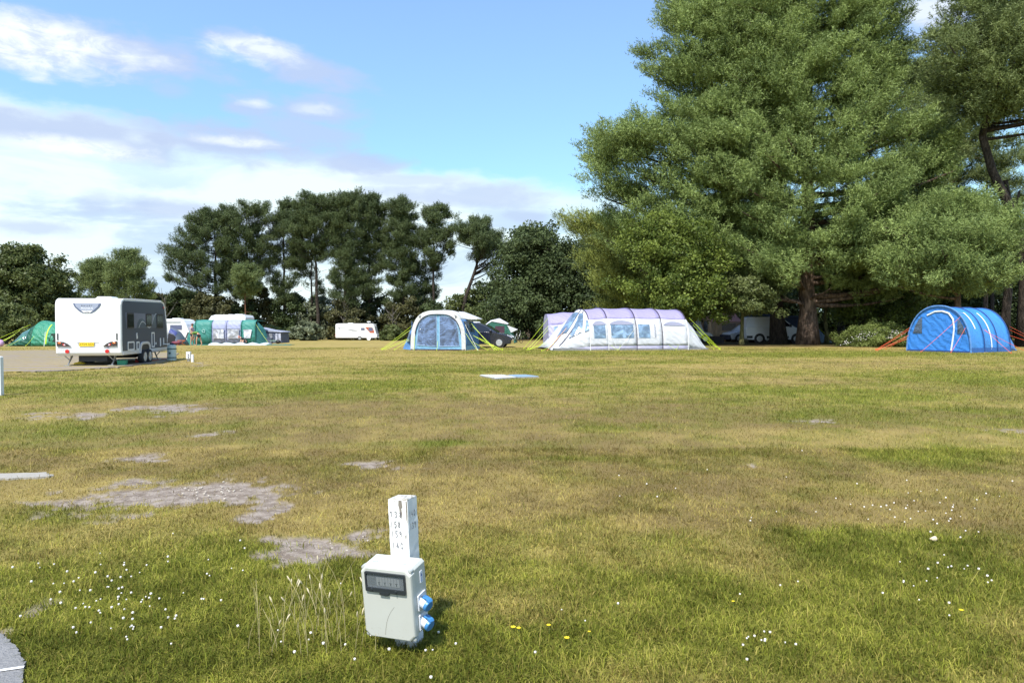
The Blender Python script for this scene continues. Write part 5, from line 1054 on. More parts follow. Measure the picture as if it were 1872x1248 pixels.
    wallp(.0, k1, gr, 'wall_panel'); wallp(k1, k2, bl, 'wall_panel'); wallp(k2, k3, bl, 'wall_panel'); wallp(k3, Lr, gr, 'wall_panel')
    for a in (0.02, k1, k2, k3, Lr-.02): p = MB(); p.tube([(a, -.04, 0), (a, -.07, .9), (a, -.03, H-.40), (a, .09, H-.14), (a, .4, H+.03)], .03, 6); p.build('pole_sleeve', gr if a != k2 else bl, t)
    for a, b in ((k1+.18, k2-.16), (k2+.16, k3-.14)):
        w = MB(); w.prism([(a, .55), (b, .55), (b, 1.32), (a, 1.32)], lambda x, z, d: Vector((x, -.11-d, z)), 0, .02); w.build('window', wf, t); tb = MB(); tb.box(a-.05, b+.05, -.13, -.09, 1.32, 1.38); tb.build('rolled_blind', mat('blind_grey', (.18, .2, .28), .7), t)
    w = MB(); w.prism([(k3+.28, .58), (k3+.78, .58), (k3+.92, 1.3), (k3+.22, 1.3)], lambda x, z, d: Vector((x, -.11-d, z)), 0, .02); w.build('window', wf, t)
    c = MB(); c.tube([(.76+.12*math.cos(k*.524), -.10, 1.18+.12*math.sin(k*.524)) for k in range(13)], .02, 5); c.build('round_mark', mat('mark_pale', (.45, .65, .62), .6), t)
    w = MB(); w.add([(0, 0, 0), (0, .1, H-.5), (-.05, .4, H), (-.72, .3, .9), (-.85, .2, .0)], [(0, 1, 4), (1, 2, 3), (1, 3, 4)]); solid(w.build('left_wing', gr, t), .02)
    w = MB(); w.add([(Lr, 0, 0), (Lr, .1, H-.5), (Lr, .5, H-.1), (Lr+.55, .6, 1.35), (Lr+.85, .6, .45), (Lr+.65, .3, .0)], [(0, 1, 5), (1, 2, 3), (1, 3, 4), (1, 4, 5)]); solid(w.build('right_wing', fabric('dark_teal_cloth', (.03, .15, .15)), t), .02)
    sk = MB(); sk.box(-.1, Lr+.05, -.10, -.06, 0, .09); sk.build('wall_skirt', gr, t)
    guy(t, (Lr, .1, 1.72), (Lr+1.6, -1.2, .02), lime); guy(t, (.9, -.1, 1.0), (1.9, -1.0, .02), mat('guy_dark', (.02, .07, .06), .6))
    # grey trailer tent to its right
    D = 61; x0 = WX(469, D); t = thing('trailer_tent', 'low grey and white trailer tent right of the long awning', 'tent', (x0, D, gz(x0, D)), 0); gy = fabric('cloud_grey_cloth', (.38, .41, .50)); ng = fabric('slate_cloth', (.10, .12, .18)); lp = fabric('pale_grey_cloth', (.52, .55, .66))
    b = MB(); b.prism([(0, .15), (0, 1.15), (.05, 1.42), (.95, 1.18), (2.05, 1.10), (2.15, .15)], lambda a, z, d: Vector((a, d, z)), .0, 2.2); b.build('body', ng, t, bevel=.02)
    r = MB(); r.prism([(-.1, 1.40), (.02, 1.48), (.95, 1.26), (2.15, 1.14), (2.2, 1.06), (.95, 1.12)], lambda a, z, d: Vector((a, d, z)), -.08, 2.3); r.build('roof', gy, t, bevel=.01)
    for a, b_, m_ in ((.75, 1.35, wf), (1.62, 1.80, lp), (1.88, 2.08, lp)): w = MB(); w.box(a, b_, -.03, .0, .35 if m_ is wf else .2, .98); w.build('wall_panel' if m_ is lp else 'window', m_, t)
    w = MB(); w.add([(.1, -.02, 1.35), (.6, -.5, .3), (.66, -.5, .3), (.18, -.02, 1.38)], [(0, 1, 2, 3)]); solid(w.build('door_edge', whg, t), .02)
    t = thing('storage_box', 'dark grey fabric box between the long awning and the trailer tent', 'box', (WX(489, 59), 59, gz(0, 59))); b = MB(); b.box(-.25, .32, 0, .4, 0, .42); b.build('box_body', ng, t, bevel=.02); b = MB(); b.box(-.27, .34, -.02, .42, .42, .46); b.build('lid', ng, t)
    t = thing('camp_bag', 'black bag on the grass in front of the trailer tent', 'bag', (WX(508, 58.5), 58.5, gz(0, 58.5))); b = MB(); b.ball((0, 0, .16), .26, 8, (1, .7, .65)); b.build('bag_body', black, t, smooth=True); h = MB(); h.tube([(-.1, 0, .3), (0, 0, .40), (.1, 0, .3)], .014, 4); h.build('handle', steel, t)
    t = thing('camp_table', 'low pale green table between the fabric box and the black bag', 'table', (WX(499, 58.3), 58.3, gz(0, 58.3))); b = MB(); b.box(-.2, .28, -.12, .15, .24, .27); b.build('tabletop', mat('pale_green', (.3, .5, .35), .5), t)
    for xx in (-.18, .26):
        for yy in (-.1, .13): l = MB(); l.tube([(xx, yy, .25), (xx, yy, 0)], .012, 4); l.build('leg', steel, t)
    # unrolled groundsheets
    r_ = random.Random(8)
    def crumple(name, label, x0, x1, D, dd, m_, amp):
        a, b = WX(x0, D), WX(x1, D); n = 26; q = MB(); rings = [[Vector((a+(b-a)*i/n, D+dd*(j/5-.5)+r_.uniform(-.1, .1), gz(a, D)+.03+amp*abs(math.sin(i*.55+1))*math.sin(math.pi*j/5)+r_.uniform(0, .03))) for j in range(6)] for i in range(n+1)]
        q.loft(rings, False); o = q.build(name, m_, smooth=True); solid(o, .015); tag(o, label, 'groundsheet')
    crumple('groundsheet', 'crumpled white groundsheet spread in front of the long awning', 388, 494, 55.6, 1.6, fabric('sheet_white', (.62, .70, .72)), .2)
    crumple('groundsheet', 'flat dark green groundsheet right of the crumpled white one', 490, 534, 54.6, 1.3, fabric('sheet_green', (.10, .22, .16)), .05)
mid_caravans()

# ------------------------------------------------------------------ cars and vans on the right
def vehicle(name, label, cat, loc, rz, L, H, W, lower, upper, paint, wheels, wins, r=.32, nose=1, extra=None):
    """lower/upper: side outlines (x along, z); the glasshouse narrows towards the roof"""
    t = thing(name, label, cat, loc, rz)
    b = MB(); cz = .6
    b.loft([[Vector((x*k, y, cz+(z-cz)*k)) for x, z in lower] for y, k in ((-W/2, .965), (-W/2+.07, .995), (-W/4, 1), (W/4, 1), (W/2-.07, .995), (W/2, .965))], True, True); b.build('body', paint, t, bevel=.02)
    zb = min(z for x, z in upper); zt = max(z for x, z in upper)
    def yy(z, s): return s*(W/2-.04-.17*(z-zb)/(zt-zb))
    g = MB(); n = len(upper); v = [Vector((x, yy(z, -1), z)) for x, z in upper]+[Vector((x, yy(z, 1), z)) for x, z in upper]
    g.add(v, [tuple(range(n)), tuple(range(2*n-1, n-1, -1))]+[(k, (k+1) % n, n+(k+1) % n, n+k) for k in range(n)]); g.build('cabin', paint, t, bevel=.03)
    for s in (-1, 1):
        for poly in wins:
            w = MB(); w.add([Vector((x, yy(z, s)+s*.012, z)) for x, z in poly], [tuple(range(len(poly)))]); w.build('side_window', glass, t)
    for x in wheels:
        for s in (-1, 1):
            a = MB(); n = 16; a.cyl((x, s*(W/2-.10), r), (x, s*(W/2+.006), r), r*1.22, r*1.22, 20); a.build('wheel_arch', black, t)
            y0 = s*(W/2-.12); q = MB(); q.loft([[Vector((x+c*math.cos(2*math.pi*k/n), s*(W/2-.14+d), r+c*math.sin(2*math.pi*k/n))) for k in range(n)] for c, d in ((r*.6, 0), (r, .0), (r, .16), (r*.62, .175))], True, True); wo = q.build('wheel', tyre, t)
            m = MB(); m.loft([[Vector((x+c*math.cos(2*math.pi*k/n), s*(W/2-.14+d), r+c*math.sin(2*math.pi*k/n))) for k in range(n)] for c, d in ((r*.68, .176), (r*.62, .182), (r*.58, .160), (r*.12, .165))], True, True)
            for k in range(6): a_ = k*math.pi/3+.3; m.tube([(x+r*.1*math.cos(a_), s*(W/2+.028), r+r*.1*math.sin(a_)), (x+r*.62*math.cos(a_), s*(W/2+.03), r+r*.62*math.sin(a_))], r*.065, 4)
            m.build('rim', rim, wo)
    return t, yy
def black_car():
    D = 46.3; x = WX(876, D)-.55; L = 4.3
    lower = [(-2.1, .30), (-2.12, .8), (-1.95, 1.02), (.35, 1.02), (1.25, .95), (1.85, .82), (2.12, .66), (2.18, .50), (2.12, .24), (1.8, .2), (-1.9, .2)]
    upper = [(-2.0, .98), (-1.85, 1.40), (-1.3, 1.60), (-.1, 1.62), (.45, 1.42), (1.20, .96)]
    paint = mat('black_car_paint', (.012, .014, .028), .18, var=0, coat=.8, spec=.6)
    t, yy = vehicle('car', 'black people carrier parked nose right behind the blue and white awning tent', 'car', (x+.6, D+1.0, 0), rad(-6), L, 1.62, 1.78, lower, upper, paint, (1.35, -1.30), [[(-1.75, 1.06), (-1.6, 1.42), (-.75, 1.52), (-.7, 1.04)], [(-.62, 1.04), (-.65, 1.52), (-.05, 1.54), (.40, 1.38), (.95, 1.02)]], .31)
    w = MB(); w.add([(1.22, -.66, 1.0), (1.22, .66, 1.0), (.47, .62, 1.44), (.47, -.62, 1.44)], [(0, 1, 2, 3)]); w.v = [(a+.02, b, c+.015) for a, b, c in w.v]; w.build('windscreen', glass, t)
    for s in (-1, 1):
        h = MB(); h.add([(1.82, s*.82, .84), (2.14, s*.62, .68), (2.16, s*.60, .60), (1.95, s*.84, .66)], [(0, 1, 2, 3)]); h.v = [(a+.02, b+s*.035, c+.015) for a, b, c in h.v]; h.build('headlight', mat('headlamp_clear', (.6, .63, .68), .08, coat=.9), t)
        m = MB(); m.ball((.78, s*.98, 1.08), .12, 8, (.8, .9, .7)); m.build('wing_mirror', paint, t, smooth=True)
    d = MB(); d.box(-.55, -.40, -.885, -.87, .84, .88); d.build('door_handle', mat('chrome', (.6, .6, .62), .15, metal=1), t); p = MB(); p.box(2.15, 2.19, -.26, .26, .42, .53); p.build('number_plate', gel, t)
black_car()
def white_van():
    D = 56; paint = mat('van_white_paint', (.74, .77, .82), .3, var=.12, scale=1.0, coat=.5)
    lower = [(-2.15, .35), (-2.18, 1.0), (-2.12, 1.15), (.75, 1.15), (1.25, 1.12), (1.95, .92), (2.14, .72), (2.18, .5), (2.1, .26), (-2.0, .24)]
    upper = [(-2.14, 1.1), (-2.06, 1.76), (-1.95, 1.82), (.10, 1.84), (.45, 1.76), (1.32, 1.08)]
    x = WX(1419, D); t, yy = vehicle('van', 'small white van with a dark roof rack parked nose right under the big pines', 'van', (x, D+.7, 0), rad(-3), 4.3, 1.85, 1.76, lower, upper, paint, (1.38, -1.20), [[(.35, 1.15), (.30, 1.66), (.52, 1.64), (1.05, 1.17)]], .31); t.scale = (1.1, 1.1, 1.13)
    r = MB()
    for yy_ in (-.62, .62): r.tube([(-1.8, yy_, 1.93), (.1, yy_, 1.93)], .035, 5)
    for xx in (-1.7, -1.1, -.5, .05): r.tube([(xx, -.66, 1.93), (xx, .66, 1.93)], .035, 5); r.tube([(xx, -.62, 1.82), (xx, -.62, 1.94)], .025, 4); r.tube([(xx, .62, 1.82), (xx, .62, 1.94)], .025, 4)
    r.box(-1.75, .0, -.55, .55, 1.95, 2.02); r.build('roof_rack', mat('rack_navy', (.03, .05, .10), .5), t)
    bm_ = MB()
    for s in (-1, 1): bm_.prism([(-2.1, .35), (-1.7, .35), (-1.7, .52), (-2.1, .52)], lambda a, z, d: Vector((a, s*(.88+d), z)), -.02, .02); bm_.prism([(-.7, .34), (.85, .34), (.85, .50), (-.7, .50)], lambda a, z, d: Vector((a, s*(.86+d), z)), -.02, .02)
    bm_.build('side_rubbing_strip', black, t); b = MB(); b.box(1.95, 2.22, -.82, .82, .28, .62); b.build('front_bumper', mat('bumper_navy', (.025, .03, .06), .5), t, bevel=.03)
    w = MB(); w.add([(1.34, -.72, 1.10), (1.34, .72, 1.10), (.47, .66, 1.74), (.47, -.66, 1.74)], [(0, 1, 2, 3)]); w.v = [(a+.03, b_, c+.02) for a, b_, c in w.v]; w.build('windscreen', glass, t)
    for s in (-1, 1):
        h = MB(); h.prism([(1.72, .98), (2.10, .80), (2.12, .66), (1.86, .70)], lambda a, z, d: Vector((a+.02, s*(.80+d), z)), -.04, .06); h.build('headlight', mat('headlamp_clear', (1, 1, 1)), t); m = MB(); m.box(.85, .98, s*1.0-.09, s*1.0+.09, 1.12, 1.34); m.build('wing_mirror', black, t, bevel=.02)
    pw = MB(); pw.prism(rounded(1.15, .45, .05, 3, -1.2, 1.45), lambda a, z, d: Vector((a, d, z)), 0, 0.001)
    # second vehicle behind the trunks
    x = WX(1370, 59.5); t2, yy = vehicle('car', 'pale car with a dark bumper, its nose showing left of the white van', 'car', (x, 60, 0), rad(180+14), 4.2, 1.6, 1.75, [(-2.1, .3), (-2.12, .8), (-1.9, 1.0), (.4, 1.0), (1.3, .92), (1.9, .78), (2.12, .55), (2.05, .22), (-1.9, .2)], [(-2.0, .96), (-1.8, 1.4), (-1.2, 1.58), (-.1, 1.58), (.45, 1.4), (1.15, .94)], mat('car_silver', (.66, .70, .76), .25, coat=.6), (1.33, -1.28), [[(-1.7, 1.04), (-1.55, 1.38), (-.75, 1.48), (-.7, 1.02)], [(-.62, 1.02), (-.65, 1.48), (-.05, 1.5), (.40, 1.34), (.92, 1.0)]], .3)
    h = MB(); h.prism([(1.8, .80), (2.08, .66), (2.1, .56), (1.9, .60)], lambda a, z, d: Vector((a+.02, .78+d, z)), 0, .06); h.build('headlight', mat('headlamp_clear', (1, 1, 1)), t2)
    fb = MB(); fb.box(1.80, 2.16, -.84, .84, .2, .62); fb.build('front_bumper', mat('bumper_navy', (1, 1, 1)), t2, bevel=.04)
    # dark blue tent behind
    D = 61; x = WX(1446, D); t3 = thing('frame_tent', 'tall dark blue tent standing behind the white van between two trunks', 'tent', (x, D, 0), .1); bb = fabric('navy_cloth', (.05, .08, .17))
    b = MB(); b.prism([(-1.3, 0), (-1.25, 1.75), (-.9, 2.15), (.9, 2.15), (1.25, 1.75), (1.3, 0)], lambda a, z, d: Vector((a, d, z)), 0, 2.2); b.build('walls', bb, t3, bevel=.05); r = MB(); r.prism([(-1.4, 1.72), (-.95, 2.2), (.95, 2.2), (1.4, 1.72), (.9, 2.12), (-.9, 2.12)], lambda a, z, d: Vector((a, d, z)), -.1, 2.3); r.build('roof', fabric('navy_cloth_light', (.10, .15, .27)), t3)
    # pale blue dome right of the trunk
    D = 58; x = WX(1497, D); t4 = thing('dome_tent', 'low pale blue dome tent showing just right of the thickest pine trunk', 'tent', (x, D, 0), 0); d = Tunnel([(-1.0, 0, .7, .1, 2), (-.4, 0, .9, 1.0, 2.1), (.3, 0, .9, 1.1, 2.1), (1.2, 0, .7, .05, 2)], lambda v: Vector((v.y, v.x+.9, v.z)), .02)
    m = MB(); d.patch(m, -1.0, 1.2, 0, 1, 10, 16); solid(m.build('flysheet', fabric('powder_blue_cloth', (.20, .28, .42)), t4, smooth=True)); guy(t4, (.2, .2, 1.0), (1.7, -.4, .02), lime); guy(t4, (.1, .1, 1.05), (1.45, -.6, .02), lime)
white_van()
def cabin_tent():
    D = 60; x0 = WX(1300, D); t = thing('cabin_tent', 'beige cabin shaped tent with a brown red pitched roof left of the white van', 'tent', (x0, D, 0), rad(14)); be = fabric('beige_canvas', (.74, .55, .38), bump=.4); rd = fabric('rust_canvas', (.50, .20, .15), bump=.4)
    # ridge along x
    w = MB(); Lx, Wy, He, Hr = 2.7, 1.9, 1.78, 2.38
    w.add([(0, 0, 0), (Lx, 0, 0), (Lx, 0, He), (0, 0, He), (0, Wy, 0), (Lx, Wy, 0), (Lx, Wy, He), (0, Wy, He), (0, Wy/2, Hr-.02), (Lx, Wy/2, Hr-.02)], [(0, 1, 2, 3), (4, 5, 6, 7), (0, 3, 8, 7, 4), (1, 2, 9, 6, 5)]); w.build('walls', be, t)
    r = MB(); r.add([(-.12, -.14, He-.08), (Lx+.12, -.14, He-.08), (Lx+.12, Wy/2, Hr+.03), (-.12, Wy/2, Hr+.03), (-.12, Wy+.14, He-.08), (Lx+.12, Wy+.14, He-.08)], [(0, 1, 2, 3), (3, 2, 5, 4)]); solid(r.build('roof', rd, t), .04)
    d = MB(); d.box(-.03, 0, .55, 1.15, .05, 1.75); d.build('door', film('door_film_grey', (.28, .31, .36)), t); d = MB(); d.box(1.0, 2.3, -.03, 0, .95, 1.55); d.build('window', mat('window_tan', (.30, .24, .18), .4, var=.3), t)
    for x in (0, .5, .9): p = MB(); p.tube([(x, -.03, 0), (x, -.03, He-.05)], .035, 5); p.build('pole_seam', be, t)
    D = 57; x0 = WX(1298, D); t = thing('windbreak', 'dark windbreak panel in front of the beige cabin tent', 'windbreak', (x0, D, 0), .05); b = MB(); b.box(0, 1.15, 0, .03, .0, .52); b.build('cloth_panel', mat('windbreak_dark', (.05, .045, .05), .8, var=.3), t)
    for xx in (0, .4, .8, 1.15): p = MB(); p.tube([(xx, -.01, 0), (xx, -.01, .6)], .018, 5); p.build('pole', black, t)
    # white caravan end right behind the tail of the lavender tent
    D = 60; x = WX(1262, D); t, fs, win = small_caravan('caravan', 'white caravan end showing behind the tail of the long lavender tent', 1262, D, 2.6, 2.25, rad(10)); win(-.5, .5, 1.3, 1.8); wheel_front(t, 0, .3, 0)
    D = 58; x = WX(1290, D); t, yy = vehicle('car', 'white car nose just left of the beige cabin tent', 'car', (WX(1256, D), D, 0), rad(0), 4.0, 1.5, 1.7, [(-2.0, .3), (-2.0, .9), (.4, .95), (1.2, .88), (1.7, .76), (1.95, .55), (1.9, .22), (-1.9, .2)], [(-1.9, .9), (-1.6, 1.3), (-1.0, 1.46), (-.1, 1.46), (.4, 1.3), (1.05, .88)], mat('car_white', (.68, .70, .74), .25, coat=.5), (1.25, -1.2), [[(-1.5, 1.0), (-1.3, 1.3), (-.6, 1.38), (-.6, .98)], [(-.5, .98), (-.5, 1.38), (0, 1.38), (.4, 1.24), (.85, .95)]], .3)
cabin_tent()
def green_frame_tent():
    D = 62; x0 = WX(884, D); z0 = gz(x0, D); t = thing('frame_tent', 'dark green frame tent with a white roof behind the black car', 'tent', (x0, D, z0), rad(-4)); g = fabric('bottle_green_cloth', (.035, .15, .115), bump=.4); w_ = fabric('roof_white_cloth', (.66, .68, .72), bump=.3)
    b = MB(); b.prism([(0, .0), (.0, 1.45), (.75, 1.9), (1.45, 1.72), (2.05, 1.62), (2.85, .0)], lambda a, z, d: Vector((a, d, z)), 0, 2.4); b.build('walls', g, t)
    r = MB(); r.add([(-.1, -.05, 1.42), (.72, -.05, 1.92), (2.12, -.05, 1.66), (2.12, 1.2, 1.72), (1.3, 1.2, 2.18), (.5, 1.2, 2.0), (-.1, 2.5, 1.42), (2.12, 2.5, 1.62)], [(0, 1, 5), (1, 2, 3, 4), (1, 4, 5), (0, 5, 6), (4, 3, 7), (5, 4, 7, 6)]); solid(r.build('roof', w_, t), .03)
    q = MB(); q.add([(2.08, -.06, 1.56), (3.0, .3, 1.20), (2.40, -.06, .92)], [(0, 1, 2)]); solid(q.build('side_flap', w_, t), .02)
    w = MB(); w.prism(rounded(.82, .58, .05, 3, 1.42, 1.2), lambda a, z, d: Vector((a, -d, z)), 0, .02); w.build('window', mat('window_plum', (.07, .04, .06), .2, var=.3), t)
    for x in (.02, .75, 2.02): p = MB(); p.tube([(x, -.02, 0), (x, -.02, 1.5)], .03, 5); p.build('pole_seam', g, t)
    D = 64; x = WX(872, D); t = thing('folded_awning', 'white folded canopy roof behind the windscreen of the black car', 'canopy', (x, D, gz(x, D))); b = MB(); b.add([(-.6, 0, 1.95), (.9, -.2, 1.45), (.9, 1.2, 1.45), (-.6, 1.2, 1.95), (.2, .5, 1.9)], [(0, 1, 4), (1, 2, 4), (2, 3, 4), (3, 0, 4)]); solid(b.build('canopy', w_, t), .03)
    for p in ((-.6, 0), (.9, -.2), (.9, 1.2), (-.6, 1.2)): l = MB(); l.tube([(p[0], p[1], 0), (p[0], p[1], 1.5 if p[0] > 0 else 1.95)], .02, 5); l.build('leg', steel, t)
    D = 60; x = WX(947, D); t = thing('bicycle', 'bicycle leaning by the right end of the green frame tent', 'bicycle', (x, D, gz(x, D)), 1.0)
    for xx in (-.5, .5): w = MB(); w.tube([(xx+.33*math.cos(k*.4488), 0, .35+.33*math.sin(k*.4488)) for k in range(15)], .022, 5); w.build('wheel', tyre, t)
    f = MB(); f.tube([(-.5, 0, .35), (-.15, 0, .85), (.38, 0, .88), (0, 0, .35), (-.15, 0, .85)], .022, 5); f.tube([(.5, 0, .35), (.36, 0, 1.0), (.44, 0, 1.02)], .022, 5); f.tube([(-.5, 0, .35), (0, 0, .35)], .02, 5); f.build('frame', steel, t); s = MB(); s.ball((-.18, 0, .95), .1, 8, (1.3, .6, .4)); s.build('saddle', black, t, smooth=True)
green_frame_tent()

# ------------------------------------------------------------------ people
skin_m = mat('skin', (.55, .31, .21), .55, var=.05)
def skinned(name, joints, edges, material, parent, sub=2):
    me = bpy.data.meshes.new(name); me.from_pydata([j[:3] for j in joints], edges, []); o = bpy.data.objects.new(name, me); COL.objects.link(o); o.parent = parent
    sk = o.modifiers.new('skin', 'SKIN'); sk.use_smooth_shade = True
    o.data.skin_vertices[0].data[0].use_root = True
    for i, j in enumerate(joints):
        r = j[3]; o.data.skin_vertices[0].data[i].radius = (r, j[4] if len(j) > 4 else r)
    s = o.modifiers.new('sub', 'SUBSURF'); s.levels = sub; s.render_levels = sub; me.materials.append(material); return o
def bake(o):
    bpy.context.view_layer.update(); dg = bpy.context.evaluated_depsgraph_get(); me = bpy.data.meshes.new_from_object(o.evaluated_get(dg)); me.name = o.name
    o.modifiers.clear(); o.data = me
    for p in me.polygons: p.use_smooth = True
def hand(P, d, side, J, E, wi):
    """five short fingers from the wrist joint index wi along direction d"""
    d = Vector(d).normalized(); s = Vector(side).normalized(); p = Vector(P)
    pal = p+d*.07; J.append((*pal, .020, .032)); pi_ = len(J)-1; E.append((wi, pi_))
    for k, (off, ln) in enumerate(((-.030, .065), (-.010, .08), (.010, .075), (.030, .055))):
        a = pal+s*off+d*.025; b = a+d*ln*.5; c = a+d*ln+s.cross(d)*.015; J += [(*a, .009), (*b, .008), (*c, .006)]; n = len(J); E += [(pi_, n-3), (n-3, n-2), (n-2, n-1)]
    a = p+d*.03-s*.035; b = a-s*.03+d*.035; J += [(*a, .010), (*b, .008)]; n = len(J); E += [(wi, n-2), (n-2, n-1)]
def head_parts(t, c, f, hairm, r=.105, hat=False):
    """face features on the continuous body's head: c centre, f facing direction"""
    c = Vector(c); f = Vector(f).normalized(); up = Vector((0, 0, 1)); up = (up-f*up.dot(f)).normalized(); rt = f.cross(up)
    h = MB(); rings = []
    for i in range(7):
        a = math.pi*.55*i/6; rings.append([c-f*.012+up*(math.cos(a)*r*1.22+.006)+(rt*math.cos(k*math.pi/6)*.92-f*math.sin(k*math.pi/6)*1.02 if math.sin(k*math.pi/6) > -.3 else rt*math.cos(k*math.pi/6)*.92-f*math.sin(k*math.pi/6)*.75)*math.sin(a)*r*1.08 for k in range(12)])
    h.loft(rings, True, True); h.build('hair', hairm, t, smooth=True)
    e = MB()
    for s in (-1, 1): e.ball(c+f*r*.80+rt*s*.032+up*.012, .012, 6)
    e.build('eyes', mat('eye_dark', (.05, .04, .04), .3), t); m = MB(); m.ball(c+f*r*.84-up*.055, .014, 6, (1.4, 1, .6)); m.build('mouth', mat('lips', (.38, .15, .13), .5), t)
def person(label, loc, rz, J, E, clothes, head, face, hairm):
    t = thing('person', label, 'person', loc, rz); b = skinned('body', J, E, skin_m, t); bake(b)
    for nm, jj, ee, m_ in clothes: c = skinned(nm, jj, ee, m_, t); bake(c)
    head_parts(t, head, face, hairm); return t
def legs_arm_woman():
    # standing, turned right towards the stooping person, hands forward
    J = [(0, 0, .95, .13, .10), (0, 0, 1.15, .115, .085), (0, .0, 1.38, .14, .09), (.01, 0, 1.47, .055), (.03, 0, 1.56, .075, .085), (.04, 0, 1.63, .075, .09), (.035, 0, 1.69, .05)]
    E = [(0, 1), (1, 2), (2, 3), (3, 4), (4, 5), (5, 6)]
    for s in (-1, 1):
        n = len(J); J += [(-.01, s*.09, .86, .085), (.02+s*.03, s*.10, .50, .055), (-.01+s*.06, s*.11, .10, .036), (.05+s*.06, s*.115, .035, .03), (.15+s*.06, s*.12, .025, .026)]; E += [(0, n), (n, n+1), (n+1, n+2), (n+2, n+3), (n+3, n+4)]
        n = len(J); J += [(.0, s*.18, 1.39, .052), (.02, s*.22, 1.14, .04), (.22, s*.17, 1.02, .027)]; E += [(2, n), (n, n+1), (n+1, n+2)]; hand((.22, s*.17, 1.02), (.9, -s*.1, -.35), (0, -s, 0), J, E, n+2)
    top = ([(0, 0, .98, .135, .11), (0, 0, 1.15, .13, .10), (0, 0, 1.37, .15, .105), (0, 0, 1.44, .08), (0, .19, 1.38, .07), (.01, .215, 1.24, .06), (0, -.19, 1.38, .07), (.01, -.215, 1.24, .06)], [(0, 1), (1, 2), (2, 3), (2, 4), (4, 5), (2, 6), (6, 7)])
    sh = ([(0, 0, .97, .14, .12), (-.005, .09, .84, .10), (.0, .10, .70, .09), (-.005, -.09, .84, .10), (.0, -.10, .70, .09)], [(0, 1), (1, 2), (0, 3), (3, 4)])
    D = 56.5; x = WX(351, D)
    person('woman standing in a pale pink top and blue shorts, facing the stooping person', (x, D, gz(x, D)), rad(-5), J, E, [('top', *top, fabric('pink_top', (.58, .40, .52))), ('shorts', *sh, fabric('denim', (.07, .14, .28)))], (.045, 0, 1.62), (1, -.1, -.35), mat('hair_brown', (.12, .06, .035), .6))
legs_arm_woman()
def stooper():
    # bent at the hips, head low towards the left (+x local), arms hanging
    J = [(0, 0, .88, .13, .12), (.14, 0, 1.00, .12, .11), (.38, 0, 1.02, .13, .12), (.47, 0, .98, .055), (.56, 0, .94, .075, .08), (.62, 0, .89, .075, .085), (.66, 0, .86, .05)]
    E = [(0, 1), (1, 2), (2, 3), (3, 4), (4, 5), (5, 6)]
    for s in (-1, 1):
        n = len(J); J += [(.0, s*.09, .80, .09), (.03+s*.12, s*.10, .47, .057), (-.02+s*.16, s*.11, .09, .037), (.04+s*.16, s*.115, .035, .03), (.14+s*.16, s*.12, .025, .026)]; E += [(0, n), (n, n+1), (n+1, n+2), (n+2, n+3), (n+3, n+4)]
        n = len(J); J += [(.38, s*.18, .98, .05), (.40, s*.19, .72, .04), (.46, s*.13, .50, .027)]; E += [(2, n), (n, n+1), (n+1, n+2)]; hand((.46, s*.13, .50), (.35, -s*.2, -.9), (0, -s, 0), J, E, n+2)
    top = ([(.04, 0, .95, .135, .12), (.16, 0, 1.01, .14, .12), (.38, 0, 1.03, .15, .125), (.44, 0, 1.0, .08), (.38, .19, .98, .07), (.39, .20, .84, .06), (.38, -.19, .98, .07), (.39, -.20, .84, .06)], [(0, 1), (1, 2), (2, 3), (2, 4), (4, 5), (2, 6), (6, 7)])
    sh = ([(-.01, 0, .90, .145, .13), (.0, .09, .78, .105), (.05, .10, .60, .09), (.0, -.09, .78, .105), (-.03, -.10, .60, .09)], [(0, 1), (1, 2), (0, 3), (3, 4)])
    D = 56.2; x = WX(363.5, D)
    person('person stooping forward in a green shirt and dark shorts by the long awning', (x, D, gz(x, D)), rad(178), J, E, [('shirt', *top, fabric('green_shirt', (.16, .30, .05))), ('shorts', *sh, fabric('dark_shorts', (.025, .03, .045)))], (.62, 0, .90), (.6, 0, -.8), mat('hair_sandy', (.25, .16, .08), .6))
stooper()
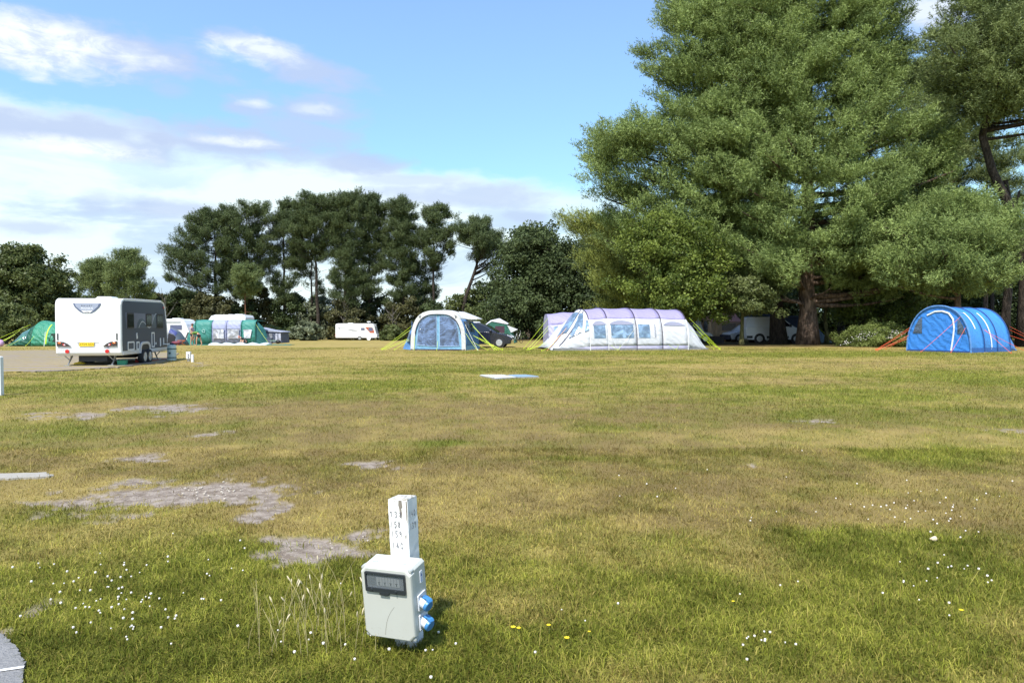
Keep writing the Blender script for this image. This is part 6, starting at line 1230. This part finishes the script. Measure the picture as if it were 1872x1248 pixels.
def croucher():
    J = [(0, 0, .28, .14, .12), (.16, 0, .42, .12, .11), (.36, 0, .55, .14, .12), (.46, 0, .60, .055), (.55, 0, .63, .075, .08), (.60, 0, .63, .078, .085), (.65, 0, .62, .05)]
    E = [(0, 1), (1, 2), (2, 3), (3, 4), (4, 5), (5, 6)]
    for s in (-1, 1):
        n = len(J); J += [(.06, s*.11, .28, .09), (.38, s*.17, .40, .06), (.14, s*.17, .09, .038), (.20, s*.175, .035, .03), (.30, s*.18, .025, .026)]; E += [(0, n), (n, n+1), (n+1, n+2), (n+2, n+3), (n+3, n+4)]
        n = len(J); J += [(.36, s*.19, .52, .052), (.42, s*.24, .30, .042), (.52, s*.14, .13, .028)]; E += [(2, n), (n, n+1), (n+1, n+2)]; hand((.52, s*.14, .13), (.8, -s*.3, -.4), (0, -s, 0), J, E, n+2)
    top = ([(.0, 0, .32, .15, .13), (.17, 0, .44, .14, .12), (.36, 0, .57, .155, .13), (.42, 0, .60, .08), (.36, .19, .53, .07), (.38, .21, .43, .06), (.36, -.19, .53, .07), (.38, -.21, .43, .06)], [(0, 1), (1, 2), (2, 3), (2, 4), (4, 5), (2, 6), (6, 7)])
    sh = ([(0, 0, .28, .15, .13), (.12, .12, .30, .10), (.27, .15, .36, .085), (.12, -.12, .30, .10), (.27, -.15, .36, .085)], [(0, 1), (1, 2), (0, 3), (3, 4)])
    D = 56.3; x = WX(451, D)
    person('person crouching in a dark top on the edge of the white groundsheet', (x, D, gz(x, D)), rad(186), J, E, [('top', *top, fabric('charcoal_top', (.03, .035, .03))), ('shorts', *sh, fabric('black_shorts', (.02, .02, .025)))], (.60, 0, .63), (.8, 0, -.55), mat('hair_short_red', (.40, .17, .13), .6))
croucher()

# ------------------------------------------------------------------ trees
def perp(d):
    a = np.where(np.abs(d[:, 2:3]) < .9, np.array([[0, 0, 1.]]), np.array([[1., 0, 0]]))
    u = np.cross(d, a); u /= np.linalg.norm(u, axis=1, keepdims=True)+1e-9
    return u, np.cross(d, u)
def unit(v): return v/(np.linalg.norm(v, axis=1, keepdims=True)+1e-9)
def needles(C, A, L, nb, bl, bw, tint, rng):
    """shoots at C along A (length L): nb needle blades each"""
    n = len(C); u, w = perp(A)
    t = rng.random((n, nb)); ph = rng.random((n, nb))*2*np.pi
    base = C[:, None, :]+A[:, None, :]*(t*L[:, None])[:, :, None]
    rd = u[:, None, :]*np.cos(ph)[:, :, None]+w[:, None, :]*np.sin(ph)[:, :, None]
    op = .25+.75*rng.random((n, nb)); d = A[:, None, :]*(1.05-op)[:, :, None]+rd*op[:, :, None]
    d = d/np.linalg.norm(d, axis=2, keepdims=True)
    side = np.cross(d, rng.normal(size=(n, nb, 3))); side /= np.linalg.norm(side, axis=2, keepdims=True)+1e-9
    ll = bl*(.7+.6*rng.random((n, nb)))[:, :, None]
    tip = base+d*ll; s = side*bw/2
    V = np.stack([base-s*.8, base+s*.8, tip], 2).reshape(-1, 3)
    T = np.clip(tint[:, None]+rng.normal(0, .10, (n, nb)), 0, 1)
    return V, np.repeat(T.ravel(), 3), 3
def leaves(C, A, size, tint, rng):
    n = len(C); d = unit(A+rng.normal(0, .8, (n, 3))); u, w = perp(d); ph = rng.random(n)*6.28
    a = u*np.cos(ph)[:, None]+w*np.sin(ph)[:, None]; b = np.cross(d, a)
    s = (size*(.6+.8*rng.random(n)))[:, None] if np.ndim(size) == 0 else size[:, None]
    V = np.stack([C-a*s*.55, C+b*s*.34-a*s*.05, C+a*s*.55, C-b*s*.34-a*s*.05], 1).reshape(-1, 3)
    return V, np.repeat(np.clip(tint+rng.normal(0, .12, n), 0, 1), 4), 4
def polymesh(name, V, T, k, material, parent):
    n = len(V)//k; return from_arrays(name, V, np.arange(len(V)), np.full(n, k), material, parent, tint=T)
def tube_np(mb, pts, r0, r1, n=5):
    m = len(pts); mb.tube(pts, [r0+(r1-r0)*i/(m-1) for i in range(m)], n)
def grow(name, label, cat, px, D, prof, leaf, leafm, barkm, tr=.3, nl=40, pads=5, per=30, pr=.7, flat=.55, shoot=(.4, 9, .2, .03), seed=1, lean=(0, 0), h0=None,
         trunk=None, rise=.22, inner=.25, group=None, limb_r=.07, base_z=None, top=None, back=.55, gap=0.0, lcol=(.2, .9), up=.5, droop=0.0, dead=0, depth=.85, shell=0, stretch=1.0, thin=0):
    """prof: rows (y, xleft, xright) of the crown, read off at distance D and given the same depth as width"""
    rng = np.random.default_rng(seed); r = random.Random(seed)
    bx, by = WX(px, D), D; bz = gz(bx, by) if base_z is None else base_z
    rows = sorted([(WZ(y, D)-bz, WX(a, D)-bx, WX(b, D)-bx) for y, a, b in prof])
    H = np.array([q[0] for q in rows]); Lf = np.array([q[1] for q in rows]); Rt = np.array([q[2] for q in rows])
    ht = rows[-1][0] if top is None else top
    t = thing(name, label, cat, (bx, by, bz-.05), 0, group)
    # trunk
    tx = lambda h: np.array([lean[0]*(h/ht)**1.3+.25*tr*math.sin(h*.9+seed), lean[1]*(h/ht)**1.3, h])
    if trunk:
        tp = trunk
        def tx(h):
            for (a, b) in zip(tp[:-1], tp[1:]):
                if a[2] <= h <= b[2]: k = (h-a[2])/(b[2]-a[2]+1e-6); return np.array(a)*(1-k)+np.array(b)*k
            return np.array(tp[-1] if h > tp[-1][2] else tp[0])
    mb = MB(); hs_ = np.linspace(0, ht*.97, 12)
    trad = lambda h: tr*max(.08, (1-h/ht)**.8)*(1+.45*math.exp(-h/(tr*1.6)))
    mb.tube([tx(h) for h in hs_], [trad(h) for h in hs_], 12)
    lo, hi = H[0], H[-1]
    Pc, Pd, Pr = [], [], []
    for i in range(nl):
        h = lo+(hi-lo)*((i+.5+r.uniform(-.5, .5))/nl)
        a, b = np.interp(h, H, Lf), np.interp(h, H, Rt); cx, hw = (a+b)/2, max(.2, (b-a)/2)
        az = (i*2.39996+r.uniform(-.5, .5)) % 6.2832; ca, sa = math.cos(az), math.sin(az)
        if sa > .35 and r.random() > back: az = -az; sa = -sa
        u = r.uniform(.82, 1.03) if r.random() > inner else r.uniform(.35, .8)
        end = np.array([cx+ca*hw*u, sa*hw*depth*u, h+r.uniform(-.2, .2)])
        ln = math.hypot(end[0], end[1]); hs0 = max(.12*ht if h0 is None else h0, min(ht*.95, h-rise*ln+droop*ln))
        st = tx(hs0); mid = st*.45+end*.55+np.array([0, 0, (-.10 if droop <= 0 else .12)*ln])
        bez = [st*(1-k)**2+mid*2*k*(1-k)+end*k*k for k in np.linspace(0, 1, 6)]
        tube_np(mb, bez, min(trad(hs0)*.55, limb_r*(.5+ln*.12)), .012+.003*ln, 5)
        if r.random() < gap or r.random() < thin*max(0, 1-(h-lo)/(.55*(hi-lo))): continue
        for j in range(pads):
            k = 1-.62*(j/pads)**1.1 if j else 1.0
            p = st*(1-k)**2+mid*2*k*(1-k)+end*k*k
            off = np.array([r.gauss(0, 1), r.gauss(0, 1), r.gauss(0, .4)])*pr*(.25 if j == 0 else .95)
            off[0] *= min(1, hw/(pr*2)); q = p+off
            if j and r.random() < .7: tube_np(mb, [p, (p+q)/2+np.array([0, 0, -.05]), q], .03, .008, 4)
            Pc.append(q); Pd.append(unit(np.array([[q[0]-st[0]*.5, q[1], up*max(1, ln)*.9]]))[0]); Pr.append(pr*r.uniform(.65, 1.25)*min(1, .45+hw/(pr*4)))
    hw_all = np.maximum(.2, (Rt-Lf)/2)
    nper = 8 if D < 75 else 4
    for i in range(shell//nper):
        for _ in range(20):
            h = r.uniform(lo, hi); a, b = np.interp(h, H, Lf), np.interp(h, H, Rt)
            if r.random() < max(.3, (b-a)/2/hw_all.max())*(1-1.6*thin*max(0, 1-(h-lo)/(.55*(hi-lo)))): break
        cx, hw = (a+b)/2, max(.2, (b-a)/2); az = r.uniform(-math.pi, math.pi)
        if math.sin(az) > .3 and r.random() > back: az = -az
        lump = float(vnoise(np.array([az*2.2+seed]), np.array([h*.55]), seed))
        u = (.70+.36*lump)*r.uniform(.86, 1.04) if r.random() < .72 else r.uniform(.3, .75)
        q = np.array([cx+math.cos(az)*hw*u, math.sin(az)*hw*depth*u, h+r.uniform(-.3, .3)]); ln = math.hypot(q[0]-cx, q[1])
        rv = np.array([q[0]-cx, q[1], 0]); rv /= np.linalg.norm(rv)+1e-6; tv = np.array([-rv[1], rv[0], 0]); Rb = pr*(2.6 if D < 75 else 1.7)*r.uniform(.7, 1.25)*min(1, .3+hw/(pr*7)); slope_ = r.uniform(.05, .95)
        for k_ in range(nper):
            aa, rr_ = r.uniform(-2.2, 2.2), Rb*math.sqrt(r.random()) if k_ else 0
            qq = q+rv*(math.cos(aa)*rr_-Rb*.35)+tv*math.sin(aa)*rr_*.95+np.array([0, 0, slope_*math.cos(aa)*rr_+r.gauss(0, .22 if D > 75 else .42)])
            Pc.append(qq); Pd.append(unit(np.array([[rv[0]+tv[0]*math.sin(aa)*.6, rv[1]+tv[1]*math.sin(aa)*.6, up*.55]]))[0]); Pr.append(pr*r.uniform(.6, 1.1)*min(1, .45+hw/(pr*4)))
        if r.random() < .3:
            ax = tx(max(.1, h-.25*ln)); e = q*.55+ax*.45; tube_np(mb, [e, (e+q)/2+np.array([0, 0, -.12]), q], .045, .01, 4)
    Pc.append(tx(ht*.98)+np.array([0, 0, -.1])); Pd.append(np.array([0, 0, 1.])); Pr.append(pr*.6)
    for i in range(dead):
        h = r.uniform(.15, .6)*ht; az = r.random()*6.28; s0 = tx(h); ln = r.uniform(.5, 1.6)*tr*6; e = s0+np.array([math.cos(az)*ln, math.sin(az)*ln, r.uniform(-.1, .3)*ln])
        tube_np(mb, [s0, (s0+e)/2, e], .03, .008, 4)
    mb.build('trunk', barkm, t, smooth=True, fix=False)
    Pc = np.array(Pc); Pd = np.array(Pd); Pr = np.array(Pr); m = len(Pc)
    idx = np.repeat(np.arange(m), per); n = len(idx)
    s = unit(rng.normal(size=(n, 3)))*(rng.random(n)**.45)[:, None]; s[:, 2] *= flat
    C = Pc[idx]+s*Pr[idx][:, None]+Pd[idx]*((s*Pd[idx]).sum(1)*(stretch-1)*Pr[idx])[:, None]
    A = unit(Pd[idx]*.9+s*1.0+rng.normal(0, .3, (n, 3))+np.array([0, 0, up*.5]))
    padt = rng.random(m)
    tint = np.clip(lcol[0]+(lcol[1]-lcol[0])*(padt[idx]*.6+.4*rng.random(n)), 0, 1)
    if leaf == 'needle':
        V, T, k = needles(C, A, shoot[0]*(.6+.8*rng.random(n)), shoot[1], shoot[2], shoot[3], tint, rng)
    else:
        V, T, k = leaves(C, A, shoot[0], tint, rng)
    polymesh('crown', V, T, k, leafm, t)
    return t
B_dark = barkmat('bark_dark', (.022, .018, .015), (.085, .068, .055)); B_pine = barkmat('bark_pine', (.05, .036, .028), (.24, .17, .125), 2.2)
B_red = barkmat('bark_orange', (.10, .05, .03), (.30, .15, .09), 3); B_grey = barkmat('bark_grey', (.10, .09, .08), (.30, .28, .24), 4); B_moss = barkmat('bark_moss', (.05, .05, .02), (.20, .19, .08), 4)
F_bush = leafmat('leaves_bush', (.07, .10, .02), (.24, .29, .08), .3, .5)
N_far = leafmat('needles_far', (.030, .052, .020), (.15, .19, .075), .15); N_near = leafmat('needles_near', (.038, .070, .020), (.375, .475, .155), .16)
N_yel = leafmat('needles_yellow', (.06, .090, .022), (.40, .45, .12), .16); N_dk = leafmat('needles_dark', (.038, .062, .022), (.27, .33, .12), .18)
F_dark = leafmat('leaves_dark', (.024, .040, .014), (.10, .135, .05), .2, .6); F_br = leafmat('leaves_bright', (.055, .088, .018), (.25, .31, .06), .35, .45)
F_mid = leafmat('leaves_mid', (.05, .07, .02), (.17, .20, .07), .28, .45); F_olive = leafmat('leaves_olive', (.05, .055, .022), (.15, .145, .06), .25, .5); F_grey = leafmat('leaves_grey', (.09, .11, .06), (.26, .29, .18), .25, .5)
FP = dict(leaf='needle', leafm=N_far, barkm=B_dark, pr=.66, flat=.75, per=34, shoot=(.55, 8, .30, .080), shell=44, stretch=1.5, thin=.72, pads=6, rise=.25, up=2.2, group='tall pines beyond the field', limb_r=.05)
def far(label, px, D, prof, nl, **k):
    a = dict(FP); a.update(k); return grow('pine_tree', label, 'pine tree', px, D+14, prof, nl=nl, **a)
far('leftmost tall dark pine of the far belt, with feathery low branches reaching left', 395, 104, [(390, 375, 398), (405, 342, 412), (430, 325, 430), (455, 313, 435), (478, 290, 432), (500, 302, 432), (530, 325, 430), (565, 335, 430)], 85, tr=.35, seed=1)
far('broad dark pine above the green and grey awning', 452, 106, [(375, 455, 482), (388, 412, 497), (415, 402, 508), (455, 398, 505), (500, 395, 502), (545, 410, 490)], 85, tr=.35, seed=2)
far('dark pine between the broad pine above the awning and the tall flat topped pine', 520, 108, [(370, 528, 545), (390, 512, 552), (425, 500, 560), (475, 498, 562), (520, 500, 555), (555, 505, 550)], 60, tr=.3, seed=3, gap=.12)
far('tall flat topped pine with two bare dark trunks side by side', 582, 103, [(361, 562, 600), (375, 545, 614), (398, 533, 622), (425, 520, 625), (448, 532, 615), (470, 545, 602)], 60, tr=.33, seed=4, lean=(-.8, 0))
far('slim pine standing just left of the bare trunked flat topped pine', 570, 107, [(405, 548, 592), (430, 540, 600), (465, 540, 600), (500, 545, 600), (535, 548, 590)], 26, tr=.22, seed=14, gap=.25)
far('tallest round topped pine in the middle of the far belt', 632, 102, [(356, 628, 662), (367, 607, 669), (400, 604, 676), (440, 604, 676), (480, 610, 672), (520, 608, 672), (560, 612, 664)], 85, tr=.38, seed=5)
far('narrow pine right of the tallest round topped one', 676, 104, [(360, 672, 690), (378, 664, 706), (420, 662, 712), (470, 664, 708), (510, 664, 702), (548, 652, 700)], 62, tr=.28, seed=6)
far('spire topped pine standing behind the blue and white awning tent', 738, 103, [(366, 724, 745), (385, 716, 756), (420, 710, 763), (460, 702, 766), (490, 700, 762), (530, 708, 758), (565, 712, 752)], 75, tr=.34, seed=7)
far('open crowned pine with a pair of thin trunks and sky showing through', 792, 103, [(380, 784, 806), (394, 768, 823), (420, 764, 834), (450, 768, 833), (475, 770, 824), (500, 768, 815)], 46, tr=.28, seed=8, lean=(.2, 0), gap=.08)
far('low limbed smaller pine beside the pair of thin trunks', 776, 106, [(480, 745, 800), (515, 745, 805), (550, 750, 800), (580, 750, 800)], 20, tr=.2, seed=18, gap=.2)
far('umbrella shaped pine with a leaning forked trunk right of the gap of sky', 846, 100, [(401, 868, 890), (414, 836, 902), (430, 830, 930), (448, 828, 940), (466, 848, 938), (478, 860, 925)], 44, tr=.42, seed=9, limb_r=.1, h0=6.2,
    trunk=[(0, 0, 0), (.1, 0, 5.6), (.9, 0, 8.0), (2.2, 0, 11.5), (2.9, 0, 16.2)], gap=.05, rise=.5)
far('left of two small pines growing behind the grey and white caravan', 190, 100, [(481, 170, 196), (498, 152, 206), (522, 145, 214), (545, 150, 205)], 26, tr=.2, seed=10, leafm=N_dk, gap=.1)
far('right of two small pines growing behind the grey and white caravan', 237, 98, [(462, 220, 242), (480, 206, 256), (500, 200, 277), (528, 195, 283), (556, 200, 282), (580, 200, 280)], 48, tr=.24, seed=11, leafm=N_dk)
far('young pine with a bare orange trunk right behind the awning', 449, 84, [(487, 440, 460), (500, 434, 468), (520, 432, 470), (540, 436, 462)], 14, tr=.14, seed=12, barkm=B_red, leafm=N_dk, pr=.6, dead=9, top=8.8, group=None)
# broadleaved belt
FL = dict(leaf='leaf', barkm=B_grey, flat=.75, per=75, pads=5, rise=.5, up=.3)
def leafy(name, label, px, D, prof, nl, leafm, size, cat='tree', **k):
    a = dict(FL); a.update(k); return grow(name, label, cat, px, D, prof, leafm=leafm, nl=nl, shoot=(size,), **a)
g1 = 'broadleaved trees at the left edge'
leafy('broadleaf_tree', 'tallest olive green tree of the clump behind the green tunnel tent', 45, 82, [(455, 28, 62), (468, 5, 86), (490, -15, 102), (530, -20, 112), (570, -20, 115), (600, -10, 112)], 70, F_mid, .30, tr=.3, seed=21, pr=1.1, lcol=(0, .6), per=110)
leafy('broadleaf_tree', 'dark tree at the left picture edge behind the tunnel tent', -25, 84, [(478, -60, 10), (510, -80, 25), (560, -90, 30), (600, -80, 25)], 40, F_dark, .32, tr=.3, seed=22, pr=1.2, lcol=(.3, 1))
leafy('birch_tree', 'thin grey stemmed birch on the right end of the left clump', 112, 84, [(500, 95, 132), (515, 86, 137), (545, 80, 138), (575, 80, 145), (605, 80, 150)], 44, F_mid, .26, tr=.14, seed=23, pr=.9, dead=5, lcol=(0, .6))
leafy('bush', 'rounded olive bush behind the left end of the tunnel tent', 12, 66, [(556, 0, 28), (568, -15, 42), (590, -22, 46), (612, -20, 42)], 26, F_mid, .2, 'bush', tr=.12, seed=24, pr=.6, lcol=(.2, .9), per=130)
rb = random.Random(4)
bl = [(158, 545, 30, F_dark, 'dark bush showing over the left half of the grey caravan roof'), (215, 552, 38, F_olive, 'olive bush low behind the caravan roof'), (290, 540, 42, F_olive, 'olive scrub right of the grey and white caravan'),
      (340, 535, 40, F_dark, 'dark scrub above the small white caravan'), (388, 545, 36, F_olive, 'olive brown scrub above the long awning'), (432, 560, 40, F_dark, 'dark scrub behind the awning roof'),
      (484, 530, 44, F_olive, 'brown green scrub between the awning and the round pale willow'), (536, 540, 36, F_dark, 'dark thicket left of the round pale willow'), (588, 548, 36, F_grey, 'round pale willow bush under the bare trunked pine'),
      (560, 590, 26, F_grey, 'small pale bush at the foot of the round pale willow'), (640, 552, 40, F_olive, 'olive thicket behind the far white caravan'), (690, 548, 40, F_dark, 'dark thicket right of the far white caravan'),
      (742, 552, 42, F_olive, 'olive scrub left behind the blue and white awning tent'), (800, 560, 40, F_dark, 'dark scrub right above the blue and white awning tent'), (850, 548, 38, F_mid, 'green bush under the umbrella shaped pine'),
      (898, 520, 48, F_mid, 'light speckled green bush above the black car'), (716, 596, 18, F_mid, 'low green bush at the front of the far white caravan'), (500, 598, 26, F_mid, 'low sunlit green bush right of the awning end')]
for i, (px, y, w, m_, l) in enumerate(bl):
    near = y > 585; D = 104 if near else rb.uniform(115, 126)
    leafy('bush', l, px, D, [(y-4, px-w*.4, px+w*.35), (y+8, px-w*.85, px+w*.8), (y+30, px-w, px+w), (616, px-w, px+w)] if not near else [(y, px-w*.5, px+w*.5), (y+10, px-w, px+w), (618, px-w, px+w)], 26 if not near else 16, m_, .34, 'bush', tr=.12, seed=40+i,
          pr=.95 if not near else .5, per=110, lcol=(.0, .8), group='bushes under the far pines', dead=6)
# dark broadleaves between the far belt and the big pines
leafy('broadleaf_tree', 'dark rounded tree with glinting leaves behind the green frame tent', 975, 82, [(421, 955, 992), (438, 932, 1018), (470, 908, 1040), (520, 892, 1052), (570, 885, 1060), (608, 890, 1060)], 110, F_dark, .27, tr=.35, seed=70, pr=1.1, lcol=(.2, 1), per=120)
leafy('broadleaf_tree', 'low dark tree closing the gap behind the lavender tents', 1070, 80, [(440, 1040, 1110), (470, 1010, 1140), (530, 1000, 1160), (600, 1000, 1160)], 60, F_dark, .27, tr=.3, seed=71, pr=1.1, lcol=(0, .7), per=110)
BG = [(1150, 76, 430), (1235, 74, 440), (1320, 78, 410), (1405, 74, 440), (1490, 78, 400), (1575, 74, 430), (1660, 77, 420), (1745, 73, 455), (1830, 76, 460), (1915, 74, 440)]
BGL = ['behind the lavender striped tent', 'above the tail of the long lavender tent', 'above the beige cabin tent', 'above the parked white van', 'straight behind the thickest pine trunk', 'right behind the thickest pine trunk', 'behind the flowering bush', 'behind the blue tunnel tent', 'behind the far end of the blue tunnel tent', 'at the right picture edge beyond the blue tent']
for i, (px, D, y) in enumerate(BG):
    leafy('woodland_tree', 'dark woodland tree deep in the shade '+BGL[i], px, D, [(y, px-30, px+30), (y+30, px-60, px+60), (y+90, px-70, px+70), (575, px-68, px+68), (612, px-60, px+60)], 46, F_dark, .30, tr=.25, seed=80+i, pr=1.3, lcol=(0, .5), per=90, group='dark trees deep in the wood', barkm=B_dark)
# the big pines on the right
BP = dict(leaf='needle', leafm=N_near, barkm=B_pine, pr=.68, flat=.6, per=50, shoot=(.48, 8, .20, .058), shell=150, stretch=1.7, pads=7, rise=.2, up=1.3, limb_r=.16)
def big(label, px, D, prof, nl, **k):
    a = dict(BP); a.update(k); return grow('pine_tree', label, 'pine tree', px, D, prof, nl=nl, **a)
big('huge pine with the thick pale barked trunk right of the white van', 1475, 52, [(-70, 1340, 1600), (0, 1310, 1645), (40, 1300, 1650), (110, 1290, 1632), (200, 1280, 1670), (250, 1275, 1735), (300, 1270, 1755), (345, 1270, 1750), (400, 1280, 1735), (450, 1290, 1720), (500, 1300, 1710), (545, 1330, 1640)], 110, tr=.62, seed=101, h0=3.0, inner=.35, depth=.5, shell=1500, back=.3, thin=.22)
big('huge pine with dark trunk hiding the white van rear, boughs reaching far left', 1421, 54, [(-70, 1250, 1480), (0, 1215, 1480), (60, 1196, 1480), (108, 1178, 1480), (150, 1188, 1470), (200, 1196, 1470), (215, 1140, 1470), (250, 1095, 1470), (285, 1052, 1470), (320, 1066, 1460), (360, 1080, 1450), (400, 1102, 1440), (440, 1112, 1430), (480, 1150, 1430), (530, 1260, 1440)], 110, tr=.5, seed=102, h0=3.5, barkm=B_dark, inner=.35, depth=.48, shell=1500, back=.3, thin=.12)
big('low yellowish pine with a long bough pointing left over the lavender tents', 1180, 63, [(403, 1016, 1090), (425, 1050, 1150), (455, 1062, 1200), (495, 1078, 1260), (535, 1095, 1280), (572, 1100, 1270)], 60, tr=.3, seed=103, leafm=N_yel, h0=1.6, pr=.7)
leafy('broadleaf_tree', 'bright green leafy tree above the long lavender tent', 1240, 51, [(395, 1150, 1230), (425, 1132, 1300), (480, 1128, 1335), (530, 1138, 1342), (566, 1170, 1335)], 64, F_br, .17, tr=.18, seed=104, pr=.75, lcol=(0, .9), per=120, barkm=B_moss)
leafy('broadleaf_tree', 'small green leafy tree with a slim trunk in front of the white van', 1357, 50.5, [(505, 1335, 1390), (525, 1312, 1412), (545, 1315, 1418), (558, 1330, 1395)], 28, F_mid, .15, tr=.17, seed=105, pr=.5, lcol=(.3, 1), per=130, barkm=B_moss, h0=1.7)
big('yellow green pine standing right behind the blue tunnel tent', 1748, 47, [(375, 1690, 1780), (398, 1650, 1805), (425, 1625, 1822), (465, 1600, 1838), (500, 1600, 1830), (514, 1640, 1815)], 60, tr=.27, seed=106, leafm=N_near, pr=.7, h0=2.6, rise=.3, gap=.1)
big('tall pine at the right picture edge with a dark bent limb against the sky', 1874, 48, [(-90, 1790, 2020), (0, 1752, 2020), (40, 1715, 2020), (80, 1690, 2020), (120, 1692, 2010), (170, 1725, 2000), (215, 1765, 2000)], 95, tr=.42, seed=107, barkm=B_dark, shell=420, h0=7.5, leafm=N_dk,
    trunk=[(0, 0, 0), (-.1, 0, 6.5), (-.8, 0, 8.6), (-2.6, 0, 12.2), (-3.2, 0, 14.5), (-2.6, 0, 17), (-1.2, 0, 22), (0, 0, 26)], rise=.35, lcol=(.3, 1))
big('slender pine filling the gap between the huge pine and the edge pine', 1690, 66, [(118, 1640, 1712), (165, 1618, 1740), (240, 1615, 1755), (340, 1640, 1770), (420, 1660, 1770), (480, 1650, 1770)], 60, tr=.3, seed=108, leafm=N_dk, pr=.75, shell=240, lcol=(.3, 1))
leafy('broadleaf_tree', 'ivy green understorey tree right of the thickest trunk', 1590, 54, [(345, 1560, 1660), (400, 1520, 1690), (470, 1500, 1710), (530, 1505, 1700), (572, 1530, 1680)], 70, F_br, .17, tr=.2, seed=109, pr=.8, lcol=(0, .7), per=110, barkm=B_moss)
big('lower bough filled pine between the thick trunk and the blue tent', 1560, 58, [(450, 1500, 1620), (480, 1480, 1690), (520, 1490, 1700), (550, 1520, 1680)], 34, tr=.2, seed=110, leafm=N_yel, pr=.65, h0=2.4)
big('thin open pine behind the dark bent limb', 1800, 62, [(240, 1790, 1850), (300, 1780, 1880), (380, 1780, 1890), (450, 1770, 1880), (500, 1770, 1880)], 26, tr=.22, seed=111, leafm=N_dk, gap=.2, pr=.6, shell=110)
def bole(label, px, D, r0, h, m_, seed):
    r = random.Random(seed); x, y = WX(px, D), D; t = thing('tree', label, 'tree', (x, y, gz(x, y)-.05), 0, 'bare trunks in the shade of the wood')
    mb = MB(); mb.tube([(r.uniform(-.1, .1)*k, 0, h*k/6) for k in range(7)], [r0*(1.35 if k == 0 else 1-.08*k) for k in range(7)], 10); b = mb
    for i in range(9):
        z = r.uniform(.35, 1)*h; a = r.random()*6.28; l = r.uniform(.6, 2.2); e = (math.cos(a)*l, math.sin(a)*l, z+r.uniform(.1, .8)); b.tube([(0, 0, z), (e[0]*.5, e[1]*.5, z+.1), e], [.04, .025, .008], 4)
    b.build('trunk', m_, t, smooth=True, fix=False)
for i, a in enumerate([('short mossy trunk just right of the thickest pine trunk', 1512, 54, .16, 6, B_moss), ('dark double trunk in the shade right of the mossy one', 1537, 62, .3, 9, B_dark), ('slim trunk left of the flowering bush', 1556, 64, .12, 8, B_moss), ('grey trunk behind the flowering bush', 1603, 63, .3, 10, B_dark),
                       ('thick dark trunk right behind the blue tunnel tent roof', 1838, 52, .33, 12, B_dark), ('dark trunk showing over the back of the blue tunnel tent', 1812, 60, .18, 11, B_dark), ('dark trunk behind the beige cabin tent', 1287, 62, .4, 8, B_dark), ('slender trunk at the far right beyond the blue tent', 1862, 56, .14, 12, B_dark), ('thin pale trunk between bush and blue tent', 1640, 58, .1, 8, B_moss)]):
    bole(a[0], a[1], a[2], a[3], a[4], a[5], 300+i)
# flowering bramble bush and low ground cover at the wood's edge
leafy('bush', 'low flowering bush with white blossom left of the blue tunnel tent', 1600, 48.5, [(597, 1575, 1635), (604, 1552, 1650), (616, 1538, 1658), (627, 1535, 1660)], 60, F_bush, .10, 'bush', tr=.05, seed=130, pr=.38, per=130, lcol=(0, 1), h0=.1)
bu = MB(); r_ = random.Random(3)
for i in range(420):
    px = r_.gauss(1595, 30); bx = WX(px, 48.5); k = (px-1597)/62; 
    if abs(k) > 1: continue
    top = 1.22*math.sqrt(1-k*k)*r_.uniform(.45, 1.02); bu.ball((bx, 48.5-1.9*math.sqrt(max(0, 1-k*k))*math.sqrt(max(0, 1-(top/1.3)**2))+r_.uniform(-.2, .2), top), r_.uniform(.02, .04), 5)
tag(bu.build('blossom', M_clover, fix=False), 'white blossom dotted over the bush left of the blue tunnel tent', 'blossom', kind='stuff')
def dead_tree(px, D, h, seed, label):
    r = random.Random(seed); x, y = WX(px, D), D; t = thing('dead_tree', label, 'dead tree', (x, y, gz(x, y)), 0)
    mb = MB(); mb.tube([(0, 0, 0), (.1, 0, h*.5), (.3, 0, h)], [.09, .07, .02], 6)
    for i in range(16):
        z = h*r.uniform(.3, .95); a = r.random()*6.28; l = h*r.uniform(.1, .35); mb.tube([(.1, 0, z), (math.cos(a)*l*.5, math.sin(a)*l*.5, z+l*.5), (math.cos(a)*l, math.sin(a)*l, z+l*1.2)], [.05, .03, .015], 4)
    mb.build('trunk', B_grey, t, fix=False)
dead_tree(628, 115, 7.0, 1, 'bare grey dead tree above the far white caravan'); dead_tree(300, 92, 5.6, 2, 'bare pale sapling right of the grey caravan'); dead_tree(716, 112, 4.4, 4, 'thin bare tree left of the blue and white awning tent')
